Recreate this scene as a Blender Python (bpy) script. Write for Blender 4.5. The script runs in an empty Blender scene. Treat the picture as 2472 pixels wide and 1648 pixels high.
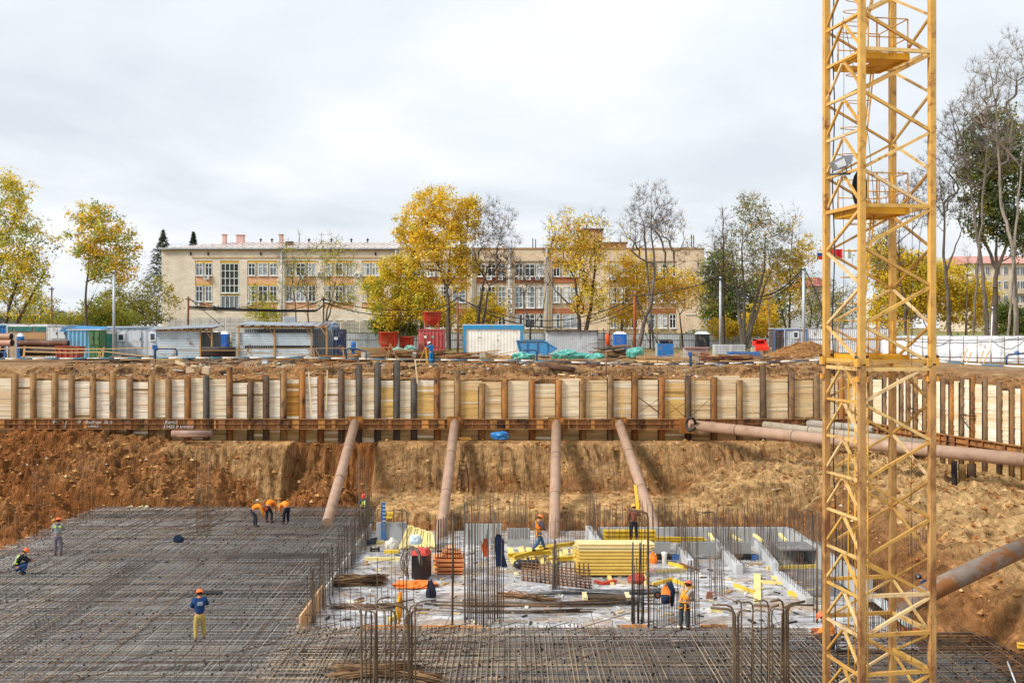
import bpy, bmesh, math, random
import numpy as np
from mathutils import Vector, Matrix
R = math.radians
rnd = random.Random(7)
sc = bpy.context.scene
COL = sc.collection
# ------------------------------------------------------------------ camera, sky, sun, exposure
F, CX, HY, CZ = 2600.0, 1236.0, 790.0, 2.75          # photo pixels (2472 wide); the far ground is z = 0
cam_d = bpy.data.cameras.new('camera')
cam = bpy.data.objects.new('camera', cam_d); COL.objects.link(cam); sc.camera = cam
cam_d.sensor_width = 36.0; cam_d.lens = 36.0 * F / 2472
cam_d.shift_y = (HY - 824) / 2472
cam.location = (0, 0, CZ); cam.rotation_euler = (R(90), 0, 0)
cam_d.clip_start = 0.5; cam_d.clip_end = 9000
SUN_EL, SUN_AZ = 38, -116
world = bpy.data.worlds.new('World'); sc.world = world; world.use_nodes = True
nt = world.node_tree; nt.nodes.clear()
def wn(t, **k):
    n = nt.nodes.new(t)
    for a, b in k.items(): setattr(n, a, b)
    return n
wo = wn('ShaderNodeOutputWorld'); bg = wn('ShaderNodeBackground'); sky = wn('ShaderNodeTexSky', sky_type='NISHITA')
sky.sun_disc = False; sky.sun_elevation = R(SUN_EL); sky.sun_rotation = R(180 + SUN_AZ); sky.air_density = 1.5; sky.dust_density = 3
tc = wn('ShaderNodeTexCoord'); sep = wn('ShaderNodeSeparateXYZ'); nt.links.new(tc.outputs['Generated'], sep.inputs[0])
mx = wn('ShaderNodeMath', operation='MAXIMUM'); mx.inputs[1].default_value = 0.0; nt.links.new(sep.outputs[2], mx.inputs[0])
ad = wn('ShaderNodeMath', operation='ADD'); ad.inputs[1].default_value = 0.16; nt.links.new(mx.outputs[0], ad.inputs[0])
dx = wn('ShaderNodeMath', operation='DIVIDE'); nt.links.new(sep.outputs[0], dx.inputs[0]); nt.links.new(ad.outputs[0], dx.inputs[1])
dy = wn('ShaderNodeMath', operation='DIVIDE'); nt.links.new(sep.outputs[1], dy.inputs[0]); nt.links.new(ad.outputs[0], dy.inputs[1])
cb = wn('ShaderNodeCombineXYZ'); nt.links.new(dx.outputs[0], cb.inputs[0]); nt.links.new(dy.outputs[0], cb.inputs[1])
no = wn('ShaderNodeTexNoise'); no.inputs['Scale'].default_value = 0.62; no.inputs['Detail'].default_value = 7; no.inputs['Roughness'].default_value = 0.52
no.inputs['Distortion'].default_value = 0.25
nt.links.new(cb.outputs[0], no.inputs['Vector'])
rp = wn('ShaderNodeValToRGB'); el = rp.color_ramp.elements
el[0].position = 0.40; el[0].color = (0.615, 0.67, 0.735, 1); el[1].position = 0.61; el[1].color = (0.86, 0.885, 0.92, 1)
nt.links.new(no.outputs[0], rp.inputs[0])
sks = wn('ShaderNodeMixRGB', blend_type='MULTIPLY'); sks.inputs[0].default_value = 1; sks.inputs[2].default_value = (0.1, 0.1, 0.1, 1)
nt.links.new(sky.outputs[0], sks.inputs[1])
mxc = wn('ShaderNodeMixRGB'); mxc.inputs[0].default_value = 0.92
nt.links.new(sks.outputs[0], mxc.inputs[1]); nt.links.new(rp.outputs[0], mxc.inputs[2])
nt.links.new(mxc.outputs[0], bg.inputs[0]); bg.inputs[1].default_value = 1.0
nt.links.new(bg.outputs[0], wo.inputs[0])
sd = bpy.data.lights.new('sun', 'SUN'); sd.energy = 3.5; sd.angle = R(13); sd.color = (1, 0.955, 0.88)
so = bpy.data.objects.new('sun', sd); COL.objects.link(so)
_sv = Vector((math.sin(R(SUN_AZ)) * math.cos(R(SUN_EL)), math.cos(R(SUN_AZ)) * math.cos(R(SUN_EL)), math.sin(R(SUN_EL))))
so.rotation_euler = _sv.to_track_quat('Z', 'Y').to_euler(); so.location = (0, 0, 60)
vs = sc.view_settings; vs.view_transform = 'Standard'; vs.look = 'None'; vs.exposure = 0.33; vs.gamma = 1
# ------------------------------------------------------------------ pixels to places
def P(px, py, Y): return Vector(((px - CX) * Y / F, Y, CZ + (HY - py) * Y / F))
def G(px, py, z):
    Y = (CZ - z) * F / (py - HY); return Vector(((px - CX) * Y / F, Y, z))
def XA(px, Y): return (px - CX) * Y / F
def ZA(py, Y): return CZ + (HY - py) * Y / F
def hexc(h):
    c = [int(h[i:i+2], 16) / 255 for i in (0, 2, 4)]
    return tuple(x / 12.92 if x <= .04045 else ((x + .055) / 1.055) ** 2.4 for x in c)
def jit(c, a, r=rnd):
    k = 1 + r.uniform(-a, a); return tuple(min(1, max(0, x * k)) for x in c)
# ------------------------------------------------------------------ materials: each multiplies the mesh's own paint colour 'Col'
MATS = {}
def mat(name, rough=.8, metal=0, scale=(1, 1, 1), nscale=3, lo=.8, hi=1.15, stain=None, stain_amt=.5, stain_scale=1.5, stain_w=.12, bump=.0, bump_scale=20, spec=.3, spot=None, trans=0, detail=6):
    if name in MATS: return MATS[name]
    m = bpy.data.materials.new(name); m.use_nodes = True; t = m.node_tree; N = t.nodes; L = t.links
    b = N['Principled BSDF']; b.inputs['Roughness'].default_value = rough; b.inputs['Metallic'].default_value = metal
    b.inputs['Specular IOR Level'].default_value = spec
    a = N.new('ShaderNodeVertexColor'); a.layer_name = 'Col'
    geo = N.new('ShaderNodeNewGeometry')
    mp = N.new('ShaderNodeMapping'); mp.inputs['Scale'].default_value = scale; L.new(geo.outputs['Position'], mp.inputs[0])
    n = N.new('ShaderNodeTexNoise'); n.inputs['Scale'].default_value = nscale; n.inputs['Detail'].default_value = detail; n.inputs['Roughness'].default_value = .65
    L.new(mp.outputs[0], n.inputs['Vector'])
    mr = N.new('ShaderNodeMapRange'); mr.inputs[1].default_value = .3; mr.inputs[2].default_value = .7; mr.inputs[3].default_value = lo; mr.inputs[4].default_value = hi
    L.new(n.outputs[0], mr.inputs[0])
    mu = N.new('ShaderNodeVectorMath'); mu.operation = 'SCALE'; L.new(a.outputs[0], mu.inputs[0]); L.new(mr.outputs[0], mu.inputs['Scale'])
    out = mu.outputs[0]
    if stain:
        n2 = N.new('ShaderNodeTexNoise'); n2.inputs['Scale'].default_value = stain_scale; n2.inputs['Detail'].default_value = 8; n2.inputs['Roughness'].default_value = .7
        L.new(mp.outputs[0], n2.inputs['Vector'])
        m2 = N.new('ShaderNodeMapRange'); th = 1 - stain_amt; m2.inputs[1].default_value = .3 + .4 * th - stain_w / 2; m2.inputs[2].default_value = .3 + .4 * th + stain_w / 2
        L.new(n2.outputs[0], m2.inputs[0])
        mi = N.new('ShaderNodeMixRGB'); mi.inputs[2].default_value = (*stain, 1); L.new(m2.outputs[0], mi.inputs[0]); L.new(out, mi.inputs[1]); out = mi.outputs[0]
    L.new(out, b.inputs['Base Color'])
    if bump:
        n3 = N.new('ShaderNodeTexNoise'); n3.inputs['Scale'].default_value = bump_scale; n3.inputs['Detail'].default_value = 8; n3.inputs['Roughness'].default_value = .7
        L.new(mp.outputs[0], n3.inputs['Vector'])
        bp = N.new('ShaderNodeBump'); bp.inputs['Strength'].default_value = 1; bp.inputs['Distance'].default_value = bump; L.new(n3.outputs[0], bp.inputs['Height']); L.new(bp.outputs[0], b.inputs['Normal'])
    MATS[name] = m; return m
M_matte = mat('painted surface', rough=.75, nscale=1.2, lo=.82, hi=1.1, stain=hexc('8a7660'), stain_amt=.2, stain_scale=1.6, stain_w=.22)
M_sheet = mat('galvanised sheet', rough=.45, metal=.15, nscale=.8, lo=.8, hi=1.12, spec=.5, stain=hexc('8f7f6c'), stain_amt=.2, stain_scale=1.2)
M_plaster = mat('plaster and brick', rough=.9, nscale=.35, lo=.86, hi=1.1, bump=.01, bump_scale=6, stain=hexc('b59c78'), stain_amt=.1, stain_scale=.25, stain_w=.3)
M_wood = mat('sawn timber', rough=.85, scale=(.6, 1, 8), nscale=2, lo=.78, hi=1.15, bump=.004, bump_scale=12)
M_yellow = mat('yellow formwork paint', rough=.55, nscale=3, lo=.86, hi=1.08, stain=hexc('b9a06a'), stain_amt=.12, stain_scale=3, spec=.4)
M_lag = mat('lagging planks', rough=.9, scale=(.25, .25, 3), nscale=3, lo=.8, hi=1.14, stain=hexc('c2965a'), stain_amt=.24, stain_scale=.5, stain_w=.3, bump=.008, bump_scale=8)
M_rust = mat('rusty steel', rough=.8, scale=(1, 1, .5), nscale=3, lo=.7, hi=1.3, stain=hexc('32271f'), stain_amt=.3, stain_scale=1.3, stain_w=.15, bump=.004, bump_scale=25)
M_pipe = mat('painted pipe', rough=.6, nscale=1.2, lo=.82, hi=1.12, stain=hexc('8a6650'), stain_amt=.2, stain_scale=1.6, stain_w=.2, spec=.35)
M_rebar = mat('rebar steel', rough=.65, metal=.3, nscale=1.0, lo=.65, hi=1.45, stain=hexc('8a7868'), stain_amt=.15, stain_scale=.45, stain_w=.25)
M_tower = mat('tower paint', rough=.6, nscale=2.2, lo=.78, hi=1.14, stain=hexc('8a5a30'), stain_amt=.24, stain_scale=2.6, stain_w=.12, spec=.35)
M_worn = mat('worn tower paint', rough=.65, nscale=2.2, lo=.75, hi=1.12, stain=hexc('7a5030'), stain_amt=.4, stain_scale=1.8, stain_w=.16, spec=.3, scale=(1, 1, .5))
M_conc = mat('concrete', rough=.85, nscale=1.6, lo=.72, hi=1.12, stain=hexc('8f8c86'), stain_amt=.35, stain_scale=.8, stain_w=.3, bump=.006, bump_scale=12)
M_cloth = mat('cloth', rough=.95, nscale=9, lo=.72, hi=1.15, bump=.012, bump_scale=14)
M_skin = mat('skin', rough=.6, nscale=10, lo=.95, hi=1.05)
M_hat = mat('helmet plastic', rough=.35, nscale=3, lo=.95, hi=1.03, spec=.5)
M_rubber = mat('dark rubber', rough=.6, nscale=4, lo=.8, hi=1.2)
M_leaf = mat('leaves', rough=.7, nscale=.35, lo=.85, hi=1.2)
M_bark = mat('bark', rough=.95, nscale=4, lo=.7, hi=1.2, scale=(1, 1, .4))
M_glass = mat('window glass', rough=.12, nscale=1.4, lo=.5, hi=1.5, spec=.7)
M_plastic = mat('sheet plastic', rough=.4, nscale=2, lo=.8, hi=1.12, spec=.5, bump=.03, bump_scale=5)
def add_bricks(m, bw, bh, k):
    t = m.node_tree; b = t.nodes['Principled BSDF']; src = b.inputs['Base Color'].links[0].from_socket; g = [n for n in t.nodes if n.type == 'NEW_GEOMETRY'][0]
    sp = t.nodes.new('ShaderNodeSeparateXYZ'); cb_ = t.nodes.new('ShaderNodeCombineXYZ'); t.links.new(g.outputs['Position'], sp.inputs[0]); t.links.new(sp.outputs[0], cb_.inputs[0]); t.links.new(sp.outputs[2], cb_.inputs[1])
    br = t.nodes.new('ShaderNodeTexBrick'); br.inputs['Scale'].default_value = 1; br.inputs['Brick Width'].default_value = bw; br.inputs['Row Height'].default_value = bh; br.inputs['Mortar Size'].default_value = .05
    br.inputs['Color1'].default_value = (1, 1, 1, 1); br.inputs['Color2'].default_value = (k, k, k, 1); br.inputs['Mortar'].default_value = (.8, .8, .8, 1); t.links.new(cb_.outputs[0], br.inputs['Vector'])
    x = t.nodes.new('ShaderNodeMixRGB'); x.blend_type = 'MULTIPLY'; x.inputs[0].default_value = 1; t.links.new(src, x.inputs[1]); t.links.new(br.outputs[0], x.inputs[2]); t.links.new(x.outputs[0], b.inputs['Base Color'])
add_bricks(M_plaster, .9, .32, .86)
for _m in (M_leaf,):
    t = _m.node_tree; b = t.nodes['Principled BSDF']; tr = t.nodes.new('ShaderNodeBsdfTranslucent'); ms = t.nodes.new('ShaderNodeMixShader'); ms.inputs[0].default_value = .45
    src = b.inputs['Base Color'].links[0].from_socket; t.links.new(src, tr.inputs[0]); t.links.new(b.outputs[0], ms.inputs[1]); t.links.new(tr.outputs[0], ms.inputs[2])
    t.links.new(ms.outputs[0], t.nodes['Material Output'].inputs[0])
# ------------------------------------------------------------------ mesh builder
class MB:
    def __init__(s, col=(.5, .5, .5)): s.v = []; s.f = []; s.c = []; s.col = col; s.sm = []; s.smooth = False
    def face(s, idx): s.f.append(idx); s.c.append(s.col); s.sm.append(s.smooth)
    def poly(s, pts):
        n = len(s.v); s.v += [tuple(p) for p in pts]; s.face(list(range(n, n + len(pts)))); return s
    def box(s, c, d, rz=0, rx=0, ry=0, taper=1):
        hx, hy, hz = d[0] / 2, d[1] / 2, d[2] / 2; n = len(s.v)
        M = Matrix.Rotation(rz, 3, 'Z') @ Matrix.Rotation(ry, 3, 'Y') @ Matrix.Rotation(rx, 3, 'X')
        for z in (-hz, hz):
            k = taper if z > 0 else 1
            for x, y in ((-hx, -hy), (hx, -hy), (hx, hy), (-hx, hy)):
                q = M @ Vector((x * k, y * k, z)); s.v.append((q.x + c[0], q.y + c[1], q.z + c[2]))
        for q in ((0, 3, 2, 1), (4, 5, 6, 7), (0, 1, 5, 4), (1, 2, 6, 5), (2, 3, 7, 6), (3, 0, 4, 7)): s.face([n + i for i in q])
        return s
    def b2(s, p, q): return s.box([(p[i] + q[i]) / 2 for i in range(3)], [abs(q[i] - p[i]) for i in range(3)])
    def beam(s, a, b, w, h=None, up=(0, 0, 1)):
        a = Vector(a); b = Vector(b); h = h or w; d = (b - a).normalized(); u = Vector(up)
        if abs(d.dot(u)) > .98: u = Vector((0, 1, 0))
        x = d.cross(u).normalized(); u = x.cross(d); n = len(s.v)
        for p in (a, b):
            for i, j in ((-1, -1), (1, -1), (1, 1), (-1, 1)): q = p + x * (i * w / 2) + u * (j * h / 2); s.v.append(tuple(q))
        for q in ((0, 1, 2, 3), (7, 6, 5, 4), (0, 4, 5, 1), (1, 5, 6, 2), (2, 6, 7, 3), (3, 7, 4, 0)): s.face([n + i for i in q])
        return s
    def bar(s, a, b, r, n=6, r1=None, caps=True):
        return s.tube([a, b], [r, r if r1 is None else r1], n, caps)
    def tube(s, pts, r, n=6, caps=True):
        pts = [Vector(p) for p in pts]; rs = r if isinstance(r, (list, tuple)) else [r] * len(pts); base = len(s.v); px = None
        for i, p in enumerate(pts):
            d = (pts[min(i + 1, len(pts) - 1)] - pts[max(i - 1, 0)]).normalized()
            if px is None: px = d.cross(Vector((0, 0, 1)) if abs(d.z) < .95 else Vector((0, 1, 0))).normalized()
            px = (px - d * px.dot(d)).normalized(); py = d.cross(px)
            for k in range(n):
                a = 2 * math.pi * k / n; q = p + (px * math.cos(a) + py * math.sin(a)) * rs[i]; s.v.append(tuple(q))
        o = s.smooth; s.smooth = n > 4
        for i in range(len(pts) - 1):
            for k in range(n):
                a = base + i * n + k; b = base + i * n + (k + 1) % n; s.face([a, b, b + n, a + n])
        s.smooth = False
        if caps: s.face([base + k for k in range(n)][::-1]); s.face([base + (len(pts) - 1) * n + k for k in range(n)])
        s.smooth = o; return s
    def lathe(s, c, prof, n=20, sx=1, sy=1):
        base = len(s.v); o = s.smooth; s.smooth = True
        for r, z in prof:
            for k in range(n): a = 2 * math.pi * k / n; s.v.append((c[0] + r * math.cos(a) * sx, c[1] + r * math.sin(a) * sy, c[2] + z))
        for i in range(len(prof) - 1):
            for k in range(n): a = base + i * n + k; b = base + i * n + (k + 1) % n; s.face([a, b, b + n, a + n])
        s.smooth = o; return s
    def prism(s, pts, axis, d0, d1):
        def put(p, d):
            return (d, p[0], p[1]) if axis == 'x' else (p[0], d, p[1]) if axis == 'y' else (p[0], p[1], d)
        n = len(s.v); m = len(pts); s.v += [put(p, d0) for p in pts] + [put(p, d1) for p in pts]
        s.face([n + i for i in range(m)][::-1]); s.face([n + m + i for i in range(m)])
        for i in range(m): j = (i + 1) % m; s.face([n + i, n + j, n + m + j, n + m + i])
        return s
    def corr(s, a, b, z0, z1, pitch=.2, amp=.02, horiz=False):
        """corrugated sheet standing on the line a-b"""
        a = Vector((a[0], a[1], 0)); b = Vector((b[0], b[1], 0)); d = b - a; L = d.length; d.normalize(); nn = Vector((d.y, -d.x, 0)); n0 = len(s.v)
        if horiz:
            n = max(2, int((z1 - z0) / pitch * 4))
            for i in range(n + 1):
                z = z0 + (z1 - z0) * i / n; o = nn * amp * (1 if i % 4 in (1, 2) else -1)
                for p in (a, a + d * L): q = p + o; s.v.append((q.x, q.y, z))
        else:
            n = max(2, int(L / pitch * 4))
            for i in range(n + 1):
                o = nn * amp * (1 if i % 4 in (1, 2) else -1); q = a + d * (L * i / n) + o
                s.v += [(q.x, q.y, z0), (q.x, q.y, z1)]
        for i in range(n): k = n0 + 2 * i; s.face([k, k + 1, k + 3, k + 2])
        return s
    def build(s, name, m, parent=None, origin=None):
        if not s.v: return None
        V = np.array(s.v, dtype=np.float64)
        if parent is not None: V -= np.array(worg(parent))
        elif origin is not None: V -= np.array(origin)
        me = bpy.data.meshes.new(name); me.from_pydata(V.tolist(), [], s.f)
        ca = me.color_attributes.new('Col', 'FLOAT_COLOR', 'CORNER')
        cnt = [len(f) for f in s.f]; arr = np.repeat(np.array([(*c[:3], 1) for c in s.c], dtype=np.float32), cnt, axis=0)
        ca.data.foreach_set('color', arr.ravel()); me.polygons.foreach_set('use_smooth', s.sm); me.materials.append(m); me.update()
        o = bpy.data.objects.new(name, me); COL.objects.link(o)
        if parent is not None: o.parent = parent
        elif origin is not None: o.location = origin
        return o
def worg(o):
    p = Vector(o.location)
    while o.parent: o = o.parent; p += Vector(o.location)
    return tuple(p)
def np_mesh(name, V, Fq, Cf, m, parent=None, smooth=False):
    """V (n,3), Fq (k,4) quads, Cf (k,3) face colours"""
    if parent is not None: V = V - np.array(worg(parent))
    me = bpy.data.meshes.new(name); k = len(Fq); w = Fq.shape[1]
    me.vertices.add(len(V)); me.vertices.foreach_set('co', V.astype(np.float32).ravel())
    me.loops.add(k * w); me.loops.foreach_set('vertex_index', Fq.astype(np.int32).ravel())
    me.polygons.add(k); me.polygons.foreach_set('loop_start', np.arange(k, dtype=np.int32) * w)
    try: me.polygons.foreach_set('loop_total', np.full(k, w, dtype=np.int32))
    except Exception: pass
    me.polygons.foreach_set('use_smooth', np.full(k, smooth)); me.update(calc_edges=True); me.validate()
    ca = me.color_attributes.new('Col', 'FLOAT_COLOR', 'CORNER'); C4 = np.concatenate([Cf, np.ones((k, 1))], 1).astype(np.float32)
    ca.data.foreach_set('color', np.repeat(C4, w, axis=0).ravel()); me.materials.append(m)
    o = bpy.data.objects.new(name, me); COL.objects.link(o)
    if parent is not None: o.parent = parent
    return o
def tag(o, label=None, cat=None, group=None, kind=None):
    if label: o['label'] = label
    if cat: o['category'] = cat
    if group: o['group'] = group
    if kind: o['kind'] = kind
    return o
def thing(name, loc, label, cat, group=None, rz=0):
    o = bpy.data.objects.new(name, None); COL.objects.link(o); o.location = loc; o.rotation_euler = (0, 0, rz); o.empty_display_size = .2
    return tag(o, label, cat, group)
def one(mb, name, m, label, cat, group=None, origin=None):
    if origin is None: V = np.array(mb.v); origin = (V[:, 0].mean(), V[:, 1].mean(), V[:, 2].min())
    return tag(mb.build(name, m, origin=origin), label, cat, group)
def copy_tree(o, parent=None):
    kids = [c for c in bpy.data.objects if c.parent == o]; c = o.copy(); COL.objects.link(c)
    if parent is not None: c.parent = parent
    for k in kids: copy_tree(k, c)
    return c
# numpy value noise
_pg = np.random.RandomState(5).rand(256, 256)
def vnoise(x, y):
    xi = np.floor(x).astype(int); yi = np.floor(y).astype(int); fx = x - xi; fy = y - yi; fx = fx * fx * (3 - 2 * fx); fy = fy * fy * (3 - 2 * fy)
    g = lambda a, b: _pg[a % 256, b % 256]
    return (g(xi, yi) * (1 - fx) + g(xi + 1, yi) * fx) * (1 - fy) + (g(xi, yi + 1) * (1 - fx) + g(xi + 1, yi + 1) * fx) * fy
def fbm(x, y, o=5, k=.5):
    s = 0; a = 1; t = 0
    for i in range(o): s = s + a * (vnoise(x * 2 ** i + 17 * i, y * 2 ** i + 31 * i) - .5); t += a; a *= k
    return s / t * 2
def sstep(a, b, x): t = np.clip((x - a) / (b - a), 0, 1); return t * t * (3 - 2 * t)
# ------------------------------------------------------------------ the ground: one sheet, far plateau, pit, slopes
CRN = (22.8, 72.0); RD = (.2314, -.9728); RN = (-.9728, -.2314)      # corner and direction of the right-hand pit wall
MATZ, SLABZ = -7.95, -8.45
def ground_h(x, y, want=None):
    d1 = 72.0 - y; d2 = (x - CRN[0]) * RN[0] + (y - CRN[1]) * RN[1]; d = np.minimum(d1, d2)
    n1 = fbm(x * .35, y * .35, 4); n2 = fbm(x * 1.3 + 9, y * 1.3, 4); n3 = fbm(x * 4.1, y * 4.1, 3)
    # plateau and its crumbling edge
    edge = sstep(13.5, .5, -d + 2.0 * fbm(x * .25, y * 0 + 3, 3))
    e2 = sstep(8, 1.5, -d)
    yc = 77.2 + 3.0 * fbm(x * .28, y * 0 + 8, 3) + 1.2 * n2; cl = sstep(.9, -.5, y - yc) * sstep(0, 1, -d1 + 1.0)
    up = -.1 - .62 * cl + n1 * .12 + e2 * (n2 * .5 + n3 * .3) * (.35 + .65 * sstep(2.5, -1, np.abs(y - yc)))
    up = np.where(d2 < d1, -.1 - .5 * e2 + e2 * (n2 * .6 + n3 * .3), up)
    up = np.where(-d > 60, 0.0, up)
    # main slope: steep scraped face, loose red heap on the left, flat sandy ledge in the centre
    wv = fbm(x * .22, y * 0, 3) * .9
    gr = np.abs(np.sin(x * 3.9 + 3.5 * fbm(x * .45, y * .25, 3) + (y - 69) * (1.6 * sstep(-13, -16, x) + .3 + .9 * sstep(-2, 6, x)))) ** .7 - .6
    gm = .55 + .9 * fbm(x * .35 + 7, y * .5, 3)
    rec = 1.3 * sstep(-14.6, -14.2, x) * (1 - sstep(-9.2, -8.6, x))
    dd = d1 + wv * sstep(0, 2.5, d1) * .6 + gr * .62 * np.clip(gm, .25, 1.2) * sstep(1.2, 2.4, d1 + rec) + n2 * .3 * sstep(.5, 2, d1) + n3 * .16
    wl = sstep(-8.6, -9.2, x)
    c = np.interp(dd, [0, 1.9, 2.4, 3.0, 4.6, 5.2, 6.0, 10.4, 10.9, 13.5], [-4.75, -4.85, -5.15, -5.8, -7.0, -7.45, -7.6, -7.78, -8.3, -9.5])
    l = np.interp(dd + rec, [0, 1.6, 2.1, 3.6, 5.0, 7], [-4.75, -4.9, -5.2, -7.3, -8.4, -9.3])
    hp = np.interp(x, [-40, -25, -21, -17.5, -14.5, -13, -11, -9, -8], [-4.2, -4.3, -5.0, -6.1, -6.9, -6.3, -6.6, -7.6, -8.6]) + n1 * .5
    heap = hp - .5 * np.maximum(d1 - 1.2, 0) + n2 * .3 + n3 * .3 + .12 * np.maximum(0, vnoise(x * 1.7, y * 1.7) - .6) * 4
    l = np.maximum(l, heap)
    main = c * (1 - wl) + l * wl
    terr = sstep(5.8, 6.4, dd) * (1 - sstep(10.0, 10.5, dd)) * (1 - wl)
    ridge2 = np.abs(np.sin(x * 4.2 + 3 * fbm(x * .6, y * .3, 2))) * .3 * sstep(10.2, 10.9, dd) * (1 - wl)
    main = main + ridge2 + (n2 * .16 + n3 * .16) * sstep(.2, 1.5, d1) * (1 - .6 * terr)
    heapmask = wl * (heap > np.interp(dd + rec, [0, 1.6, 2.1, 3.6, 5.0, 7], [-4.75, -4.9, -5.2, -7.3, -8.4, -9.3]) - .05)
    if want == 'heap': return np.where(x < -8.9, np.clip(heapmask + sstep(-14.6, -14.2, x), 0, 1), 0) * (d1 > .3)
    side = np.interp(d2, [0, 4, 8, 11, 12.6, 14.5, 17], [-5.1, -5.5, -6.1, -6.5, -7.2, -8.6, -9.5]) + n2 * .5 + n3 * .3 + n1 * .3
    pit = np.maximum(main, side)
    # clear the foundation
    back = np.where(x < -7.9, 64.2, 59.2)
    out = np.maximum.reduce([(x - 14.7) * .95, (y - back) * np.where(x < -7.9, 3.0, .85), (-24.7 - x) * .8])
    lim = -9.55 + np.maximum(out, 0) * 1.0 + n3 * .12 + n2 * .1
    pit = np.minimum(pit, lim)
    return np.where(d > 0.01, pit, up)
def ground_z(x, y): return float(ground_h(np.array([float(x)]), np.array([float(y)]))[0])
def build_ground():
    us = np.concatenate([-np.geomspace(4000, 50, 18), -np.arange(40, 35.9, -1), np.arange(-35.7, 36, .13), np.arange(36.5, 45, 1), np.geomspace(50, 4000, 18)])
    k = np.argmin(abs(us - CRN[0])); us[k] = CRN[0]; us = np.sort(np.append(us, CRN[0] - .015))
    vs_ = np.concatenate([np.arange(12, 34, 1.0), np.arange(34, 60, .3), np.arange(60, 71.95, .1), [71.99, 72.02], np.arange(72.3, 86, .2), np.arange(86, 150, 1.2), np.geomspace(152, 5000, 24)])
    U, V = np.meshgrid(us, vs_); w = sstep(10, CRN[0], U); X = U + np.maximum(72 - V, 0) * (-RD[0] / RD[1]) * w
    # columns either side of the wall line
    Z = ground_h(X, V)
    d2 = (X - CRN[0]) * RN[0] + (V - CRN[1]) * RN[1]
    ny, nx = X.shape; verts = np.stack([X, V, Z], -1).reshape(-1, 3)
    i = np.arange(ny - 1)[:, None] * nx + np.arange(nx - 1)[None, :]; Fq = np.stack([i, i + 1, i + nx + 1, i + nx], -1).reshape(-1, 4)
    # soil colours (what the soil is: orange loam, tan clay, grey-brown topsoil)
    cx = verts[Fq].mean(1); x, y, z = cx[:, 0], cx[:, 1], cx[:, 2]
    n = fbm(x * .3 + 5, y * .3, 5)[:, None]; n2 = fbm(x * 1.1, y * 1.1 + 40, 4)[:, None]; n3 = fbm(x * 5.1, y * 5.1 + 40, 3)[:, None]
    tan = np.array(hexc('b0885a')); ora = np.array(hexc('92592d')); pale = np.array(hexc('b8966a')); top = np.array(hexc('9c7a56')); grey = np.array(hexc('a08b70')); grass = np.array(hexc('6f7a45'))
    C = tan * (1 + 0 * n)
    t = np.clip(.5 + n * .9, 0, 1); C = C * (1 - t * .6) + pale * t * .6
    hm = ground_h(x, y, 'heap')[:, None]; t = np.clip(np.clip(hm + (sstep(-24, -27, x) * (y < 72))[:, None], 0, 1) * .9, 0, 1) * np.clip(.85 + n * .7, .4, 1); C = C * (1 - t) + ora * t
    t = (sstep(61.4, 60.6, y) * sstep(-8, -7, x) * .6)[:, None]; C = C * (1 - t) + ora * t
    rt = (sstep(17, 20, x) * (y < 66))[:, None] * .75; C = C * (1 - rt) + np.array(hexc('c6a674')) * rt
    tt = (sstep(67.2, 66.0, y) * sstep(60.8, 61.8, y) * sstep(-9, -7, x))[:, None] * .75; C = C * (1 - tt) + np.array(hexc('c4a06e')) * tt
    lo_ = (sstep(-6.3, -7.1, z) * sstep(66.2, 66.8, y) * (y < 72) * sstep(-9, -8, x) * (x < 22))[:, None] * np.clip(.6 + n2, 0, 1) * .75; C = C * (1 - lo_) + np.array(hexc('84532c')) * lo_
    d = np.minimum(72 - y, (x - CRN[0]) * RN[0] + (y - CRN[1]) * RN[1])
    t = (d < .005)[:, None] * 1.0; U1 = top * (1 - np.clip(.4 + n, 0, 1)) + grey * np.clip(.4 + n, 0, 1)
    e = sstep(12, 3, -d)[:, None]; U1 = U1 * (1 - e * .7) + np.array(hexc('9b7042')) * e * .7
    g = sstep(110, 125, y)[:, None] * np.clip(.5 + n2, 0, 1); U1 = U1 * (1 - g) + grass * g
    C = C * (1 - t) + U1 * t
    C = C * (1 + n2 * .45 + n3 * .45)
    m = mat('loose soil', rough=.95, nscale=2.5, lo=.72, hi=1.2, bump=.2, bump_scale=3.5, spec=.1, stain=hexc('7e5029'), stain_amt=.24, stain_scale=1.1, stain_w=.25, detail=10)
    t = m.node_tree; N_ = t.nodes; L_ = t.links; b_ = N_['Principled BSDF']; g_ = [k for k in N_ if k.type == 'NEW_GEOMETRY'][0]; bp = [k for k in N_ if k.type == 'BUMP'][0]
    mp_s = N_.new('ShaderNodeMapping'); mp_s.inputs['Scale'].default_value = (2.6, .5, .35); L_.new(g_.outputs['Position'], mp_s.inputs[0]); ns = N_.new('ShaderNodeTexNoise'); ns.inputs['Scale'].default_value = 1.6; ns.inputs['Detail'].default_value = 6; ns.inputs['Roughness'].default_value = .6; ns.inputs['Distortion'].default_value = .5; L_.new(mp_s.outputs[0], ns.inputs['Vector'])
    sn = N_.new('ShaderNodeSeparateXYZ'); L_.new(g_.outputs['Normal'], sn.inputs[0]); mk = N_.new('ShaderNodeMapRange'); mk.inputs[1].default_value = .93; mk.inputs[2].default_value = .75; L_.new(sn.outputs[2], mk.inputs[0])
    ml = N_.new('ShaderNodeMath'); ml.operation = 'MULTIPLY'; L_.new(ns.outputs[0], ml.inputs[0]); L_.new(mk.outputs[0], ml.inputs[1])
    b2_ = N_.new('ShaderNodeBump'); b2_.inputs['Strength'].default_value = 1; b2_.inputs['Distance'].default_value = 1.1; L_.new(ml.outputs[0], b2_.inputs['Height']); L_.new(bp.outputs[0], b2_.inputs['Normal']); L_.new(b2_.outputs[0], b_.inputs['Normal'])
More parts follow.
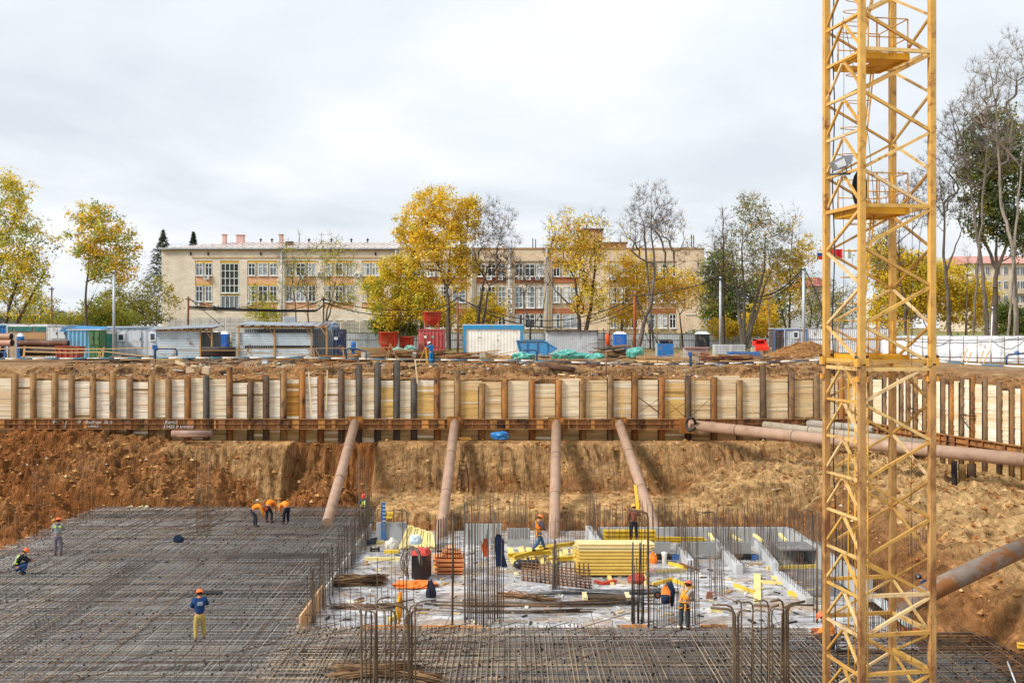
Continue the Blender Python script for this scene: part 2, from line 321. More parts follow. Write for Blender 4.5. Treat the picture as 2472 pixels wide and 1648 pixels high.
    o = np_mesh('ground', verts, Fq, np.clip(C, .01, 1), m, smooth=True); tag(o, kind='structure')
build_ground()
# clods, stones and scraps lying about: uncountable
def scatter_clods():
    r = np.random.RandomState(3); n = 9000
    x = r.uniform(-34, 27, n); y = np.where(r.rand(n) < .55, r.uniform(61, 71.6, n), r.uniform(72.6, 83, n)); k = r.rand(n) < .2
    x[k] = r.uniform(17, 26, k.sum()); y[k] = r.uniform(38, 66, k.sum())
    k2 = (~k) & (r.rand(n) < .35); x[k2] = r.uniform(-34, -9, k2.sum()); y[k2] = r.uniform(60, 70, k2.sum())
    d2 = (x - CRN[0]) * RN[0] + (y - CRN[1]) * RN[1]; ok = (np.abs(d2) > .4) & ~((x < 17) & (x > -25) & (y < 61.5)); x, y = x[ok], y[ok]; n = len(x)
    z = ground_h(x, y); s = np.minimum(r.exponential(.04, n) + .025, .16)
    base = np.array([(1, 0, 0), (0, 1, 0), (-1, 0, 0), (0, -1, 0), (0, 0, .8), (0, 0, -.6)], float)
    V = base[None] * s[:, None, None] * r.uniform(.6, 1.4, (n, 6, 3)); a = r.rand(n) * 6.28; ca, sa = np.cos(a), np.sin(a)
    X = V[..., 0] * ca[:, None] - V[..., 1] * sa[:, None]; Y = V[..., 0] * sa[:, None] + V[..., 1] * ca[:, None]
    V = np.stack([X + x[:, None], Y + y[:, None], V[..., 2] + z[:, None] + s[:, None] * .25], -1).reshape(-1, 3)
    tri = np.array([(0, 1, 4), (1, 2, 4), (2, 3, 4), (3, 0, 4), (1, 0, 5), (2, 1, 5), (3, 2, 5), (0, 3, 5)])
    Fq = (np.arange(n)[:, None, None] * 6 + tri[None]).reshape(-1, 3)
    cols = np.array([hexc('9c6230'), hexc('b98a52'), hexc('7c5330'), hexc('c8a878'), hexc('d9cdb8')]); ci = r.choice(5, n, p=[.36, .32, .25, .06, .01])
    o = np_mesh('soil_clods', V, Fq, np.repeat(cols[ci] * r.uniform(.7, 1.1, (n, 1)), 8, 0), mat('clods', rough=.95)); tag(o, kind='stuff')
scatter_clods()
# ------------------------------------------------------------------ retaining wall: piles, lagging, waler
MAIN = [(36,902),(81,900),(133,900),(174,905),(225,900),(273,895),(314,910),(366,907),(408,910),(454,907),(499,907),(555,886),(605,920),(643,907),(685,894),(730,894),(775,905),(825,897),(867,881),(912,875),(958,871),(1000,912),(1056,896),(1105,893),(1163,925),(1219,914),(1285,914),(1349,916),(1407,913),(1474,905),(1533,898),(1597,910),(1662,906),(1724,910),(1786,917),(1843,878),(1911,896),(1972,907),(2032,912)]
def wall_right_point(px):
    # ray through px meets the right wall line
    k = (px - CX) / F; t = (CRN[0] - k * CRN[1]) / (k * RD[1] - RD[0]); return Vector((CRN[0] + RD[0] * t, CRN[1] + RD[1] * t, 0))
RIGHT = [(2107,905),(2140,905),(2181,905),(2198,908),(2216,909),(2238,909),(2256,911),(2282,912),(2302,912),(2327,914),(2353,905),(2384,912),(2419,922),(2449,932),(2478,930)]
RW = Vector((RD[0], RD[1], 0))
pile_cols = ['8c683e', '7c5c3c', '86653e', '755c40', '966430', '7f5428']
looks = {'8c683e': 'tan brown', '7c5c3c': 'mud brown', '86653e': 'sandy brown', '755c40': 'grey brown', '966430': 'orange rusty', '7f5428': 'red rusty', '5b4632': 'dark brown', '4c4238': 'sooty brown', '4c4640': 'blackened', '8c5a2c': 'orange rusty', '7d4f2a': 'red rusty'}
dark = {454: '8c5a2c', 499: '4c4640', 867: '4c4238', 912: '4c4640', 958: '4c4640', 1000: '4c4640', 1056: '8c5a2c', 1662: '5b4632', 1843: '5b4632', 775: '7d4f2a', 825: '5b4632', 1285: '8c5a2c', 1597: '8c5a2c', 643: '5b4632', 605: '5b4632'}
piles = []
def place_words(px):
    names = [(60, 'at the far left'), (300, 'below the rusty pipes'), (420, 'below the white cabin'), (520, 'below the corrugated shed'), (620, 'below the blue toilet'), (860, 'below the wide corrugated shed'), (1010, 'below the red hoppers'), (1110, 'below the surveyor'), (1290, 'below the blue framed cabin'), (1450, 'below the teal tarpaulin'), (1620, 'below the blue toilet and bin'), (1760, 'below the red machine'), (2060, 'left of the tower crane')]
    for a, b in names:
        if px < a: return b
    return 'right of the tower crane'
ordn = ['first', 'second', 'third', 'fourth', 'fifth', 'sixth', 'seventh', 'eighth', 'ninth', 'tenth', 'eleventh', 'twelfth', 'thirteenth', 'fourteenth', 'fifteenth', 'sixteenth']
cnt = {}
def uniq_place(key):
    cnt[key] = cnt.get(key, 0) + 1; return ordn[cnt[key] - 1]
def pile(px, ytop, right=False):
    hc = dark.get(px) or rnd.choice(pile_cols)
    if right: p = wall_right_point(px); p += Vector((RN[0], RN[1], 0)) * .12
    else: p = Vector((XA(px, 71.85), 71.85, 0))
    zt = ZA(ytop, p.y); w = place_words(px); lb = f'{looks[hc]} round steel pile, {uniq_place(w)} from the left {w}'
    t = thing('wall_pile', (p.x, p.y, -5.6), lb, 'pile', 'steel piles of the pit wall')
    rr_ = .14 if right else .2
    m = MB(hexc(hc)); m.tube([(p.x + rnd.uniform(-.03, .03), p.y, zt), (p.x, p.y, -3.3), (p.x, p.y, -5.7)], [rr_, rr_, rr_], 12); m.build('pile_tube', M_rust, t)
    m = MB(jit(hexc('2c2420'), .1))
    sd = -1; m.box((p.x + sd * (.215 if not right else .14), p.y + .05, (zt - 5.6) / 2 - .1), (.05, .1, zt + 5.4)); m.build('guide_angle', M_rust, t)
    return p
mp_ = [pile(*a) for a in MAIN]; rp_ = [pile(*a, right=True) for a in RIGHT]
lagc = ['ece0c8', 'eee5d2', 'e6d8bc', 'e6d6b6', 'f0e8d8', 'e2d0ac', 'ebdfc6']
def lagging(a, b, za, zb, stained, ins, lab, low):
    warm = -6 < a.x < 23
    """planks from a to b"""
    a = Vector((a.x, a.y, 0)); b = Vector((b.x, b.y, 0)); d = (b - a).normalized(); o = Vector((d.y, -d.x, 0)) * -.03
    m = MB(); z = -5.3 + rnd.uniform(-.1, .1); top = min(za, zb) - rnd.uniform(.05, .2); base = rnd.choice(['dcc6a0', 'e0cca8', 'd8be94', 'e4d2b2'] if warm else ['e6d8bc', 'eadec8', 'e2d2b4', 'ecE2d0']); sp = rnd.uniform(-2.2, -1.2)
    while z < top:
        h = rnd.uniform(.13, .17); c = jit(hexc(base), .07)
        if stained and z < sp + rnd.uniform(-.3, .3): c = jit(hexc('d4ae68'), .12)
        if stained == 2: c = jit(hexc('a8742e'), .2)
        if z < -3.9: c = jit(hexc('a68c60'), .25)  # contact shade below the waler, painted into the lowest planks' colour
        if rnd.random() < .012: c = jit(hexc('8a6a44'), .2)
        if rnd.random() < .08: c = jit(hexc('e0d4bc'), .05)
        m.col = c; off = o + Vector((d.y, -d.x, 0)) * rnd.uniform(-.02, .025); tl = rnd.uniform(-.008, .008)
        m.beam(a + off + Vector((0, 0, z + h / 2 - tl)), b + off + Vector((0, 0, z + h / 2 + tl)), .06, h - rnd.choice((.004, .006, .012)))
        z += h
    return one(m, 'timber_lagging', M_lag, lab, 'timber lagging', 'timber lagging between the piles')
cnt.clear()
allp = [(Vector((-27.5 - 8.5, 72, 0)), 905)] + [(p, q[1]) for p, q in zip(mp_, MAIN)] + [(Vector((CRN[0], CRN[1], 0)), 908)]
px_of = [0] + [q[0] for q in MAIN] + [2060]
for i in range(len(allp) - 1):
    px = px_of[i]; a, b = allp[i][0].copy(), allp[i + 1][0].copy(); a.y = b.y = 71.93
    st = 2 if px == 685 else 1 if px in (912, 1000, 1105, 1597) else 0
    zt = ZA(905 + rnd.uniform(4, 12), 72)
    if px == 555: zt = ZA(922, 72)
    if px == 605: zt = ZA(919, 72)
    if 1056 < px < 1290: zt = ZA(921, 72)
    w = place_words(px + 10); q = {2: 'dark amber stained', 1: 'amber stained', 0: 'pale'}[st]
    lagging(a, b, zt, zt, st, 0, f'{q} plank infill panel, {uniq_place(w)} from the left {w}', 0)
prev = Vector((CRN[0] + RN[0] * .07, CRN[1] + RN[1] * .07, 0))
for i, (px, yt) in enumerate(RIGHT):
    p = rp_[i]; zt = ZA(yt + rnd.uniform(6, 12), p.y)
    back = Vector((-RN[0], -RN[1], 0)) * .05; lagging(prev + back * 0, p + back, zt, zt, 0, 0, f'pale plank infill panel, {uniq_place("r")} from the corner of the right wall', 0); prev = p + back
# leaning battens and diagonal rods on the wall
def sticks():
    L = [((745, 898), (752, 1002), 'd8c49a', .1, 'pale plank leaning against the lagging beside the dark amber panel'), ((790, 893), (787, 990), 'd2bc90', .09, 'narrow upright batten on the lagging beside the burnt pile'),
         ((1002, 868), (1008, 925), 'cdb68c', .1, 'tilted batten leaning over the wall top below the surveyor'),
         ((1504, 945), (1500, 1012), 'c9a45e', .07, 'long upright batten on the lagging above the fourth strut'), ((1497, 975), (1499, 1010), 'b98f50', .05, 'short leaning batten standing above the fourth strut'),
         ((1757, 962), (1757, 1012), 'c9a86a', .06, 'upright batten on the lagging behind the long corner pipe'), ((1815, 975), (1818, 1012), 'c9a86a', .05, 'short batten on the lagging left of the black pile'), ((1875, 980), (1877, 1012), 'bb9a5c', .05, 'short batten on the lagging right of the black pile'), ((1941, 985), (1941, 1012), 'bb9a5c', .06, 'stubby batten on the lagging just left of the crane')]
    for (x0, y0), (x1, y1), c, w, lb in L:
        m = MB(hexc(c)); m.beam(P(x0, y0, 71.6), P(x1, y1, 71.5), w, .03, up=(0, 1, 0)); one(m, 'batten', M_wood, lb, 'wooden batten', 'battens on the pit wall')
    Rr = [((1541, 958), (1590, 995), 'thick dark brace rod crossing the panel right of the fourth strut'), ((1590, 963), (1541, 995), 'thin brace rod crossing the panel right of the fourth strut'), ((1603, 1005), (1655, 972), 'rising thin brace rod on the amber stained panel'), ((1603, 960), (1655, 1008), 'falling thin brace rod on the amber stained panel'), ((1670, 1003), (1718, 958), 'rising thin brace rod on the shadowed panel above the long pipe')]
    for i, ((x0, y0), (x1, y1), lb) in enumerate(Rr):
        m = MB(hexc('3a2a1e')); m.bar(P(x0, y0, 71.55), P(x1, y1, 71.55), .035 if i == 0 else .015, 6); one(m, 'brace_rod', M_rust, lb, 'brace rod', 'diagonal rods on the pit wall')
    for (px, yb) in ((2335, 1000), (2208, 985)):
        a = wall_right_point(px); b = wall_right_point(px + 24); m = MB(hexc('4a3524')); z0 = ZA(yb, a.y)
        o = Vector((RN[0], RN[1], 0)) * .5
        m.bar(Vector((a.x, a.y, z0)) + o, Vector((b.x, b.y, z0)) + o, .03, 6); m.bar(Vector((a.x, a.y, z0)) + o, Vector((b.x, b.y, z0 - .7)) + o, .03, 6); m.bar(Vector((a.x, a.y, z0)) + o, Vector((a.x, a.y, z0)) - o * .2, .03, 6); m.bar(Vector((b.x, b.y, z0)) + o, Vector((b.x, b.y, z0)) - o * .2, .03, 6)
        one(m, 'wall_bracket', M_rust, 'triangular rusty bracket on the right wall ' + ('beside the crane mast' if px < 2300 else 'right of the crane mast'), 'bracket')
sticks()
# waler: two stacked rusty channels with stiffeners
def waler(a, b, zt, zb, name, lab, n, texts=None, cc='9a6c42'):
    a = Vector(a); b = Vector(b); d = (b - a).normalized(); nrm = Vector((d.y, -d.x, 0)); h = zt - zb; zm = (zt + zb) / 2
    t = thing(name, (a.x, a.y, zb), lab, 'steel beam', 'steel walers along the pit wall')
    m = MB(hexc(cc)); cz = Vector((0, 0, 1))
    m.beam(a + nrm * .08 + cz * zm, b + nrm * .08 + cz * zm, .1, h - .1)
    for z in (zt, zm, zb): m.beam(a + nrm * .16 + cz * z, b + nrm * .16 + cz * z, .3, .035 if z != zm else .02)
    m.build('channel', M_rust, t); L = (b - a).length; x = .3
    while x < L - .3:
        w = rnd.choice((.05, .1, .25, .45)); m = MB(jit(hexc(rnd.choice(('a8743c', '8a5c3a', 'b07c44', '6d4a34', '96603a'))), .15)); q = a + d * x + nrm * .245 + cz * zm
        m.box(q, (w, .03, h - .08), rz=math.atan2(d.y, d.x)); m.build('stiffener_plate', M_rust, t); x += w + rnd.uniform(.25, .9)
    return t
ZWT, ZWB = ZA(1011, 71.3), ZA(1035, 71.3)
segs = [(-37, -8.45, 'long brown waler beam with white handwriting, left of the first strut'), (-8.4, 5.0, 'brown waler beam between the first strut and the fourth strut'), (5.05, 11.3, 'short waler beam between the fourth strut and the long corner pipe')]
wl = [waler((a, 71.5, 0), (b, 71.5, 0), ZWT, ZWB, 'waler_beam', l, 0) for a, b, l in segs]
wl.append(waler((11.8, 71.52, 0), (22.3, 71.52, 0), ZWT, ZWB - .05, 'waler_beam', 'waler beam behind the long corner pipes left of the crane', 0))
ra, rb = wall_right_point(2080), wall_right_point(2495); off = Vector((RN[0], RN[1], 0)) * .5
wl.append(waler((ra.x + off.x, ra.y + off.y, 0), (rb.x + off.x, rb.y + off.y, 0), -3.35, -4.0, 'waler_beam', 'orange brown waler beam along the right wall', 0, cc='9a6a3c'))
def writing(body, px, py, h, parent, Y=71.2):
    cu = bpy.data.curves.new('writing', 'FONT'); cu.body = body; cu.size = h; cu.extrude = .004; cu.shear = .25
    ob = bpy.data.objects.new('tmp', cu); COL.objects.link(ob); bpy.context.view_layer.update(); dg = bpy.context.evaluated_depsgraph_get()
    me = bpy.data.meshes.new_from_object(ob.evaluated_get(dg)); bpy.data.objects.remove(ob)
    ca = me.color_attributes.new('Col', 'FLOAT_COLOR', 'CORNER'); ca.data.foreach_set('color', np.tile(np.array([.6, .6, .57, 1], dtype=np.float32), len(me.loops)))
    me.materials.clear(); me.materials.append(M_matte); o = bpy.data.objects.new('handwriting', me); COL.objects.link(o); o.parent = parent
    q = P(px, py, Y) - Vector(worg(parent)); o.location = q; o.rotation_euler = (R(90), 0, 0); return o
WY = 71.225
writing('Балка', 399, 1022, .28, wl[0], WY); writing('5450 л махка', 399, 1033, .3, wl[0], WY)
writing('Выбери', 206, 1022, .28, wl[0], WY); writing('махка', 212, 1031, .24, wl[0], WY); writing('36 л', 250, 1022, .3, wl[0], WY)
writing('←', 124, 1022, .4, wl[0], WY); writing('→', 182, 1022, .4, wl[0], WY); writing('|', 155, 1028, .5, wl[0], WY); writing('|', 394, 1030, .6, wl[0], WY)
# struts
def strut(name, pts, r, lab, hc='a88a74', brackets=True, mt=None):
    pts = [Vector(p) for p in pts]; t = thing(name, tuple(pts[0]), lab, 'steel pipe', 'round steel struts bracing the pit'); m = MB(hexc(hc)); m.tube(pts, r, 20); m.build('pipe', mt or M_pipe, t); m = MB(hexc('7c6250'))
    for f_ in (.3, .62): q = pts[0].lerp(pts[-1] if len(pts) == 2 else pts[1], f_); d = (pts[1] - pts[0]).normalized() * .03; m.tube([q - d, q + d], r + .012, 20)
    m.build('weld_rings', M_rust, t)
    if brackets:
        p = pts[0]; m = MB(hexc('8a5a26')); m.box((p.x, p.y + .12, p.z + .02), (r * 3.4, .08, .78)); m.build('end_plate', M_rust, t)
        for s in (-1, 1):
            g = MB(hexc('a06a2c')); g.prism([(p.x + s * r * .8, p.z + .36), (p.x + s * r * 1.7, p.z + .36), (p.x + s * r * .85, p.z)], 'y', p.y - .3, p.y - .27); g.build('gusset', M_rust, t)
    return t
st = []
st.append(strut('strut_pipe', [P(857, 1020, 71.1), P(790, 1262, 58)], .3, 'first strut from the left, leaning left down to the dark rebar mat'))
st.append(strut('strut_pipe', [P(1098, 1020, 71.1), P(1060, 1320, 57)], .3, 'second strut from the left, slanting down behind the starter bars'))
st.append(strut('strut_pipe', [P(1343, 1022, 71.1), P(1337, 1330, 56.5)], .31, 'third strut, dropping almost straight down behind the walking worker'))
st.append(strut('strut_pipe', [P(1495, 1022, 71.1), P(1590, 1300, 57)], .3, 'fourth strut, slanting right behind the worker in the checked jacket'))
for i, (x, y) in enumerate(((1338, 1075), (1498, 1055), (835, 1130))):
    pass
strut('strut_pipe', [P(1663, 1025, 70.6), P(2100, 1072, 60), P(2480, 1110, 52.5)], .34, 'longest corner pipe running from the wall past the crane to the right edge', brackets=False)
strut('strut_pipe', [P(1845, 1026, 71.0), P(2240, 1072, 63)], .27, 'grey middle corner pipe behind the longest pipe and the crane', 'a09684', brackets=False)
strut('strut_pipe', [P(1950, 1021, 71.4), P(2245, 1050, 66.5)], .25, 'short topmost corner pipe seen through the crane mast', 'a09a90', brackets=False)
strut('strut_pipe', [P(2180, 1462, 36), P(2262, 1418, 36.5), P(2500, 1306, 38.5)], .335, 'mud stained thick pipe slanting up to the right edge beside the crane', '86776c', brackets=False, mt=mat('muddy pipe', rough=.7, nscale=1.5, lo=.7, hi=1.2, stain=hexc('8a5a30'), stain_amt=.5, stain_scale=1.4, stain_w=.08))
p = P(1663, 1024, 70.5); m = MB(hexc('8f5c28')); m.b2((p.x - .5, 70.9, p.z - .62), (p.x + .45, 71.3, p.z + .35)); one(m, 'thrust_block', M_rust, 'orange rusty steel block at the left end of the longest corner pipe', 'steel block')
m = MB(hexc('33302e')); m.tube([P(1668 + 11 * math.cos(a / 12 * 6.28), 1024 + 16 * math.sin(a / 12 * 6.28), 69.6 + .3 * math.cos(a)) for a in range(13)], .09, 8); one(m, 'hose_loop', M_rubber, 'thick black hose looped round the end of the longest corner pipe', 'hose')
m = MB(hexc('94776a')); m.tube([P(415, 1046, 70.6), P(512, 1046, 70.6)], .22, 18); one(m, 'loose_pipe', M_pipe, 'brown pipe lying on the berm under the white handwriting', 'pipe')
m = MB(hexc('85664e')); m.tube([P(428, 1052, 70.2), P(500, 1053, 70.0)], .1, 10); one(m, 'wooden_pole', M_wood, 'thin pole lying in front of the brown loose pipe', 'pole')
# things on the berm
def blob(name, c, s, col, label, cat, m_=None, seed=0, n=3, flat=.5, group=None):
    bm = bmesh.new(); bmesh.ops.create_icosphere(bm, subdivisions=n, radius=1); r_ = random.Random(seed)
    o = [r_.uniform(0, 50) for _ in range(3)]
    for v in bm.verts:
        p = v.co.normalized(); a = np.array([p.x * 2.2 + o[0]]); b_ = np.array([p.y * 2.2 + p.z * 1.7 + o[1]])
        k = 1 + .55 * float(fbm(a, b_, 4)[0]); zz = max(v.co.z, -flat)
        v.co = Vector((p.x * s[0] * k, p.y * s[1] * k, (zz + flat) * s[2] * k))
    me = bpy.data.meshes.new(name); bm.to_mesh(me); bm.free(); ca = me.color_attributes.new('Col', 'FLOAT_COLOR', 'CORNER')
    ca.data.foreach_set('color', np.tile(np.array([*col, 1], dtype=np.float32), len(me.loops))); me.materials.append(m_ or M_plastic)
    ob = bpy.data.objects.new(name, me); COL.objects.link(ob); ob.location = c
    if label: tag(ob, label, cat, group)
    return ob
blob('plastic_sheet', P(1208, 1060, 70.4), (.55, .4, .35), hexc('2a7cc0'), 'crumpled bright blue sheet lying on the berm', 'plastic sheet', seed=3)
m = MB(hexc('d89a4c')); q = P(1123, 1058, 70.6); m.box(q, (.75, .5, .04), rx=R(12), rz=.2); one(m, 'plywood_offcut', M_wood, 'small orange board lying on the berm right of the second strut', 'board')
m = MB(hexc('a08866')); q = G(1836, 1205, -7.5); q.y = 65.6; q.z = ground_z(q.x, q.y) + .4; m.box(q, (.28, .06, .85), rz=.3, rx=R(-8)); one(m, 'upright_board', M_wood, 'weathered board standing upright in the sandy terrace', 'board')
def ladder(px0, py0, px1, py1, Y0, Y1, w=.42):
    a0 = P(px0, py0, Y0); b0 = P(px1, py1, Y1); d = Vector((w, 0, 0)); t = thing('wooden_ladder', tuple(b0), 'brown wooden ladder leaning on the slope right of the second strut', 'ladder')
    for s in (0, 1):
        m = MB(hexc('4e3420')); m.beam(a0 + d * s, b0 + d * s, .08, .1); m.build('rail', M_wood, t)
    for i in range(8):
        q = a0.lerp(b0, (i + .5) / 8); m = MB(hexc('5e4028')); m.beam(q - d * .05, q + d * 1.05, .04, .06); m.build('rung', M_wood, t)
ladder(1112, 1098, 1102, 1180, 69.6, 66.4)
for (x, y, w, lb) in ((338, 1070, .12, 'pale short plank lying on the left slope'), (1880, 1212, .1, 'thin stick lying on the sandy terrace left of the crane'),):
    q = G(x, y, -6.0 if y < 1100 else -7.4); q.z = ground_z(q.x, q.y) + .1; m = MB(hexc('cdb590')); m.box(q, (.9, w, .05), rz=-.9 if y < 1100 else .4); one(m, 'loose_plank', M_wood, lb, 'plank')
# ------------------------------------------------------------------ foundation: slab, rebar mats, walls, starter bars
def slab():
    nx, ny = 150, 130; xs = np.linspace(-7.75, 14.3, nx); ys = np.linspace(37.5, 59.4, ny); X, Y = np.meshgrid(xs, ys)
    Z = SLABZ + .012 * fbm(X * .5, Y * .5, 3); V = np.stack([X, Y, Z], -1).reshape(-1, 3); i = np.arange(ny - 1)[:, None] * nx + np.arange(nx - 1)[None]
    Fq = np.stack([i, i + 1, i + nx + 1, i + nx], -1).reshape(-1, 4)
    m = mat('wet slab', rough=.55, nscale=.9, lo=.75, hi=1.1, spec=.5, bump=.004, bump_scale=9)
    t = m.node_tree; N = t.nodes; L = t.links; b = N['Principled BSDF']; g = N['Geometry'] if 'Geometry' in N else [n for n in N if n.type == 'NEW_GEOMETRY'][0]
    src = b.inputs['Base Color'].links[0].from_socket; cur = src
    for sc_, thr, w, col in ((.55, .545, .05, hexc('d0d0d2')), (1.5, .53, .04, hexc('6f6b68')), (.3, .56, .06, hexc('a58e78')), (5, .60, .03, hexc('e0d6c6'))):
        mp = N.new('ShaderNodeMapping'); mp.inputs['Scale'].default_value = (1, 2.0, 1); mp.inputs['Location'].default_value = (sc_ * 13, 3, 0); L.new(g.outputs['Position'], mp.inputs[0])
        n = N.new('ShaderNodeTexNoise'); n.inputs['Scale'].default_value = sc_; n.inputs['Detail'].default_value = 9; n.inputs['Roughness'].default_value = .68; n.inputs['Distortion'].default_value = .6; L.new(mp.outputs[0], n.inputs['Vector'])
        r = N.new('ShaderNodeMapRange'); r.inputs[1].default_value = thr - w; r.inputs[2].default_value = thr + w; L.new(n.outputs[0], r.inputs[0])
        x = N.new('ShaderNodeMixRGB'); x.inputs[2].default_value = (*col, 1); L.new(r.outputs[0], x.inputs[0]); L.new(cur, x.inputs[1]); cur = x.outputs[0]
    L.new(cur, b.inputs['Base Color'])
    w = N.new('ShaderNodeTexNoise'); w.inputs['Scale'].default_value = .35; w.inputs['Detail'].default_value = 6; L.new(g.outputs['Position'], w.inputs['Vector'])
    r = N.new('ShaderNodeMapRange'); r.inputs[1].default_value = .42; r.inputs[2].default_value = .58; r.inputs[3].default_value = .12; r.inputs[4].default_value = .75; L.new(w.outputs[0], r.inputs[0]); L.new(r.outputs[0], b.inputs['Roughness'])
    o = np_mesh('slab', V, Fq, np.tile(np.array(hexc('a8a8ab')), (len(Fq), 1)), m, smooth=True); tag(o, kind='structure')
    m2 = MB(hexc('a6a29e')); m2.col = hexc('b2ada6'); m2.b2((-25.2, 20, -8.95), (-7.85, 64.3, -8.55)); m2.col = hexc('77746f'); m2.b2((-7.84, 20, -9.3), (40, 38.0, -8.7)); tag(m2.build('foundation_floor', M_conc), kind='structure')
slab()
def bars_mesh(segs, r, col, n=5, sag=0):
    m = MB()
    for a, b in segs: m.col = jit(hexc(col), .3); m.bar(a, b, r, n, caps=True)
    return m
def rebar_mat(name, label, x0, x1, y0, y1, z, sx, sy, cols, right_cut=None, dens=1, rb=.015):
    t = thing(name, ((x0 + x1) / 2, y0, z), label, 'rebar mat', 'tied rebar mats')
    segx = []; y = y0
    while y < y1:
        xa, xb = x0 + rnd.uniform(-.35, .1), x1 + rnd.uniform(-.1, .25)
        if right_cut: xb = right_cut(y) + rnd.uniform(-.3, .1)
        dy_ = rnd.uniform(-.04, .04); dz_ = rnd.uniform(-.02, .028)
        if xb > xa + .5: segx.append(((xa, y + dy_, z + dz_), (xb, y - dy_, z - dz_)))
        y += sy * rnd.uniform(.7, 1.3)
    segy = []; x = x0 + .1
    while x < x1:
        ya, yb = y0 - 2 + rnd.uniform(-.2, .1), y1 + rnd.uniform(-.05, .35)
        if right_cut:
            while yb > ya + .5 and right_cut(yb) < x: yb -= .3
        dx_ = rnd.uniform(-.05, .05)
        if yb > ya + .5: segy.append(((x + dx_, ya, z + .03 + rnd.uniform(-.01, .028)), (x - dx_, yb, z + .03 + rnd.uniform(-.01, .028))))
        x += sx * rnd.uniform(.75, 1.25)
    top = segx + segy; top.sort(key=lambda s: min(s[0][1], s[1][1]) + abs(s[0][1] - s[1][1]) * .01)
    for s in segx[:60] + segy[:40]:
        m = MB(jit(hexc(rnd.choice(cols)), .25)); m.bar(*s, rb, 6); m.build('bar', M_rebar, t)
    m = MB()
    for s in segx[60:] + segy[40:]: m.col = jit(hexc(rnd.choice(cols)), .25); m.bar(*s, rb, 5)
    o = m.build('top_bars', M_rebar, t)
    if o: tag(o, kind='stuff')
    # short tie laps, spacers and chairs, and the lower layers
    m = MB()
    for k in range(int(1500 * dens)):
        xx, yy = rnd.uniform(x0, x1 - .3), y0 + (y1 - y0) * rnd.random() ** 1.3
        if right_cut and right_cut(yy) < xx + .4: continue
        m.col = jit(hexc('1e1b1a'), .3)
        q = rnd.random()
        if q < .62: m.box((xx, yy, z + .03), (.055, .055, .05))
        elif q < .85: m.col = jit(hexc('6a5546'), .3); L = rnd.uniform(1, 3.5); m.bar((xx, yy, z + .045), (xx + rnd.uniform(-.3, .3) if rnd.random() < .5 else xx + L, yy + (L if rnd.random() < .5 else rnd.uniform(-.1, .1)), z + .05), .014, 5)
        else: m.bar((xx, yy, z - .8), (xx, yy, z + .02), .012, 5)
    tag(m.build('ties_and_spacers', M_rebar, t), kind='stuff')
    m = MB()
    for (a, b) in segx[::2]: m.col = jit(hexc('5a514b'), .3); m.bar((a[0], a[1] + .07, z - .3), (b[0], b[1] + .07, z - .3), .013, 4)
    for (a, b) in segy[::2]: m.col = jit(hexc('5a514b'), .3); m.bar((a[0] + .07, a[1], z - .33), (b[0] + .07, b[1], z - .33), .013, 4)
    for (a, b) in segx[1::3]: m.col = jit(hexc('5a514b'), .3); m.bar((a[0], a[1] + .07, z - .5), (b[0], b[1] + .07, z - .5), .013, 4)
    tag(m.build('lower_bars', M_rebar, t), kind='stuff')
    return t
GR = ['8f8b88', '9d9894', '7a7572', '9c866c', '87827e', '948f8b', '66615e']
TN = ['95897c', 'a6947e', '7c746e', '88807a', '6a6460', '9c8a72']
rebar_mat('rebar_mat', 'vast grey rebar mat on the left with several workers on it', -24.6, -7.85, 27, 64.2, MATZ, .2, .21, GR)
rebar_mat('rebar_mat', 'tan rebar mat along the bottom centre in front of the wet slab', -7.8, 10.4, 27, 38.5, MATZ, .165, .15, TN, right_cut=lambda y: 10.6 + (38.5 - y) * .02, rb=.0165)
rebar_mat('rebar_mat', 'sparse dark rebar mat at the lower right under the crane mast', 10.7, 19.5, 26, 38.6, MATZ - .25, .5, .17, ['4b4643', '5a524c', '3c3837', '7a6248'], right_cut=lambda y: 17.2 + max(0, (37.8 - y)) * .55, dens=.4)
# dark recessed strips with stirrups (beam cages) crossing the left mat
def beam_cage(x0, x1, y0, y1, lab):
    t = thing('beam_cage', ((x0 + x1) / 2, (y0 + y1) / 2, MATZ - .5), lab, 'rebar cage', 'beam cages across the left mat'); m = MB(hexc('5a5551'))
    L = max(x1 - x0, y1 - y0); n = int(L / .34)
    for i in range(n):
        f = i / n
        if x1 - x0 > y1 - y0: x = x0 + (x1 - x0) * f; m.tube([(x, y0, MATZ - .5), (x, y0, MATZ + .16), (x, y1, MATZ + .16), (x, y1, MATZ - .5)], .011, 4)
        else: y = y0 + (y1 - y0) * f; m.tube([(x0, y, MATZ - .5), (x0, y, MATZ + .16), (x1, y, MATZ + .16), (x1, y, MATZ - .5)], .011, 4)
    m.build('stirrups', M_rebar, t); m = MB(hexc('6b645e'))
    for k in range(7):
        f = k / 6
        if x1 - x0 > y1 - y0: y = y0 + (y1 - y0) * f; m.bar((x0, y, MATZ + .13), (x1, y, MATZ + .13), .015, 5)
        else: x = x0 + (x1 - x0) * f; m.bar((x, y0, MATZ + .13), (x, y1, MATZ + .13), .015, 5)
    m.build('long_bars', M_rebar, t)
beam_cage(-19.6, -8.5, 49.4, 50.3, 'dark beam cage with upright stirrups crossing the middle of the grey mat')
beam_cage(-17.2, -16.2, 33, 49, 'dark beam cage running towards the viewer left of the khaki trousered worker')
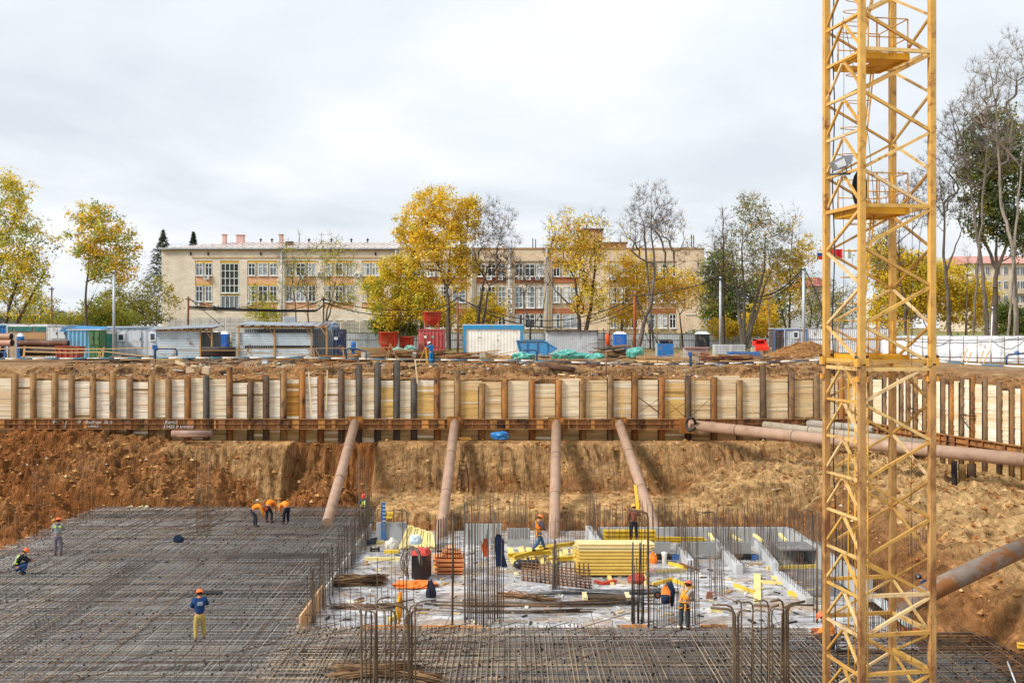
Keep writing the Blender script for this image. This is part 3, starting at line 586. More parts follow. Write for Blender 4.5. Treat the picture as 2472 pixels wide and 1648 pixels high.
# edge boards
def boards():
    for (xa, xb, y, lb) in ((868, 1003, 1513, 'long orange edge board behind the left tall cage, left half'), (1006, 1162, 1514, 'long orange edge board behind the left tall cage, right half'), (1497, 1560, 1512, 'short orange edge board behind the tall single bar'), (1688, 1756, 1512, 'short orange edge board right of the worker with the harness')):
        m = MB(hexc('d8924c')); a, b = P(xa, y, 38.75), P(xb, y, 38.75); m.beam(a, b, .05, .16); one(m, 'edge_board', M_wood, lb, 'board', 'orange formwork edge boards')
    for i in range(4):
        y0 = 39.0 + i * 1.25; m = MB(jit(hexc('e0b080'), .12)); m.b2((-7.72, y0, -8.6), (-7.66, y0 + 1.2, -7.7)); one(m, 'edge_board', M_wood, f'orange side board at the edge of the grey mat, {ordn[i]} from the viewer', 'board', 'orange side boards')
boards()
m = MB(hexc('d2cec8')); m.b2((-7.8, 38.9, SLABZ), (-7.73, 59.4, -8.05)); one(m, 'slab_edge_strip', M_conc, 'pale upright edge strip between the grey mat and the wet slab', 'edge strip')
def wall(x0, y0, x1, y1, zt, th, lab, starters=0, sh=1.3, hc='a9aeb0', zb=SLABZ, group='low concrete walls on the slab'):
    a = Vector((x0, y0, 0)); b = Vector((x1, y1, 0)); t = thing('concrete_wall', ((x0 + x1) / 2, (y0 + y1) / 2, zb), lab, 'concrete wall', group)
    m = MB(hexc(hc)); zc = (zt + zb) / 2; cz = Vector((0, 0, zc)); m.beam(a + cz, b + cz, th, zt - zb); m.build('wall', M_conc, t)
    if starters:
        d = (b - a); L = d.length; d.normalize(); nn = Vector((d.y, -d.x, 0)); k = 0; x = .1
        while x < L and k < 100:
            for s in (-1, 1):
                m = MB(jit(hexc('5d4b3e'), .25)); q = a + d * (x + rnd.uniform(-.05, .05)) + nn * s * th * .32; h = sh * rnd.uniform(.75, 1.15)
                m.bar((q.x, q.y, zt - .05), (q.x + rnd.uniform(-.05, .05), q.y + rnd.uniform(-.04, .04), zt + h), .012, 4); m.build('starter_bar', M_rebar, t); k += 1
            x += starters * rnd.uniform(.7, 1.3)
    return t
YB = 55.3
wall(XA(909, 56.23), 56.23, XA(984, 56.23), 56.23, -7.42, .25, 'pale concrete wall with few bars beside the blue post', .45, .7)
wall(XA(1124, 55.77), 55.77, XA(1212, 55.77), 55.77, -7.42, .25, 'pale concrete wall behind the hanging navy jacket', .33, 1.6)
wall(XA(1224, 55.30), 55.30, XA(1280, 55.30), 55.30, -7.56, .25, 'pale concrete wall left of the walking worker', .3, 1.7)
wall(XA(1423, 54.36), 55.11, XA(1440, 52.49), 51.55, -7.37, .3, 'white end wall left of the yellow beams, seen end on', .3, 1.8, hc='c4c8ca')
wall(XA(1442, YB), YB, XA(1903, YB), YB, -7.51, .28, 'longest concrete wall at the back of the shafts with a row of starter bars', .29, 1.25, hc='b4b8ba')
wall(14.2, 55.2, 14.62, 44.0, -7.51, .26, 'right hand concrete wall running towards the crane mast', .3, 1.3, hc='b4b8ba')
YF = 52.1
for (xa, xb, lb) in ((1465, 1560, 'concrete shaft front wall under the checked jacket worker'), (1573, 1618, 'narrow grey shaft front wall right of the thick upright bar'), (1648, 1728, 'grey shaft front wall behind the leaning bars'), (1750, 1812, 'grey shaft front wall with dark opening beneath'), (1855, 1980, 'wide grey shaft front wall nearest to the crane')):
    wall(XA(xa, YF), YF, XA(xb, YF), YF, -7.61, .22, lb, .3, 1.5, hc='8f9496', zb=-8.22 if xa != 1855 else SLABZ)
for (xa, ya, xb, yb, lb) in ((1632, 1302, 1668, 1352, 'slanting white cross wall between the first two shafts'), (1722, 1296, 1785, 1362, 'slanting white cross wall between the middle shafts'), (1828, 1302, 1872, 1358, 'slanting white cross wall between the last two shafts')):
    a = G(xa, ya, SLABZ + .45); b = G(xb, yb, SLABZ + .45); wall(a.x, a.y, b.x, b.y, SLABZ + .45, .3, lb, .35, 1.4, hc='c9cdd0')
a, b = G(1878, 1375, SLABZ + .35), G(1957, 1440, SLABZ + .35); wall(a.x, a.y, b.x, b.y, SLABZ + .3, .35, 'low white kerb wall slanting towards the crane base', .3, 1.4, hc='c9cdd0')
a, b = G(2090, 1425, -8.4), G(2200, 1510, -8.4); wall(a.x, a.y, b.x, b.y, -8.3, .4, 'white slanted wall with bars seen through the crane mast', .25, 1.1, hc='cfd3d6')
# bars along the left mat's right edge
t = thing('starter_bar_row', (-7.5, 50, SLABZ), 'row of thin upright bars along the edge between the grey mat and the slab', 'rebar'); y = 39.5; k = 0
while y < 57 and k < 100:
    m = MB(jit(hexc('4d423a'), .3)); x = -7.5 + rnd.uniform(-.12, .12); h = rnd.uniform(1.1, 1.9); m.bar((x, y, SLABZ), (x + rnd.uniform(-.05, .05), y, SLABZ + h + .6), .012, 4); m.build('bar', M_rebar, t); y += rnd.uniform(.12, .3); k += 1
t = thing('starter_bar_row', (-7, 39.3, SLABZ), 'row of thin upright bars along the front edge of the slab at its left corner', 'rebar'); x = -7.4
while x < -3.5: m = MB(jit(hexc('4d423a'), .3)); m.bar((x, 39.3 + rnd.uniform(0, 1.5), SLABZ), (x + .02, 39.4, SLABZ + rnd.uniform(1.2, 2.1)), .012, 4); m.build('bar', M_rebar, t); x += rnd.uniform(.1, .24)
# column cages
def cage(bars, Y, ybase, lab, hook=0, r=.022, dep=.5, ties=(), hc='64523f', zb=None, lean=.02):
    """bars: (px, ytop[, hookdir])"""
    xs = [b[0] for b in bars]; zb = ZA(ybase, Y) if zb is None else zb
    t = thing('column_cage', (XA((min(xs) + max(xs)) / 2, Y), Y, zb), lab, 'rebar cage', 'upright rebar cages'); 
    for b in bars:
        px, yt = b[0], b[1]; hk = b[2] if len(b) > 2 else 0; rr = b[3] if len(b) > 3 else r; yy = Y + rnd.uniform(-dep, dep) / 2
        zt = ZA(yt, Y); x = XA(px, Y) * yy / Y; l = rnd.uniform(-lean, lean) * (zt - zb); m = MB(jit(hexc(hc), .3))
        pts = [(x, yy, zb), (x + l * .5, yy, (zb + zt) / 2)]
        if hk:
            s = abs(hk); e = rnd.uniform(-.6, .6); pts += [(x + l, yy, zt - .2), (x + l + hk * .06, yy + .02 * e, zt - .06), (x + l + hk * .22, yy + .1 * e, zt), (x + l + hk * .75, yy + .6 * e, zt + .03)]
        else: pts.append((x + l, yy, zt))
        m.tube(pts, rr, 6); m.build('bar', M_rebar, t)
    for yt in ties:
        z = ZA(yt, Y); a, b = XA(min(xs), Y) - .05, XA(max(xs), Y) + .05; m = MB(hexc('4a3c32')); m.tube([(a, Y - dep / 2, z), (b, Y - dep / 2, z), (b, Y + dep / 2, z), (a, Y + dep / 2, z), (a, Y - dep / 2, z)], .009, 4); m.build('tie', M_rebar, t)
    return t
H = 1
cage([(874, 1466, -.6, .036), (886, 1472, .5), (893, 1475, -.5), (901, 1462, .7, .028), (909, 1470, -.8), (913, 1450, .5), (933, 1468, -.5), (940, 1458, .8), (953, 1467, -.6, .03), (975, 1472, .6), (985, 1462, .5), (990, 1464, -.9, .042), (997, 1470, .7, .03), (1004, 1452, .8)], 30.5, 1700, 'tall bent topped cage at the bottom of the picture left of centre', ties=(1560, 1640), zb=MATZ - .6, dep=.6)
cage([(1772, 1462, -.8, .032), (1778, 1465, -.9, .038), (1784, 1468, .4, .032), (1790, 1450, -.4), (1812, 1452, -.5), (1821, 1470, .4), (1838, 1452, -.5, .018), (1852, 1452, -.6), (1857, 1460, .4, .032), (1867, 1462, .3), (1883, 1470, .5), (1892, 1452, -.6, .03), (1897, 1462, .8, .038), (1905, 1462, .9, .03)], 30.5, 1700, 'tall bent topped cage at the bottom of the picture right of centre', ties=(), zb=MATZ - .6, dep=.6)
def grid_cage(x0, x1, n, yt0, yt1, Y, yb, lab, **k):
    return cage([(x0 + (x1 - x0) * (i + rnd.uniform(-.3, .3)) / (n - 1), rnd.uniform(yt0, yt1)) for i in range(n)], Y, yb, lab, **k)
grid_cage(1121, 1214, 26, 1165, 1300, 40.86, 1508, 'dense tall wall of dark bars in front of the hanging jackets', r=.018, dep=1.2, ties=(1455,), hc='54483e', lean=.012)
grid_cage(1525, 1556, 8, 1290, 1400, 40.86, 1503, 'narrow dark cage left of the thick single upright bar', r=.018, hc='3d3530')
cage([(1527, 1308, 0, .028), (1541, 1310, 0, .03), (1550, 1310, 0, .018)], 40.68, 1505, 'three splayed dark bars in front of the yellow beam stack', lean=.03, hc='3d3530')
cage([(1566, 1236, -.9, .04)], 40.21, 1513, 'single thick upright bar with a bent top right of the beam stack', hc='5b4632')
cage([(1548, 1240, -.5, .014)], 43.11, 1490, 'thin bent top bar behind the thick single bar')
grid_cage(1572, 1665, 24, 1370, 1440, 40.49, 1508, 'cage of thin bars behind the harnessed worker', r=.012, dep=.6, ties=(1424,), hc='4a4038')
cage([(1683, 1235, .7, .016), (1688, 1241, .8, .016), (1672, 1350, 0, .016), (1678, 1352, 0, .028), (1658, 1352, 0, .016), (1665, 1350, 0, .016)], 40.49, 1510, 'tall bent top bars just right of the harnessed worker', hc='4a4038')
grid_cage(1715, 1748, 9, 1296, 1350, 44.99, 1440, 'short leaning cage with a shovel beside it on the slab', r=.016, dep=.5, lean=.03)
cage([(1965, 1232, -.5, .018), (1971, 1233, -.7, .03), (1974, 1236, 0, .016), (1984, 1250, 0, .016)], 40.77, 1510, 'tall bent top bars just left of the crane mast')
grid_cage(1333, 1350, 7, 1300, 1330, 45.46, 1455, 'bundle of bars rising in front of the third strut', r=.02, dep=.3, hc='4b3f36')
grid_cage(1052, 1078, 8, 1242, 1255, 46.86, 1345, 'row of upright bars right of the second strut', r=.018, dep=.2, hc='4b3b2e')
grid_cage(1082, 1122, 10, 1240, 1252, 46.86, 1345, 'square headed frame of upright bars above the orange beams', r=.014, dep=.3, ties=(1242,), hc='4b3b2e')
cage([(1092, 1240, 0, .042)], 40.11, 1512, 'single thick dark bar standing left of the dense bar wall', hc='4a3a2c')
cage([(975, 1230, -.4, .016), (981, 1232, -.4, .018)], 40.68, 1508, 'two tall bars with bent tops behind the black bin', hc='5b4a3a')
cage([(910, 1346, 0, .018), (946, 1330, 0, .01), (956, 1330, 0, .01)], 40.30, 1508, 'thin bars behind the left tall cage')
grid_cage(1288, 1410, 34, 1235, 1262, 53.89, 1315, 'long row of thin brown bars between the walking worker and the white end wall', r=.012, dep=.2)
grid_cage(1228, 1278, 16, 1185, 1230, 54.36, 1300, 'cluster of tall thin bars behind the walking worker', r=.014, dep=.6)
grid_cage(862, 894, 14, 1085, 1180, 56.70, 1300, 'tall thin cage standing around the worker in the lime vest', r=.013, dep=.8, ties=(1150, 1200, 1240))
grid_cage(474, 510, 12, 1075, 1150, 55.5, 1290, 'tall faint cage rising from the far part of the grey mat', r=.012, dep=.7, ties=(1130, 1180, 1230, 1270), hc='7a5c40')
grid_cage(79, 122, 12, 1085, 1160, 52.49, 1300, 'tall faint cage behind the worker in the grey jacket', r=.012, dep=.7, ties=(1150, 1220), hc='7a5230')
grid_cage(192, 228, 12, 1080, 1160, 60, 1260, 'tall faint cage at the far left corner of the grey mat', r=.012, dep=.7, ties=(1130, 1200), hc='7a5230')
grid_cage(2195, 2262, 20, 1245, 1290, 46.86, 1420, 'row of brown bars seen through the right side of the crane mast', r=.014, dep=.8, hc='5a4634')
grid_cage(2005, 2070, 14, 1240, 1290, 46.86, 1420, 'row of brown bars seen through the left side of the crane mast', r=.014, dep=.8, hc='5a4634')
grid_cage(2085, 2200, 30, 1440, 1470, 38.43, 1530, 'short comb of bars low down inside the view through the crane mast', r=.014, dep=.8, hc='463c34')
# wires at the lower left slope
grid_cage(4, 215, 44, 1225, 1330, 58.5, 1335, 'long row of thin rusty bars along the left edge of the grey mat', r=.011, dep=4, hc='8a5a34')
# ------------------------------------------------------------------ tower crane mast
TD = 28.0; T0 = Vector(((2080 - CX) * TD / F, TD, 0)); TA = Vector((1.96, .345, 0)); TB = Vector((-.345, 1.96, 0))
LEG = {'n': T0, 'r': T0 + TA, 'l': T0 + TB, 'b': T0 + TA + TB}
def LZ(L): return 1.80 + 1.017 * L
tower = thing('tower_crane', (T0.x + .8, T0.y + 1.1, LZ(-11)), 'tall yellow lattice tower crane mast on the right with ladders and platforms', 'crane')
YL = ['cfa352', 'd8b472', 'c4964a', 'd4ac68', 'bd9048', 'dcbc88']  # the paler creams imitate braces lit from above, dealt out at random
ctr = (LEG['n'] + LEG['b']) / 2
def lv(k, L, inset=.0):
    p = LEG[k].copy(); p += (ctr - p).normalized() * inset; return Vector((p.x, p.y, LZ(L)))
ang = math.atan2(TA.y, TA.x)
for k, p in LEG.items():
    m = MB(hexc('cc9e50'))
    m.box((p.x, p.y, (LZ(12) + LZ(0)) / 2), (.16, .16, LZ(12) - LZ(0)), rz=ang); m.build('mast_leg', M_tower, tower)
    m = MB(hexc('b88c54')); m.box((p.x, p.y, (LZ(0) + LZ(-11)) / 2 - .02), (.162, .162, LZ(0) - LZ(-11) - .06), rz=ang); m.build('mast_leg', M_worn, tower)
    for dx_ in (-.125, .125):
        q = p + TA.normalized() * dx_; m = MB(hexc('cf9a40')); m.box((q.x, q.y, LZ(0) + .04), (.08, .19, .22), rz=ang); m.build('joint_sleeve', M_tower, tower)
        m = MB(hexc('d09038')); m.box((q.x, q.y, LZ(0) - .4), (.06, .15, .14), rz=ang); m.build('joint_sleeve', M_tower, tower)
    m = MB(hexc('4a4644'))
    for dx_ in (-.16, .16):
        q = p + TA.normalized() * dx_; m.lathe((q.x, q.y, LZ(0) + .15), [(.0, .07), (.04, .07), (.04, 0), (0, 0)], 10)
    m.build('bolt', M_rust, tower)
def brace(a, b, w=.07, c=None):
    m = MB(jit(hexc(c or rnd.choice(YL)), .06)); d = (b - a).normalized(); m.beam(a + d * .08, b - d * .08, w, w * .95); m.build('brace', M_tower, tower)
def face(k1, k2, off): return off
for L in range(-10, 12):
    # near-right face: near odd, right even;  back-right: back even, right odd;  back-left: back even, left odd
    odd = L % 2 != 0
    lo_, hi_ = L, L + 1
    brace(lv('n' if odd else 'r', lo_), lv('r' if odd else 'n', hi_), .08)
    brace(lv('r' if odd else 'b', lo_, .02), lv('b' if odd else 'r', hi_, .02), .062)
    brace(lv('l' if odd else 'b', lo_, .02), lv('b' if odd else 'l', hi_, .02), .062)
    if 0 <= L < 4: brace(lv('l' if odd else 'n', lo_), lv('n' if odd else 'l', hi_), .07)
    else:
        a, b = lv('l', L + 1), lv('n', L + 1); mid = (a + b) / 2; mid.z -= .03
        brace(a, b, .068); brace(mid, lv('l', L) + Vector((0, 0, .1)), .062); brace(mid, lv('n', L) + Vector((0, 0, .1)), .062)
for L, fs in ((0, 'nr nl rb lb'), (4, 'nr nl rb lb'), (8, 'nr rb lb'), (-6, 'nr lb'), (-7, 'nr lb rb'), (-8, 'nr rb'), (-9, 'nr nl rb lb')):
    for f_ in fs.split():
        brace(lv(f_[0], L) + Vector((0, 0, .06)), lv(f_[1], L) + Vector((0, 0, .06)), .1)
        if L == 0: brace(lv(f_[0], L) - Vector((0, 0, .14)), lv(f_[1], L) - Vector((0, 0, .14)), .1)
a = TA / 1.99; b = TB / 1.99
def TP(u, v, z): q = T0 + a * u + b * v; return Vector((q.x, q.y, z))
for L in (0, 4, 8):
    z = LZ(L) + .14 if L == 0 else LZ(L) - .05
    m = MB(hexc('d59a22'))
    m.beam(TP(.12, .2, z), TP(1.45, .2, z), .05, .17); m.beam(TP(.12, 1.75, z), TP(1.45, 1.75, z), .05, .17); m.beam(TP(1.45, .2, z), TP(1.45, 1.75, z), .05, .17); m.beam(TP(.12, .2, z), TP(.12, 1.75, z), .05, .17)
    m.poly([TP(.14, .22, z - .03), TP(1.43, .22, z - .03), TP(1.43, 1.73, z - .03), TP(.7, 1.73, z - .03), TP(.7, .9, z - .03), TP(.14, .9, z - .03)])
    pl = m.build('platform', M_tower, tower)
    m = MB(hexc('d89e34'))
    for h in (1.0, .5):
        m.tube([TP(.3, .22, z + h), TP(1.43, .22, z + h), TP(1.43, 1.7, z + h), TP(.2, 1.7, z + h)], .017, 6)
    for u, v in ((.3, .22), (.9, .22), (1.43, .22), (1.43, 1.0), (1.43, 1.7), (.8, 1.7), (.2, 1.7), (.55, .22)): m.bar(TP(u, v, z), TP(u, v, z + 1.0), .022, 6)
    m.build('railing', M_tower, pl)
for L in (0, 4, 8):
    z0 = LZ(L) + .1; z1 = LZ(L + 4) + .3 if L < 8 else LZ(L + 2)
    m = MB(hexc('cf9a36')); p0 = TP(.55, 1.2, z0); p1 = TP(1.05, 1.2, z1); dv = b * .38
    for s in (0, 1): m.beam(p0 + dv * s + a * .12 * s, p1 + dv * s + a * .12 * s, .035, .03)
    ld = m.build('ladder', M_tower, tower); m = MB(hexc('c0984a'))
    for i in range(14): q = p0.lerp(p1, (i + .5) / 14); m.bar(q, q + dv + a * .12, .01, 5)
    m.build('rungs', M_tower, ld); m = MB(hexc('cf9a36'))
    for i in range(4):
        q = p0.lerp(p1, .35 + i * .17); m.tube([q + a * (-.7 * math.sin(t_)) + dv * (.5 - .6 * math.cos(t_)) for t_ in [j * math.pi / 8 for j in range(9)]], .013, 5)
    m.build('safety_hoops', M_tower, ld)
m = MB(hexc('cf9a36')); 
for u in (.32, .68): m.bar(TP(u, .95, LZ(-11)), TP(u, .95, LZ(0)), .026, 6)
ld = m.build('ladder', M_tower, tower); m = MB(hexc('c0984a'))
for i in range(36): z = LZ(-11) + i * .3; m.bar(TP(.32, .95, z), TP(.68, .95, z), .009, 5)
m.build('rungs', M_tower, ld)
m = MB(hexc('c0922e')); m.bar(TP(.2, 1.1, LZ(-11)), TP(.2, 1.1, LZ(0)), .02, 6); m.build('conduit', M_tower, tower)
# cables
m = MB(hexc('24201f')); q = T0 + b * 1.72 + a * .04
m.tube([(q.x + .03 * math.sin(i * .9) + (.006 * max(0, i - 22)), q.y - .12, LZ(11.5) - i * .55) for i in range(42)], .017, 6); one(m, 'power_cable', M_rubber, 'black power cable hanging down the left leg of the crane mast', 'cable')
for u, v, lb in ((.18, 1.35, 'thin steel wire hanging inside the left half of the crane mast'), (1.62, .35, 'thin dark cable hanging beside the right leg of the crane mast')):
    m = MB(hexc('3a3634')); m.tube([TP(u + .02 * math.sin(i), v, LZ(9 if u < 1 else 5) - i * .8) for i in range(22)], .007, 5); one(m, 'hanging_wire', M_rubber, lb, 'wire')
m = MB(hexc('33302f')); m.tube([TP(.1, 1.2, LZ(9.2)), TP(.9, 1.3, LZ(6)), TP(1.1, 1.35, LZ(4.2))], .008, 5); one(m, 'slanting_wire', M_rubber, 'thin dark wire slanting across the upper crane mast', 'wire')
# coil and floodlight
c = P(2080, 455, 29.0); t = thing('cable_coil', tuple(c), 'coil of black cable hung inside the mast above the middle platform', 'cable coil'); m = MB(hexc('1c1b1b'))
for k in range(6):
    m.tube([(c.x + (.12 + .012 * k) * math.cos(i / 16 * 6.283) * 1.1, c.y + .03 * k, c.z + (.42 + .015 * k) * math.sin(i / 16 * 6.283)) for i in range(17)], .02, 6)
m.build('coil', M_rubber, t)
fl = thing('floodlight', tuple(P(2030, 394, 29)), 'grey floodlight clamped to the left face of the crane mast', 'floodlight')
q = P(2030, 394, 28.8); m = MB(hexc('8d9298')); m.prism([(q.x - .28, q.z + .02), (q.x + .02, q.z + .17), (q.x + .26, q.z + .2), (q.x + .27, q.z + .05), (q.x + .12, q.z - .12), (q.x - .16, q.z - .2)], 'y', q.y - .16, q.y + .16); m.build('housing', M_sheet, fl)
m = MB(hexc('c9ced4')); m.prism([(q.x - .22, q.z - .02), (q.x + .03, q.z + .1), (q.x + .1, q.z - .08), (q.x - .12, q.z - .16)], 'y', q.y - .185, q.y - .163); m.build('reflector', M_glass, fl)
m = MB(hexc('5f6468')); m.tube([(q.x + .2, q.y - .2, q.z), (q.x + .22, q.y - .2, q.z - .28), (q.x + .22, q.y + .2, q.z - .28), (q.x + .2, q.y + .2, q.z)], .014, 5); m.bar((q.x - .3, q.y, q.z - .3), (q.x + .25, q.y, q.z - .28), .03, 8); m.build('bracket', M_rust, fl)
# ------------------------------------------------------------------ school building, 180 m away
BY = 180.0
def bx(px): return XA(px, BY)
def bz(py): return ZA(py, BY)
def brect(m, x0, x1, y0, y1, ya, yb):
    """box given by photo pixels on the facade plane and depths"""
    m.b2((bx(x0), ya, bz(y1)), (bx(x1), yb, bz(y0)))
bl = thing('school_building', (bx(1045), BY + 7, bz(815)), 'long tan brick building with rows of white framed windows behind the trees', 'building')
BR, BR2, SAL, YEL, RED = hexc('e2d4c0'), hexc('e3cbae'), hexc('e6b08a'), hexc('dcae4c'), hexc('b06e4c')
m = MB(BR); m.b2((bx(390), BY + .25, bz(815)), (bx(957), BY + 14, bz(604)))
for x0, x1, y0, y1 in ((390, 471, 604, 745), (513, 532, 629, 745), (577, 597, 629, 745), (669, 689, 629, 745), (763, 783, 629, 745), (854, 874, 629, 745), (919, 957, 604, 745), (471, 919, 604, 629)):
    m.col = jit(BR, .03); brect(m, x0, x1, y0, y1, BY, BY + .25)
m.col = jit(BR, .02); brect(m, 390, 957, 745, 815, BY - .05, BY)
m.col = hexc('c8a67c'); brect(m, 464, 922, 620, 623, BY - .12, BY); brect(m, 389, 958, 603, 606, BY - .3, BY)
m.build('left_wing_wall', M_plaster, bl)
m = MB(BR2); m.b2((bx(957), BY + .3, bz(820)), (bx(1700), BY + 15, bz(600)))
for x0, x1 in ((957, 988), (1128, 1150), (1222, 1243), (1313, 1333), (1400, 1471), (1541, 1564), (1633, 1700)): m.col = jit(BR2, .04); brect(m, x0, x1, 630, 820, BY - .05, BY + .3)
m.col = jit(BR2, .02); brect(m, 957, 1700, 600, 630, BY - .1, BY + .29); m.col = hexc('b98f66'); brect(m, 956, 1701, 598, 601, BY - .25, BY)
m.build('right_wing_wall', M_plaster, bl)
for x0, x1 in ((471, 513), (597, 669), (689, 763), (783, 854), (874, 919)):
    for y0, y1, c in ((666, 684, SAL), (729, 746, SAL), (629, 635, YEL), (684, 689, YEL)):
        m = MB(jit(c, .05)); brect(m, x0, x1, y0, y1, BY + .08, BY + .24); m.build('spandrel_panel' if c is SAL else 'yellow_band', M_plaster, bl)
m = MB(YEL); brect(m, 532, 577, 629, 635, BY + .08, BY + .24); m.build('yellow_band', M_plaster, bl)
m = MB(YEL); brect(m, 532, 577, 708, 713, BY + .08, BY + .24); m.build('yellow_band', M_plaster, bl)
for x0, x1 in ((1150, 1222), (1243, 1313), (1471, 1541), (1564, 1633), (1333, 1400), (988, 1128)):
    for y0, y1 in ((668, 682), (744, 757)):
        m = MB(jit(RED, .12)); brect(m, x0, x1, y0, y1, BY + .1, BY + .28); m.build('brick_panel', M_plaster, bl)
def window(x0, x1, y0, y1, nx=2, ny=2, tall=False, curtain=None):
    X0, X1, Z0, Z1 = bx(x0), bx(x1), bz(y1), bz(y0); w = .1; m = MB(hexc('e2e4e4')); ya, yb = BY + .02, BY + .16
    m.b2((X0, ya, Z0), (X0 + w, yb, Z1)); m.b2((X1 - w, ya, Z0), (X1, yb, Z1)); m.b2((X0 + w, ya, Z0), (X1 - w, yb, Z0 + w)); m.b2((X0 + w, ya, Z1 - w), (X1 - w, yb, Z1))
    for i in range(1, nx): x = X0 + (X1 - X0) * i / nx; m.b2((x - .05, ya + .01, Z0 + w), (x + .05, yb - .01, Z1 - w))
    fr = [i / ny for i in range(1, ny)] if ny != 2 else [.66]
    for f_ in fr: z = Z0 + (Z1 - Z0) * f_; m.b2((X0 + w, ya + .02, z - .05), (X1 - w, yb - .02, z + .05))
    m.b2((X0 - .06, BY - .18, Z0 - .12), (X1 + .06, BY + .1, Z0 - .02))
    fo = m.build('window', M_matte, bl); m = MB()
    c = rnd.random(); base = hexc('2b3134') if c < .6 else hexc('6f7a80') if c < .8 else hexc('a9b0b2')
    for i in range(nx):
        for j in range(ny):
            m.col = jit(base, .4); m.b2((X0 + w + (X1 - X0 - 2 * w) * i / nx, BY + .12, Z0 + w + (Z1 - Z0 - 2 * w) * j / ny), (X0 + w + (X1 - X0 - 2 * w) * (i + 1) / nx, BY + .20, Z0 + w + (Z1 - Z0 - 2 * w) * (j + 1) / ny))
    m.build('glass', M_glass, fo)
    if rnd.random() < .35: m = MB(hexc('d8d4c8')); k = rnd.random(); m.b2((X0 + w, BY + .105, Z0 + w), (X0 + w + (X1 - X0) * .3, BY + .115, Z1 - w)); m.build('curtain', M_cloth, fo)
LW = [(472, 489), (495, 512), (599, 616), (623, 646), (651, 668), (690, 706), (714, 737), (744, 762), (784, 800), (809, 827), (836, 853), (875, 893), (898, 916)]
for x0, x1 in LW:
    window(x0, x1, 635, 665); window(x0, x1, 690, 728)
    if x0 > 780: window(x0, x1, 755, 771)
window(533, 576, 636, 707, 4, 4); window(533, 576, 714, 744, 4, 1)
for g in ((1151, 1172), (1177, 1197), (1202, 1221), (1244, 1262), (1267, 1291), (1295, 1312), (1335, 1352), (1358, 1398), (1473, 1490), (1496, 1519), (1523, 1540), (1566, 1582), (1588, 1610), (1616, 1632), (992, 1018), (1024, 1050), (1056, 1084), (1092, 1124)):
    window(g[0], g[1], 637, 667, 2, 2); window(g[0], g[1], 691 if g[0] < 1460 else 694, 743 if g[0] < 1330 and g[0] > 1140 else 730, 2, 4 if g[0] < 1330 else 3); window(g[0], g[1], 758, 792, 2, 2)
window(1655, 1679, 641, 664, 2, 1); window(1655, 1679, 731, 758); window(1433, 1449, 675, 694, 1, 2)
for x, y in ((459, 0), (501, 0), (628, 0), (814, 0), (905, 0)):
    m = MB(hexc('2a1c14')); brect(m, x, x + 3.5, 609, 616, BY - .15, BY + .3)
    m.build('vent_hole', M_matte, bl)
# roof of the left wing: low hipped metal roof with seams
z0, z1 = bz(600), bz(577); X0, X1 = bx(384), bx(960); m = MB(hexc('dcd2cc'))
a, b, c, d, e, f = (X0, BY - .5, z0), (X1, BY - .5, z0), (X1, BY + 15, z0), (X0, BY + 15, z0), (bx(520), BY + 7, z1), (X1, BY + 7, z1)
m.poly([a, b, f, e]); m.poly([d, a, e]); m.poly([c, d, e, f]); m.poly([b, c, f]); rf = m.build('roof', M_sheet, bl)
m = MB(hexc('cdb8b0'))
for i in range(34):
    x = X0 + 2 + (X1 - X0 - 3) * i / 34; t_ = min(1, max(.02, (x - X0) / (e[0] - X0))); m.beam((x, BY - .5, z0 + .04), (x + 2.6 * t_, BY - .5 + 7.5 * t_, z0 + (z1 - z0) * t_ + .05), .05, .07)
m.build('roof_seams', M_sheet, rf); m = MB(hexc('aeb6bc')); m.beam((X0, BY - .55, z0 - .02), (X1, BY - .55, z0 - .02), .16, .2); m.build('gutter', M_sheet, rf)
m = MB(hexc('9a9a9a'))
for i in range(24): x = X0 + .5 + (X1 - X0 - 1) * i / 23; m.bar((x, BY - .3, z0), (x, BY - .3, z0 + .7), .02, 4)
m.bar((X0 + .5, BY - .3, z0 + .7), (X1 - .5, BY - .3, z0 + .7), .02, 4); m.build('roof_railing', M_rust, rf)
for x0, x1, y0, y1, yy in ((517, 525, 561, 585, 5), (548, 566, 561, 582, 6), (658, 666, 561, 586, 5)):
    m = MB(hexc('d8b0a4')); m.b2((bx(x0), BY + yy, bz(y1 + 4)), (bx(x1), BY + yy + 1, bz(y0))); m.col = hexc('b9867a'); m.b2((bx(x0) - .12, BY + yy - .1, bz(y0)), (bx(x1) + .12, BY + yy + 1.1, bz(y0 - 2))); m.build('chimney', M_plaster, rf)
m = MB(hexc('5b4038')); m.b2((bx(680), BY + 3, bz(594)), (bx(697), BY + 4.2, bz(579))); m.build('roof_hatch', M_matte, rf)
for x in (606, 634, 727, 783, 833, 874): m = MB(hexc('4a3c38')); m.lathe((bx(x), BY + 7, z1 - .1), [(.12, 0), (.12, .45), (.3, .5), (.05, .8), (0, .8)], 8); m.build('roof_vent', M_rust, rf)
for x, h in ((703, 553), (758, 553), (519, 574)): m = MB(hexc('6f6f70')); m.bar((bx(x), BY + 7, z1 - .2), (bx(x), BY + 7, bz(h)), .05, 5); m.bar((bx(x) - .5, BY + 7, bz(h + 4)), (bx(x) + .5, BY + 7, bz(h + 4)), .03, 4); m.build('antenna', M_rust, rf)
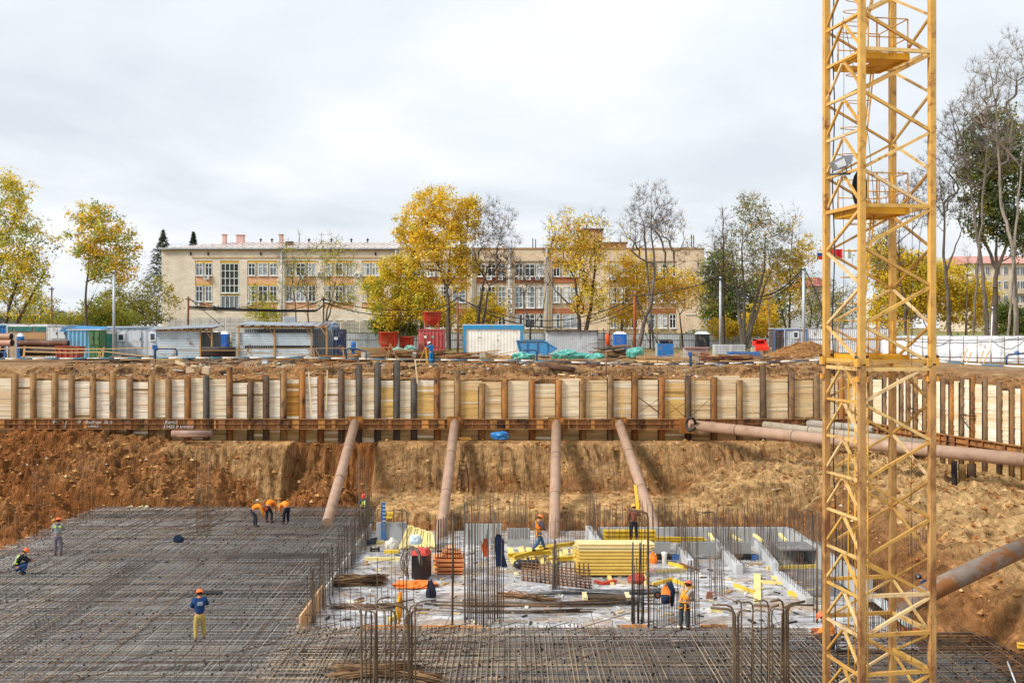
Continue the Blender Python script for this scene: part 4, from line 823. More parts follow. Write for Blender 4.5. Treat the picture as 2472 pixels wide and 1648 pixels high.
m = MB(hexc('c99a6c')); m.b2((bx(1410), BY + 5, bz(600)), (bx(1461), BY + 11, bz(548))); m.prism([(bx(1388), bz(600)), (bx(1410), bz(548)), (bx(1410), bz(600))], 'y', BY + 5.2, BY + 10); m.b2((bx(1461), BY + 5.5, bz(600)), (bx(1521), BY + 10, bz(582))); m.col = hexc('7a5a48'); m.b2((bx(1406), BY + 4.7, bz(548)), (bx(1464), BY + 11.3, bz(545))); m.b2((bx(1461), BY + 5.1, bz(582)), (bx(1524), BY + 10.4, bz(578))); m.b2((bx(1495), BY + 5.2, bz(596)), (bx(1499), BY + 5.45, bz(585)))
m.build('roof_penthouse', M_plaster, bl)
for x, y0 in ((681, 600), (956, 600), (1139, 598), (1230, 598), (1320, 594)):
    m = MB(hexc('b4bcc2')); m.bar((bx(x), BY - .35, bz(812)), (bx(x), BY - .35, bz(y0)), .16, 8); m.build('drain_pipe', M_sheet, bl)
for x, h in ((1288, 568), (1295, 570), (1684, 558), (1689, 560), (1422, 528), (1555, 575)): m = MB(hexc('4f4a48')); m.bar((bx(x), BY + 6, bz(600)), (bx(x), BY + 6, bz(h)), .09, 5); m.b2((bx(x) - .4, BY + 5.6, bz(600)), (bx(x) + .4, BY + 6.4, bz(594))); m.build('antenna', M_rust, bl)
for x, y in ((500, 669), (477, 733), (603, 732), (520, 741), (728, 669), (772, 662), (863, 664), (1181, 671), (1208, 671), (1256, 671), (1275, 671), (1298, 671), (1044, 662), (982, 664), (1230, 702), (1230, 715), (1230, 729), (1230, 750), (925, 745), (1480, 671), (1538, 671)):
    m = MB(hexc('d9dcda')); m.b2((bx(x) - .42, BY - .5, bz(y) - .35), (bx(x) + .42, BY - .06, bz(y) + .35)); ac = m.build('air_conditioner', M_matte, bl); m = MB(hexc('7a7e80')); m.tube([(bx(x) - .08, BY - .52, bz(y)), (bx(x) - .08, BY - .505, bz(y))], .26, 14); m.build('fan', M_matte, ac)
m = MB(hexc('6d6763')); m.b2((bx(957), BY - 2.5, bz(786)), (bx(1010), BY, bz(783))); m.build('canopy', M_sheet, bl)
# other far buildings
def block(name, x0, x1, y0, y1, Y, depth, hc, lab, roof=None, wins=(), wsz=(9, 14), cat='building'):
    t = thing(name, (XA((x0 + x1) / 2, Y), Y, ZA(y1, Y)), lab, cat); m = MB(hexc(hc)); m.b2((XA(x0, Y), Y, ZA(y1, Y)), (XA(x1, Y), Y + depth, ZA(y0, Y))); m.build('wall', M_plaster, t)
    if roof:
        rc, rh = roof; m = MB(hexc(rc)); xa, xb, z = XA(x0, Y) - .6, XA(x1, Y) + .6, ZA(y0, Y); zr = z + rh * Y / F
        m.poly([(xa, Y - .6, z), (xb, Y - .6, z), (xb, Y + depth / 2, zr), (xa, Y + depth / 2, zr)]); m.poly([(xa, Y + depth + .6, z), (xa, Y + depth / 2, zr), (xb, Y + depth / 2, zr), (xb, Y + depth + .6, z)]); m.poly([(xa, Y - .6, z), (xa, Y + depth / 2, zr), (xa, Y + depth + .6, z)]); m.poly([(xb, Y - .6, z), (xb, Y + depth + .6, z), (xb, Y + depth / 2, zr)]); m.build('roof', M_sheet, t)
    for x, y in wins:
        m = MB(hexc('dcdcd8')); w, h = wsz; m.b2((XA(x, Y), Y - .08, ZA(y + h, Y)), (XA(x + w, Y), Y + .02, ZA(y, Y))); wo_ = m.build('window', M_matte, t); m = MB(hexc('565e64')); e = 1.2
        for k in (0, 1): m.b2((XA(x + e + k * (w / 2 - .5), Y), Y - .1, ZA(y + h - e, Y)), (XA(x + k * (w / 2 - .5) + w / 2 - .6, Y), Y - .085, ZA(y + e, Y)))
        m.build('glass', M_glass, wo_)
    return t
ap = block('apartment_building', 2345, 2640, 636, 800, 190, 14, 'dccdb4', 'pale beige apartment building with a reddish roof behind the right hand trees', ('c98a7a', 24), [(x, y) for x in (2352, 2378, 2404, 2422, 2450, 2462, 2490) for y in (644, 678, 712, 748)], (11, 19))
for x, y in ((2370, 696), (2412, 730), (2452, 700), (2452, 735)): m = MB(hexc('cbbfae')); m.b2((XA(x, 190), 188.8, ZA(y + 9, 190)), (XA(x + 24, 190), 190, ZA(y, 190))); m.build('balcony', M_plaster, ap)
block('shed', -60, 96, 762, 800, 150, 12, '6f7680', 'low grey shed with a sloping roof at the far left under the tree', ('8f8a86', 14), cat='shed')
block('shed', 140, 232, 764, 800, 152, 12, '5f6670', 'low dark shed beside the trunk of the orange green tree', ('9a9894', 14), cat='shed')
block('tower_block', 1955, 1992, 690, 760, 210, 12, 'd6cdc6', 'distant pale house with a red roof left of the crane mast', ('b55a4a', 24), [(1960, 705), (1973, 705)], (8, 9), cat='house')
block('tower_block', 1780, 1850, 636, 700, 420, 20, 'dfe2e6', 'distant pale tower block dim between the tree branches', None, [(1790 + 12 * i, 650 + 14 * j) for i in range(5) for j in range(3)], (6, 7))
block('white_hall', 1862, 2075, 762, 815, 158, 14, 'e2e6ea', 'long white flat hall behind the grey cabin left of the crane', None, [], cat='hall')
# concrete panel fence in front of the left wing
def panel_fence(x0, x1, y0, y1, Y, hc, lab):
    t = thing('concrete_fence', (XA((x0 + x1) / 2, Y), Y, ZA(y1, Y)), lab, 'fence', 'concrete panel fences'); n = max(1, round((x1 - x0) / 47))
    for i in range(n):
        a = XA(x0 + (x1 - x0) * i / n, Y); b = XA(x0 + (x1 - x0) * (i + 1) / n, Y) - .15; m = MB(jit(hexc(hc), .05)); m.b2((a, Y, ZA(y1, Y)), (b, Y + .12, ZA(y0, Y)))
        for u in range(4):
            for v in range(4): w = (b - a) / 4; h = (ZA(y0, Y) - ZA(y1, Y)) / 4; cx_, cz_ = a + w * (u + .5), ZA(y1, Y) + h * (v + .5); m.box((cx_, Y - .01, cz_), (w * .86, .03, h * .8))
        m.build('fence_panel', M_conc, t)
panel_fence(402, 640, 767, 808, 150, 'd8d4cc', 'pale concrete panel fence behind the corrugated sheds')
panel_fence(640, 960, 776, 812, 150, 'b9b3a4', 'greyish concrete panel fence right of the sacks on the container')
panel_fence(225, 400, 787, 812, 150, 'c9c2b4', 'low concrete panel fence behind the white cabin')
panel_fence(1660, 1870, 795, 812, 160, 'c9c8c4', 'low pale wall behind the metal fence near the black cabin')
# ------------------------------------------------------------------ the yard on the far plateau
def metal_fence(x0, x1, y0, y1, Y, lab, hc='ccd3da', rails=True, Yb=None, y0b=None, y1b=None, group='metal fences round the yard'):
    Yb = Yb or Y; y0b = y0b or y0; y1b = y1b or y1; a = P(x0, y1, Y); b = P(x1, y1b, Yb); zt = ZA(y0, Y); t = thing('metal_fence', tuple((a + b) / 2), lab, 'fence', group)
    n = max(1, round((b - a).length / 3.2)); d = (b - a)
    for i in range(n):
        p, q = a + d * (i / n), a + d * ((i + 1) / n) - d.normalized() * .06; m = MB(jit(hexc(hc), .06)); m.corr(p, q, 0.0, zt, .22, .018); m.build('sheet_panel', M_sheet, t)
    if rails:
        m = MB(hexc('4b4a4a'))
        for z in (zt, zt * .55): m.beam((a.x, a.y - .05, z), (b.x, b.y - .05, z), .04, .035)
        m.build('rails', M_rust, t)
        for i in range(n + 1): p = a + d * (i / n); m = MB(hexc('6f6d6c')); m.beam((p.x, p.y - .08, 0), (p.x, p.y - .08, zt + .05), .05, .05, up=(0, 1, 0)); m.build('post', M_rust, t)
    return t
metal_fence(560, 690, 803, 838, 143, 'grey metal fence stretch between the two corrugated sheds')
metal_fence(828, 1120, 803, 840, 143, 'grey metal fence stretch behind the red hoppers')
metal_fence(1260, 1470, 803, 840, 145, 'grey metal fence stretch hidden partly by the corrugated shed')
metal_fence(1470, 1700, 805, 841, 144, 'grey metal fence stretch behind the blue bin')
metal_fence(1700, 1812, 807, 841, 144, 'grey metal fence stretch right of the black toilet cabin')
metal_fence(1812, 1872, 815, 843, 140, 'grey metal fence stretch behind the red machine')
metal_fence(1948, 2150, 792, 850, 118, 'white metal fence seen through the crane mast', hc='dcdfe3')
# right-hand white fence with leaning rusty ribs
t = thing('metal_fence', tuple(P(2330, 868, 90)), 'white sheet fence with rusty ribs and loose cables on the right', 'fence')
for i in range(11):
    p = P(2128 + i * 33, 861 + i * .8, 95 - i * 1.2); q = P(2128 + (i + 1) * 33 - 2, 861 + (i + 1) * .8, 95 - (i + 1) * 1.2); m = MB(jit(hexc('d9dde1'), .05)); zt = ZA(810, p.y)
    m.poly([(p.x, p.y, 0), (q.x, q.y, 0), (q.x + .15, q.y + .25, zt), (p.x + .15, p.y + .25, zt)]); m.build('sheet_panel', M_sheet, t)
    m = MB(hexc('8a5a3c')); m.beam((p.x, p.y - .05, 0), (p.x + .3, p.y + .15, zt + .05), .05, .05, up=(0, 1, 0)); m.build('rib', M_rust, t)
m = MB(hexc('aab0b4')); a, b = P(2128, 810, 95.2), P(2490, 811, 81.9); m.beam(a, b, .07, .07); m.col = hexc('5f5a56'); m.beam((P(2128, 858, 95)), P(2490, 866, 81.6), .06, .08); m.build('rails', M_rust, t)
for k, (xa, xb, sag, lb) in enumerate(((2130, 2480, 10, 'long black cable sagging along the white fence'), (2390, 2478, 24, 'black cable loop hanging at the right end of the white fence'), (2180, 2300, 22, 'thin cable looped on the white fence beside the crane mast'))):
    m = MB(hexc('26282c')); m.tube([P(xa + (xb - xa) * i / 16, 818 + sag * math.sin(i / 16 * math.pi) + 1.5 * math.sin(i * 2.1), 93 - 12 * (xa + (xb - xa) * i / 16 - 2130) / 350) for i in range(17)], .03, 5); one(m, 'cable', M_rubber, lb, 'cable')
# cabins and containers
def cabin(name, x0, x1, y0, y1, Y, D, hc, lab, trim=None, th=.16, pitch=.25, cat='cabin', roofc='c8ccd0', doors=(), wins=(), amp=.02, frame=True):
    X0, X1, Z0, Z1 = XA(x0, Y), XA(x1, Y), 0.0, ZA(y0, Y); t = thing(name, ((X0 + X1) / 2, Y + D / 2, Z0), lab, cat); m = MB(hexc(hc))
    m.corr((X0, Y), (X1, Y), Z0, Z1, pitch, amp); m.corr((X0, Y + D), (X0, Y), Z0, Z1, pitch, amp); m.corr((X1, Y), (X1, Y + D), Z0, Z1, pitch, amp); m.poly([(X0, Y + D, Z0), (X0, Y + D, Z1), (X1, Y + D, Z1), (X1, Y + D, Z0)]); m.build('walls', M_sheet, t)
    m = MB(hexc(roofc)); m.b2((X0 - .08, Y - .1, Z1), (X1 + .08, Y + D + .1, Z1 + .1)); m.build('roof', M_sheet, t)
    if trim:
        m = MB(hexc(trim)); m.beam((X0 - .02, Y - .06, Z1 - th / 2), (X1 + .02, Y - .06, Z1 - th / 2), .1, th); m.beam((X1 + .03, Y, Z1 - th / 2), (X1 + .03, Y + D, Z1 - th / 2), .08, th)
        if frame:
            for x in (X0 + th / 2 - .04, X1 - th / 2 + .04): m.beam((x, Y - .07, Z0), (x, Y - .07, Z1 - th), th * .7, .09, up=(0, 1, 0))
        m.build('trim', M_matte, t)
    for i, (a, b, c, d) in enumerate(wins):
        m = MB(hexc('e8eaec')); m.b2((XA(a, Y), Y - .1, ZA(d, Y)), (XA(b, Y), Y - .03, ZA(c, Y))); w = m.build('window', M_matte, t); m = MB(hexc('3a4450')); e = (b - a) * .2; m.b2((XA(a + e, Y), Y - .115, ZA(d - e, Y)), (XA(b - e, Y), Y - .102, ZA(c + e, Y))); m.build('glass', M_glass, w)
    for i, (a, b, c, d, dc) in enumerate(doors):
        m = MB(hexc(dc)); m.b2((XA(a, Y), Y - .09, ZA(d, Y)), (XA(b, Y), Y - .03, ZA(c, Y))); w = m.build('door', M_matte, t); m = MB(hexc('55585c')); m.box((XA(b - 1.5, Y), Y - .12, (ZA(c, Y) + ZA(d, Y)) / 2), (.06, .05, .25)); m.build('handle', M_rust, w)
    return t
c1 = cabin('site_cabin', 262, 378, 790, 0, 97, 2.4, 'c3cad2', 'pale grey site cabin with blue roof edge, two windows and a door', '5f86a8', .1, .6, doors=[(320, 341, 799, 838, 'cdd2d8')], wins=[(284, 302, 804, 824), (361, 377, 802, 823)])
m = MB(hexc('dfe8f0')); Y = 96.9; m.b2((XA(264, Y), Y, ZA(808, Y)), (XA(273, Y), Y + .05, ZA(798, Y))); m.build('sign_board', M_matte, c1)
m = MB(hexc('2b6cb0')); cx_, cz_ = XA(268.5, 96.8), ZA(803, 96.8); m.tube([(cx_ + .13 * math.cos(R(150 + i * 24)), 96.85, cz_ + .12 * math.sin(R(150 + i * 24))) for i in range(11)], .03, 5); m.box((cx_, 96.85, cz_ + .06), (.1, .02, .1)); m.build('round_emblem', M_matte, c1)
c2 = cabin('storage_cabin', 1118, 1263, 785, 0, 100, 2.6, 'efebe0', 'large cream corrugated cabin with a bright blue frame', '2f8fc0', .36, .3, amp=.008)
c3 = cabin('grey_cabin', 1895, 1948, 794, 0, 118, 2.6, 'bcc4cc', 'grey blue corner cabin with a white framed window near the crane', '3f6fae', .12, .3, wins=[(1913, 1928, 799, 817)])
c4 = cabin('grey_cabin', 1870, 1895, 794, 0, 118.4, 2.4, '5a5250', 'narrow dark double doored front of the corner cabin beside the red machine', '3f6fae', .14, .6, doors=[(1873, 1881, 797, 846, '4a3f40'), (1885, 1893, 797, 846, '4a3f40')])
cabin('white_container', 116, 160, 787, 0, 96, 2.4, 'd2d4d2', 'white box container with double doors at the left', None, doors=[(122, 139, 791, 817, 'd8dad8'), (141, 158, 791, 817, 'd5d7d5')])
t = cabin('glazed_trailer', 18, 115, 785, 0, 97, 2.4, 'b9a88e', 'long trailer with white frame, green panes and wooden lower wall', 'e2e4e2', .12, .9, wins=[])
for a, b in ((22, 32), (37, 79), (85, 113)): m = MB(hexc('23685c')); m.b2((XA(a, 97), 96.86, ZA(799, 97)), (XA(b, 97), 96.96, ZA(788, 97))); m.build('green_pane', M_glass, t)
m = MB(hexc('b08a60')); m.b2((XA(50, 97), 96.85, ZA(818, 97)), (XA(112, 97), 96.95, ZA(803, 97))); m.build('wooden_board', M_wood, t)
cabin('blue_container', -30, 16, 784, 0, 98, 2.4, '2f6da6', 'blue container cut by the left edge with a small white notice', '3f8ac0', .1)
cabin('blue_shed', 163, 215, 797, 0, 94, 2.2, '7fb4d0', 'light blue weathered corrugated container beside the green one', None, 0, .35, amp=.05, cat='container')
cabin('green_container', 215, 241, 797, 0, 93.6, 2.2, '4d7a4c', 'green rusty container door end between blue and teal containers', None, 0, .3, cat='container', doors=[(217, 226, 800, 832, '4a754a'), (230, 239, 800, 832, '527f50')])
cabin('teal_container', 240, 258, 800, 0, 95, 2.4, '1f7d6c', 'teal container with a white stripe behind the lamp post', 'e0e6e6', .2, cat='container', frame=False)
m = MB(hexc('2d86bc')); Y = 97.5; m.poly([(XA(166, Y), Y - 2, ZA(791, Y)), (XA(262, Y), Y - 2, ZA(796, Y)), (XA(260, Y), Y + 1.5, ZA(789, Y)), (XA(170, Y), Y + 1.5, ZA(786, Y))]); m.b2((XA(168, Y), Y - 2, ZA(800, Y)), (XA(262, Y), Y - 1.9, ZA(794, Y))); one(m, 'blue_sheet_roof', M_matte, 'bright blue sheet roof above the light blue and green containers', 'roof')
bc = cabin('shipping_container', 690, 815, 797, 0, 99, 2.44, '4a5a70', 'dark slate blue shipping container under a load of grey sacks', None, 0, .3, amp=.07, cat='container', roofc='56657a')
for i, (a, b) in enumerate(((815, 827),)): m = MB(hexc('1f3358')); Y = 99; m.b2((XA(a, Y), Y - .05, 0), (XA(b, Y), Y + 2.4, ZA(795, Y))); m.build('end_door', M_matte, bc); m = MB(hexc('cdd3da')); m.b2((XA(812, Y) - .2, Y - .12, ZA(820, Y)), (XA(816, Y), Y - .08, ZA(813, Y))); m.build('notice', M_matte, bc)
r_ = random.Random(4)
for i in range(14):
    x = 722 + (i % 8) * 12 + r_.uniform(-3, 3) + (8 if i > 7 else 0); y = 789 + (i > 7) * 6 - (2 if i % 2 else 0)
    if i > 7: x = 760 + (i - 8) * 10
    blob('sack', P(x, y + 1.5, 99.4 + r_.uniform(0, 1.2)), (.42, .35, .3), jit(hexc('7c8594'), .15), f'grey plastic sack on the slate blue container, {ordn[i]} of the heap from the left', 'sack', seed=i + 20, n=2, group='grey sacks on the container')
m = MB(hexc('b9c2c8')); Y = 100; m.b2((XA(683, Y), Y, ZA(792, Y)), (XA(712, Y), Y + 1, ZA(764, Y)));
for k in range(6): m.col = hexc('d6dce0'); m.box((XA(686 + k * 5, Y), Y - .03, (ZA(792, Y) + ZA(764, Y)) / 2), (.03, .04, 1.0)); m.box((XA(697.5, Y), Y - .04, ZA(790 - k * 5, Y)), (1.1, .03, .03))
one(m, 'caged_tank', M_sheet, 'white caged liquid tank standing beside the grey sacks', 'tank')
def open_shed(x0, x1, yr, y1, Y, D, panels, lab, roofx, posts, tilt=0):
    t = thing('corrugated_shed', (XA((x0 + x1) / 2, Y), Y + D / 2, 0), lab, 'shed', 'corrugated open sheds'); zr = ZA(yr, Y)
    for (a, b, c, d) in panels: m = MB(jit(hexc('c4d0d6'), .05)); m.corr((XA(a, Y), Y), (XA(b, Y), Y), max(0, ZA(d, Y)), ZA(c, Y), .14, .022, horiz=True); m.build('sheet_wall', M_sheet, t)
    m = MB(hexc('7d8488')); m.corr((XA(x0, Y), Y + D), (XA(x1, Y), Y + D), 0, zr - .3, .2, .02); m.build('back_wall', M_sheet, t)
    m = MB(hexc('aab4bc')); a, b = XA(roofx[0], Y), XA(roofx[1], Y); n = 60; n0 = len(m.v)
    for i in range(n + 1): x = a + (b - a) * i / n; o = .03 * (1 if i % 2 else -1); f_ = i / n; m.v += [(x, Y - .6, zr + o + tilt * (f_ - .5)), (x, Y + D + .4, zr + .28 + o + tilt * (f_ - .5))]
    for i in range(n): k = n0 + 2 * i; m.face([k, k + 2, k + 3, k + 1])
    m.build('roof', M_sheet, t)
    for px in posts:
        m = MB(jit(hexc('b58d5c'), .1)); m.beam((XA(px, Y), Y - .08, 0), (XA(px, Y), Y - .08, zr - .05), .12, .1, up=(0, 1, 0)); m.build('post', M_wood, t)
    m = MB(hexc('a98152')); m.beam((XA(x0, Y), Y - .1, zr - .16), (XA(x1, Y), Y - .1, zr - .16), .08, .14)
    for px in posts[1:]: m.beam((XA(px, Y), Y - .12, zr - .9), (XA(px, Y) - .5, Y - .12, zr - .2), .07, .07, up=(0, 1, 0))
    for i in range(9): x = XA(x0 + (x1 - x0) * (i + .5) / 9, Y); m.beam((x, Y - .5, zr - .08), (x, Y + D, zr + .18), .08, .12)
    m.build('roof_beams', M_wood, t)
open_shed(378, 513, 793, 862, 91, 2.6, [(378, 482, 800, 863)], 'corrugated metal shed with a bowed roof left of the blue toilet', (358, 516), [484, 512], .2)
open_shed(572, 790, 785, 862, 92, 2.6, [(570, 756, 804, 834), (574, 755, 841, 862)], 'wide corrugated shed with a horizontal sheet band and open gaps', (575, 762), [578, 663, 752, 789], -.1)
gs = thing('corrugated_shed', (XA(1380, 110), 112, 0), 'grey corrugated shed with flat dark roof left of the blue toilet cabin', 'shed')
Y = 108; m = MB(hexc('bfc5ca')); m.corr((XA(1320, Y), Y), (XA(1442, Y), Y), 0, ZA(799, Y), .2, .02); m.corr((XA(1320, Y), Y + 3), (XA(1320, Y), Y), 0, ZA(799, Y), .2, .02); m.build('sheet_wall', M_sheet, gs)
m = MB(hexc('3a3636')); m.b2((XA(1316, Y), Y - .3, ZA(799, Y)), (XA(1474, Y), Y + 3.2, ZA(797, Y))); m.build('roof', M_matte, gs); m = MB(hexc('5a4034')); [m.beam((XA(px, Y), Y, 0), (XA(px, Y), Y, ZA(799, Y)), .09, .09, up=(0, 1, 0)) for px in (1443, 1458, 1471)]; m.build('posts', M_wood, gs)
m = MB(hexc('e0592c')); x = XA(1466, 107.8); m.tube([(x, 107.8, ZA(805, 107.8)), (x + .05, 107.8, ZA(815, 107.8)), (x, 107.8, ZA(834, 107.8))], [.12, .24, .14], 8); one(m, 'hanging_jacket', M_cloth, 'orange jacket hanging in the opening of the grey corrugated shed', 'jacket')
def toilet(x0, x1, y0, y1, Y, hc, lab, rc='e6e9ec', rest=1):
    X0, X1 = XA(x0, Y), XA(x1, Y); w = X1 - X0; z1 = ZA(y0, Y); t = thing('portable_toilet', ((X0 + X1) / 2, Y + .6, 0), lab, 'toilet cabin', 'portable toilets'); m = MB(hexc(hc)); m.b2((X0, Y, 0), (X1, Y + w, z1))
    for k in range(7): m.b2((X0 + w * (.06 + k * .13), Y - .03, .15), (X0 + w * (.12 + k * .13), Y, z1 - .15))
    for k in range(7): m.b2((X1, Y + w * (.06 + k * .13), .15), (X1 + .03, Y + w * (.12 + k * .13), z1 - .15))
    m.build('walls', M_matte, t); m = MB(hexc(rc)); m.box(((X0 + X1) / 2, Y + w / 2, z1 + .14), (w * 1.06, w * 1.06, .28), taper=.5); m.build('roof', M_matte, t); m = MB(jit(hexc(hc), .25)); m.b2((X0 + w * .15, Y - .06, .1), (X1 - w * .15, Y - .035, z1 - .15)); m.build('door', M_matte, t)
toilet(531, 550, 806, 0, 108, '1f63b8', 'blue portable toilet with a white roof standing right of the bowed shed')
toilet(513, 529, 806, 0, 112, '2a7ec0', 'blue portable toilet half hidden inside the bowed shed frame')
toilet(1483, 1512, 806, 0, 128, '1f6cc4', 'bright blue portable toilet right of the grey corrugated shed')
toilet(1682, 1713, 806, 0, 128, '2b3036', 'black portable toilet with a white pointed roof')
toilet(40, 53, 812, 0, 94, '2d78c0', 'small blue cabin with white lid above the stacked pipes', rest=0)
# hoppers and pink container
def hopper(x, y0, y1, w, Y, hc, lab, base=0.0, tall=.45):
    cx_ = XA(x, Y); r = w * Y / F / 2; zt = ZA(y0, Y); zm = zt - (zt - base) * tall; t = thing('concrete_hopper', (cx_, Y, base), lab, 'hopper', 'red concrete hoppers'); zb = max(base + .15, zm - r * .75)
    m = MB(hexc(hc)); m.lathe((cx_, Y, 0), [(r * .93, zt), (r * .93, zm + .05), (.1, zb + .1), (.12, zb), (.2, zb), (r, zm), (r, zt - .08), (r * 1.05, zt - .08), (r * 1.05, zt), (r * .93, zt)], 28); m.build('bowl', M_matte, t)
    for k in range(4): a = R(45 + 90 * k); m = MB(hexc(hc)); m.beam((cx_ + r * math.cos(a), Y + r * math.sin(a), base), (cx_ + r * math.cos(a), Y + r * math.sin(a), zt - .1), .07, .07, up=(0, 1, 0)); m.build('leg', M_matte, t)
pc = cabin('pink_container', 1011, 1070, 797, 0, 99, 2.2, 'cc6a68', 'faded pink ribbed container carrying a red hopper', None, 0, .3, amp=.04, cat='container', roofc='b25550')
for k, (a, b) in enumerate(((1015, 1024), (1029, 1033), (1037, 1040), (1044, 1048), (1052, 1058), (1062, 1067))): m = MB(hexc('b9524e')); m.b2((XA(a, 99), 98.9, ZA(838, 99)), (XA(b, 99), 98.96, ZA(801 + (k % 2) * 3, 99))); m.build('rib', M_matte, pc)
for a, c in ((1024, 'e4e0dc'), (1042, '7fa98c')): m = MB(hexc(c)); m.b2((XA(a, 99), 98.85, ZA(816, 99)), (XA(a + 6, 99), 98.89, ZA(810, 99))); m.build('notice', M_matte, pc)
hopper(1043, 752, 797, 46, 100, 'b8402c', 'tall red hopper on legs on top of the pink container', base=ZA(796, 100) + .0, tall=.4)
hopper(938, 801, 835, 47, 97, 'c2452a', 'large orange red hopper standing on the ground left of the pink container', tall=.45)
hopper(982, 812, 835, 34, 98, 'b53e28', 'smaller red hopper between the large one and the pink container', tall=.4)
m = MB(hexc('1f6fc0')); m.lathe((XA(853, 95), 95, .7), [(0, 0), (.25, 0), (.28, .2), (.18, .35), (.25, .5), (.2, .75), (0, .8)], 14); m.lathe((XA(853, 95), 95, .1), [(.16, 0), (.16, .6)], 10); one(m, 'blue_valve', M_matte, 'bright blue rounded pump in front of the metal fence', 'pump')
# skips and bins
def skip(x0, x1, y0, y1, Y, D, hc, lab, tip=0):
    t = thing('skip', (XA((x0 + x1) / 2, Y), Y, max(0, ZA(y1, Y))), lab, 'skip'); z0, z1 = max(0.02, ZA(y1, Y)), ZA(y0, Y); a, b = XA(x0, Y), XA(x1, Y); k = (b - a) * .1
    pts = [(a, z1), (b - tip, z1), (b, (z0 * .55 + z1 * .45) if tip else z1), (b - k - tip * .6, z0), (a + k, z0)] if tip else [(a, z1), (b, z1), (b - k, z0), (a + k, z0)]
    m = MB(hexc(hc)); m.prism([(p[0], p[1]) for p in pts], 'y', Y, Y + .05); m.prism(pts, 'y', Y + D, Y + D + .05); n = len(pts)
    for i in range(1, n): p, q = pts[i], pts[(i + 1) % n]; m.poly([(p[0], Y, p[1]), (q[0], Y, q[1]), (q[0], Y + D, q[1]), (p[0], Y + D, p[1])])
    m.build('tub', M_matte, t); m = MB(jit(hexc(hc), .3))
    for i in range(n): m.beam((pts[i][0], Y - .05, pts[i][1]), (pts[(i + 1) % n][0], Y - .05, pts[(i + 1) % n][1]), .08, .1)
    for f_ in (.25, .5, .75): x = a + (b - a) * f_; m.beam((x, Y - .05, z0 + .1), (x, Y - .05, z1), .06, .08, up=(0, 1, 0))
    m.build('frame', M_matte, t)
skip(1247, 1345, 822, 857, 88, 1.7, '4a8fc0', 'weathered blue skip with a pointed right end beside the cream cabin', tip=1.1)
skip(133, 190, 836, 863, 86, 1.4, 'a04a3c', 'faded red brown skip behind the wooden railing')
bb = thing('blue_bin', (XA(1606, 92), 92.6, 0), 'square blue steel bin with a black propped lid', 'bin'); m = MB(hexc('2a6fae')); Y = 92; m.b2((XA(1588, Y), Y, .0), (XA(1626, Y), Y + 1.2, ZA(829, Y))); m.col = hexc('9aa6a8'); m.b2((XA(1586, Y), Y + .05, 0), (XA(1588, Y), Y + 1.15, ZA(829, Y))); m.build('box', M_matte, bb); m = MB(hexc('1d1c1c')); m.box(P(1608, 824, 92.8), (1.1, .9, .22), rx=R(8)); m.build('lid', M_matte, bb)
rm = thing('red_machine', (XA(1838, 112), 112, 0), 'bright red machine hood on two concrete blocks beside the fence', 'machine'); Y = 112; m = MB(hexc('e0301c')); x0, x1 = XA(1823, Y), XA(1853, Y)
m.prism([(Y, ZA(846, Y)), (Y - .5, ZA(846, Y)), (Y - .5, ZA(838, Y)), (Y - .1, ZA(833, Y)), (Y - .1, ZA(830, Y)), (Y + .3, ZA(830, Y))], 'x', x0, x1); m.b2((x0 - .08, Y, ZA(834, Y)), (x0 + .12, Y + .9, ZA(819, Y))); m.b2((x1 - .3, Y, ZA(834, Y)), (x1 - .1, Y + .9, ZA(819, Y))); m.b2((x0 - .08, Y, ZA(822, Y)), (x1 - .1, Y + .9, ZA(819, Y))); m.b2((x0, Y + .6, ZA(834, Y)), (x1 - .2, Y + .9, ZA(821, Y))); m.build('hood', M_matte, rm)
for k, a in enumerate((1815, 1846)): m = MB(hexc('c9b99c')); m.b2((XA(a, Y), Y - .2, 0), (XA(a + 16, Y), Y + .6, ZA(838, Y))); m.build('block', M_conc, rm)
# stacks and heaps
def pallet(x0, x1, y0, y1, Y, lab, hc='c9cdd0'):
    t = thing('block_pallet', (XA((x0 + x1) / 2, Y), Y, 0), lab, 'pallet', 'pallets of pale blocks'); m = MB(); z0, z1 = .12, ZA(y0, Y); n = 5
    for j in range(n):
        for i in range(5): m.col = jit(hexc(hc), .08); xa = XA(x0, Y) + (XA(x1, Y) - XA(x0, Y)) * i / 5; xb = XA(x0, Y) + (XA(x1, Y) - XA(x0, Y)) * (i + 1) / 5 - .02; m.b2((xa, Y, z0 + (z1 - z0) * j / n), (xb, Y + 1, z0 + (z1 - z0) * (j + 1) / n - .025))
    m.build('blocks', M_conc, t); m = MB(hexc('a5835a')); m.b2((XA(x0, Y), Y, 0), (XA(x1, Y), Y + 1, .11)); m.build('pallet_base', M_wood, t)
pallet(1725, 1762, 831, 0, 98, 'left pallet of pale grey blocks behind the blue panels'); pallet(1766, 1800, 831, 0, 100, 'right pallet of pale grey blocks behind the blue panels')
t = thing('panel_stack', (XA(1797, 94), 94, 0), 'flat stack of bright blue steel panels', 'stack');
for k in range(3): m = MB(jit(hexc('2a6cb0'), .12)); m.b2((XA(1756 + k, 94), 93.6, .15 + k * .17), (XA(1838 - 3 * k, 94), 94.6, .28 + k * .17)); m.build('panel', M_matte, t)
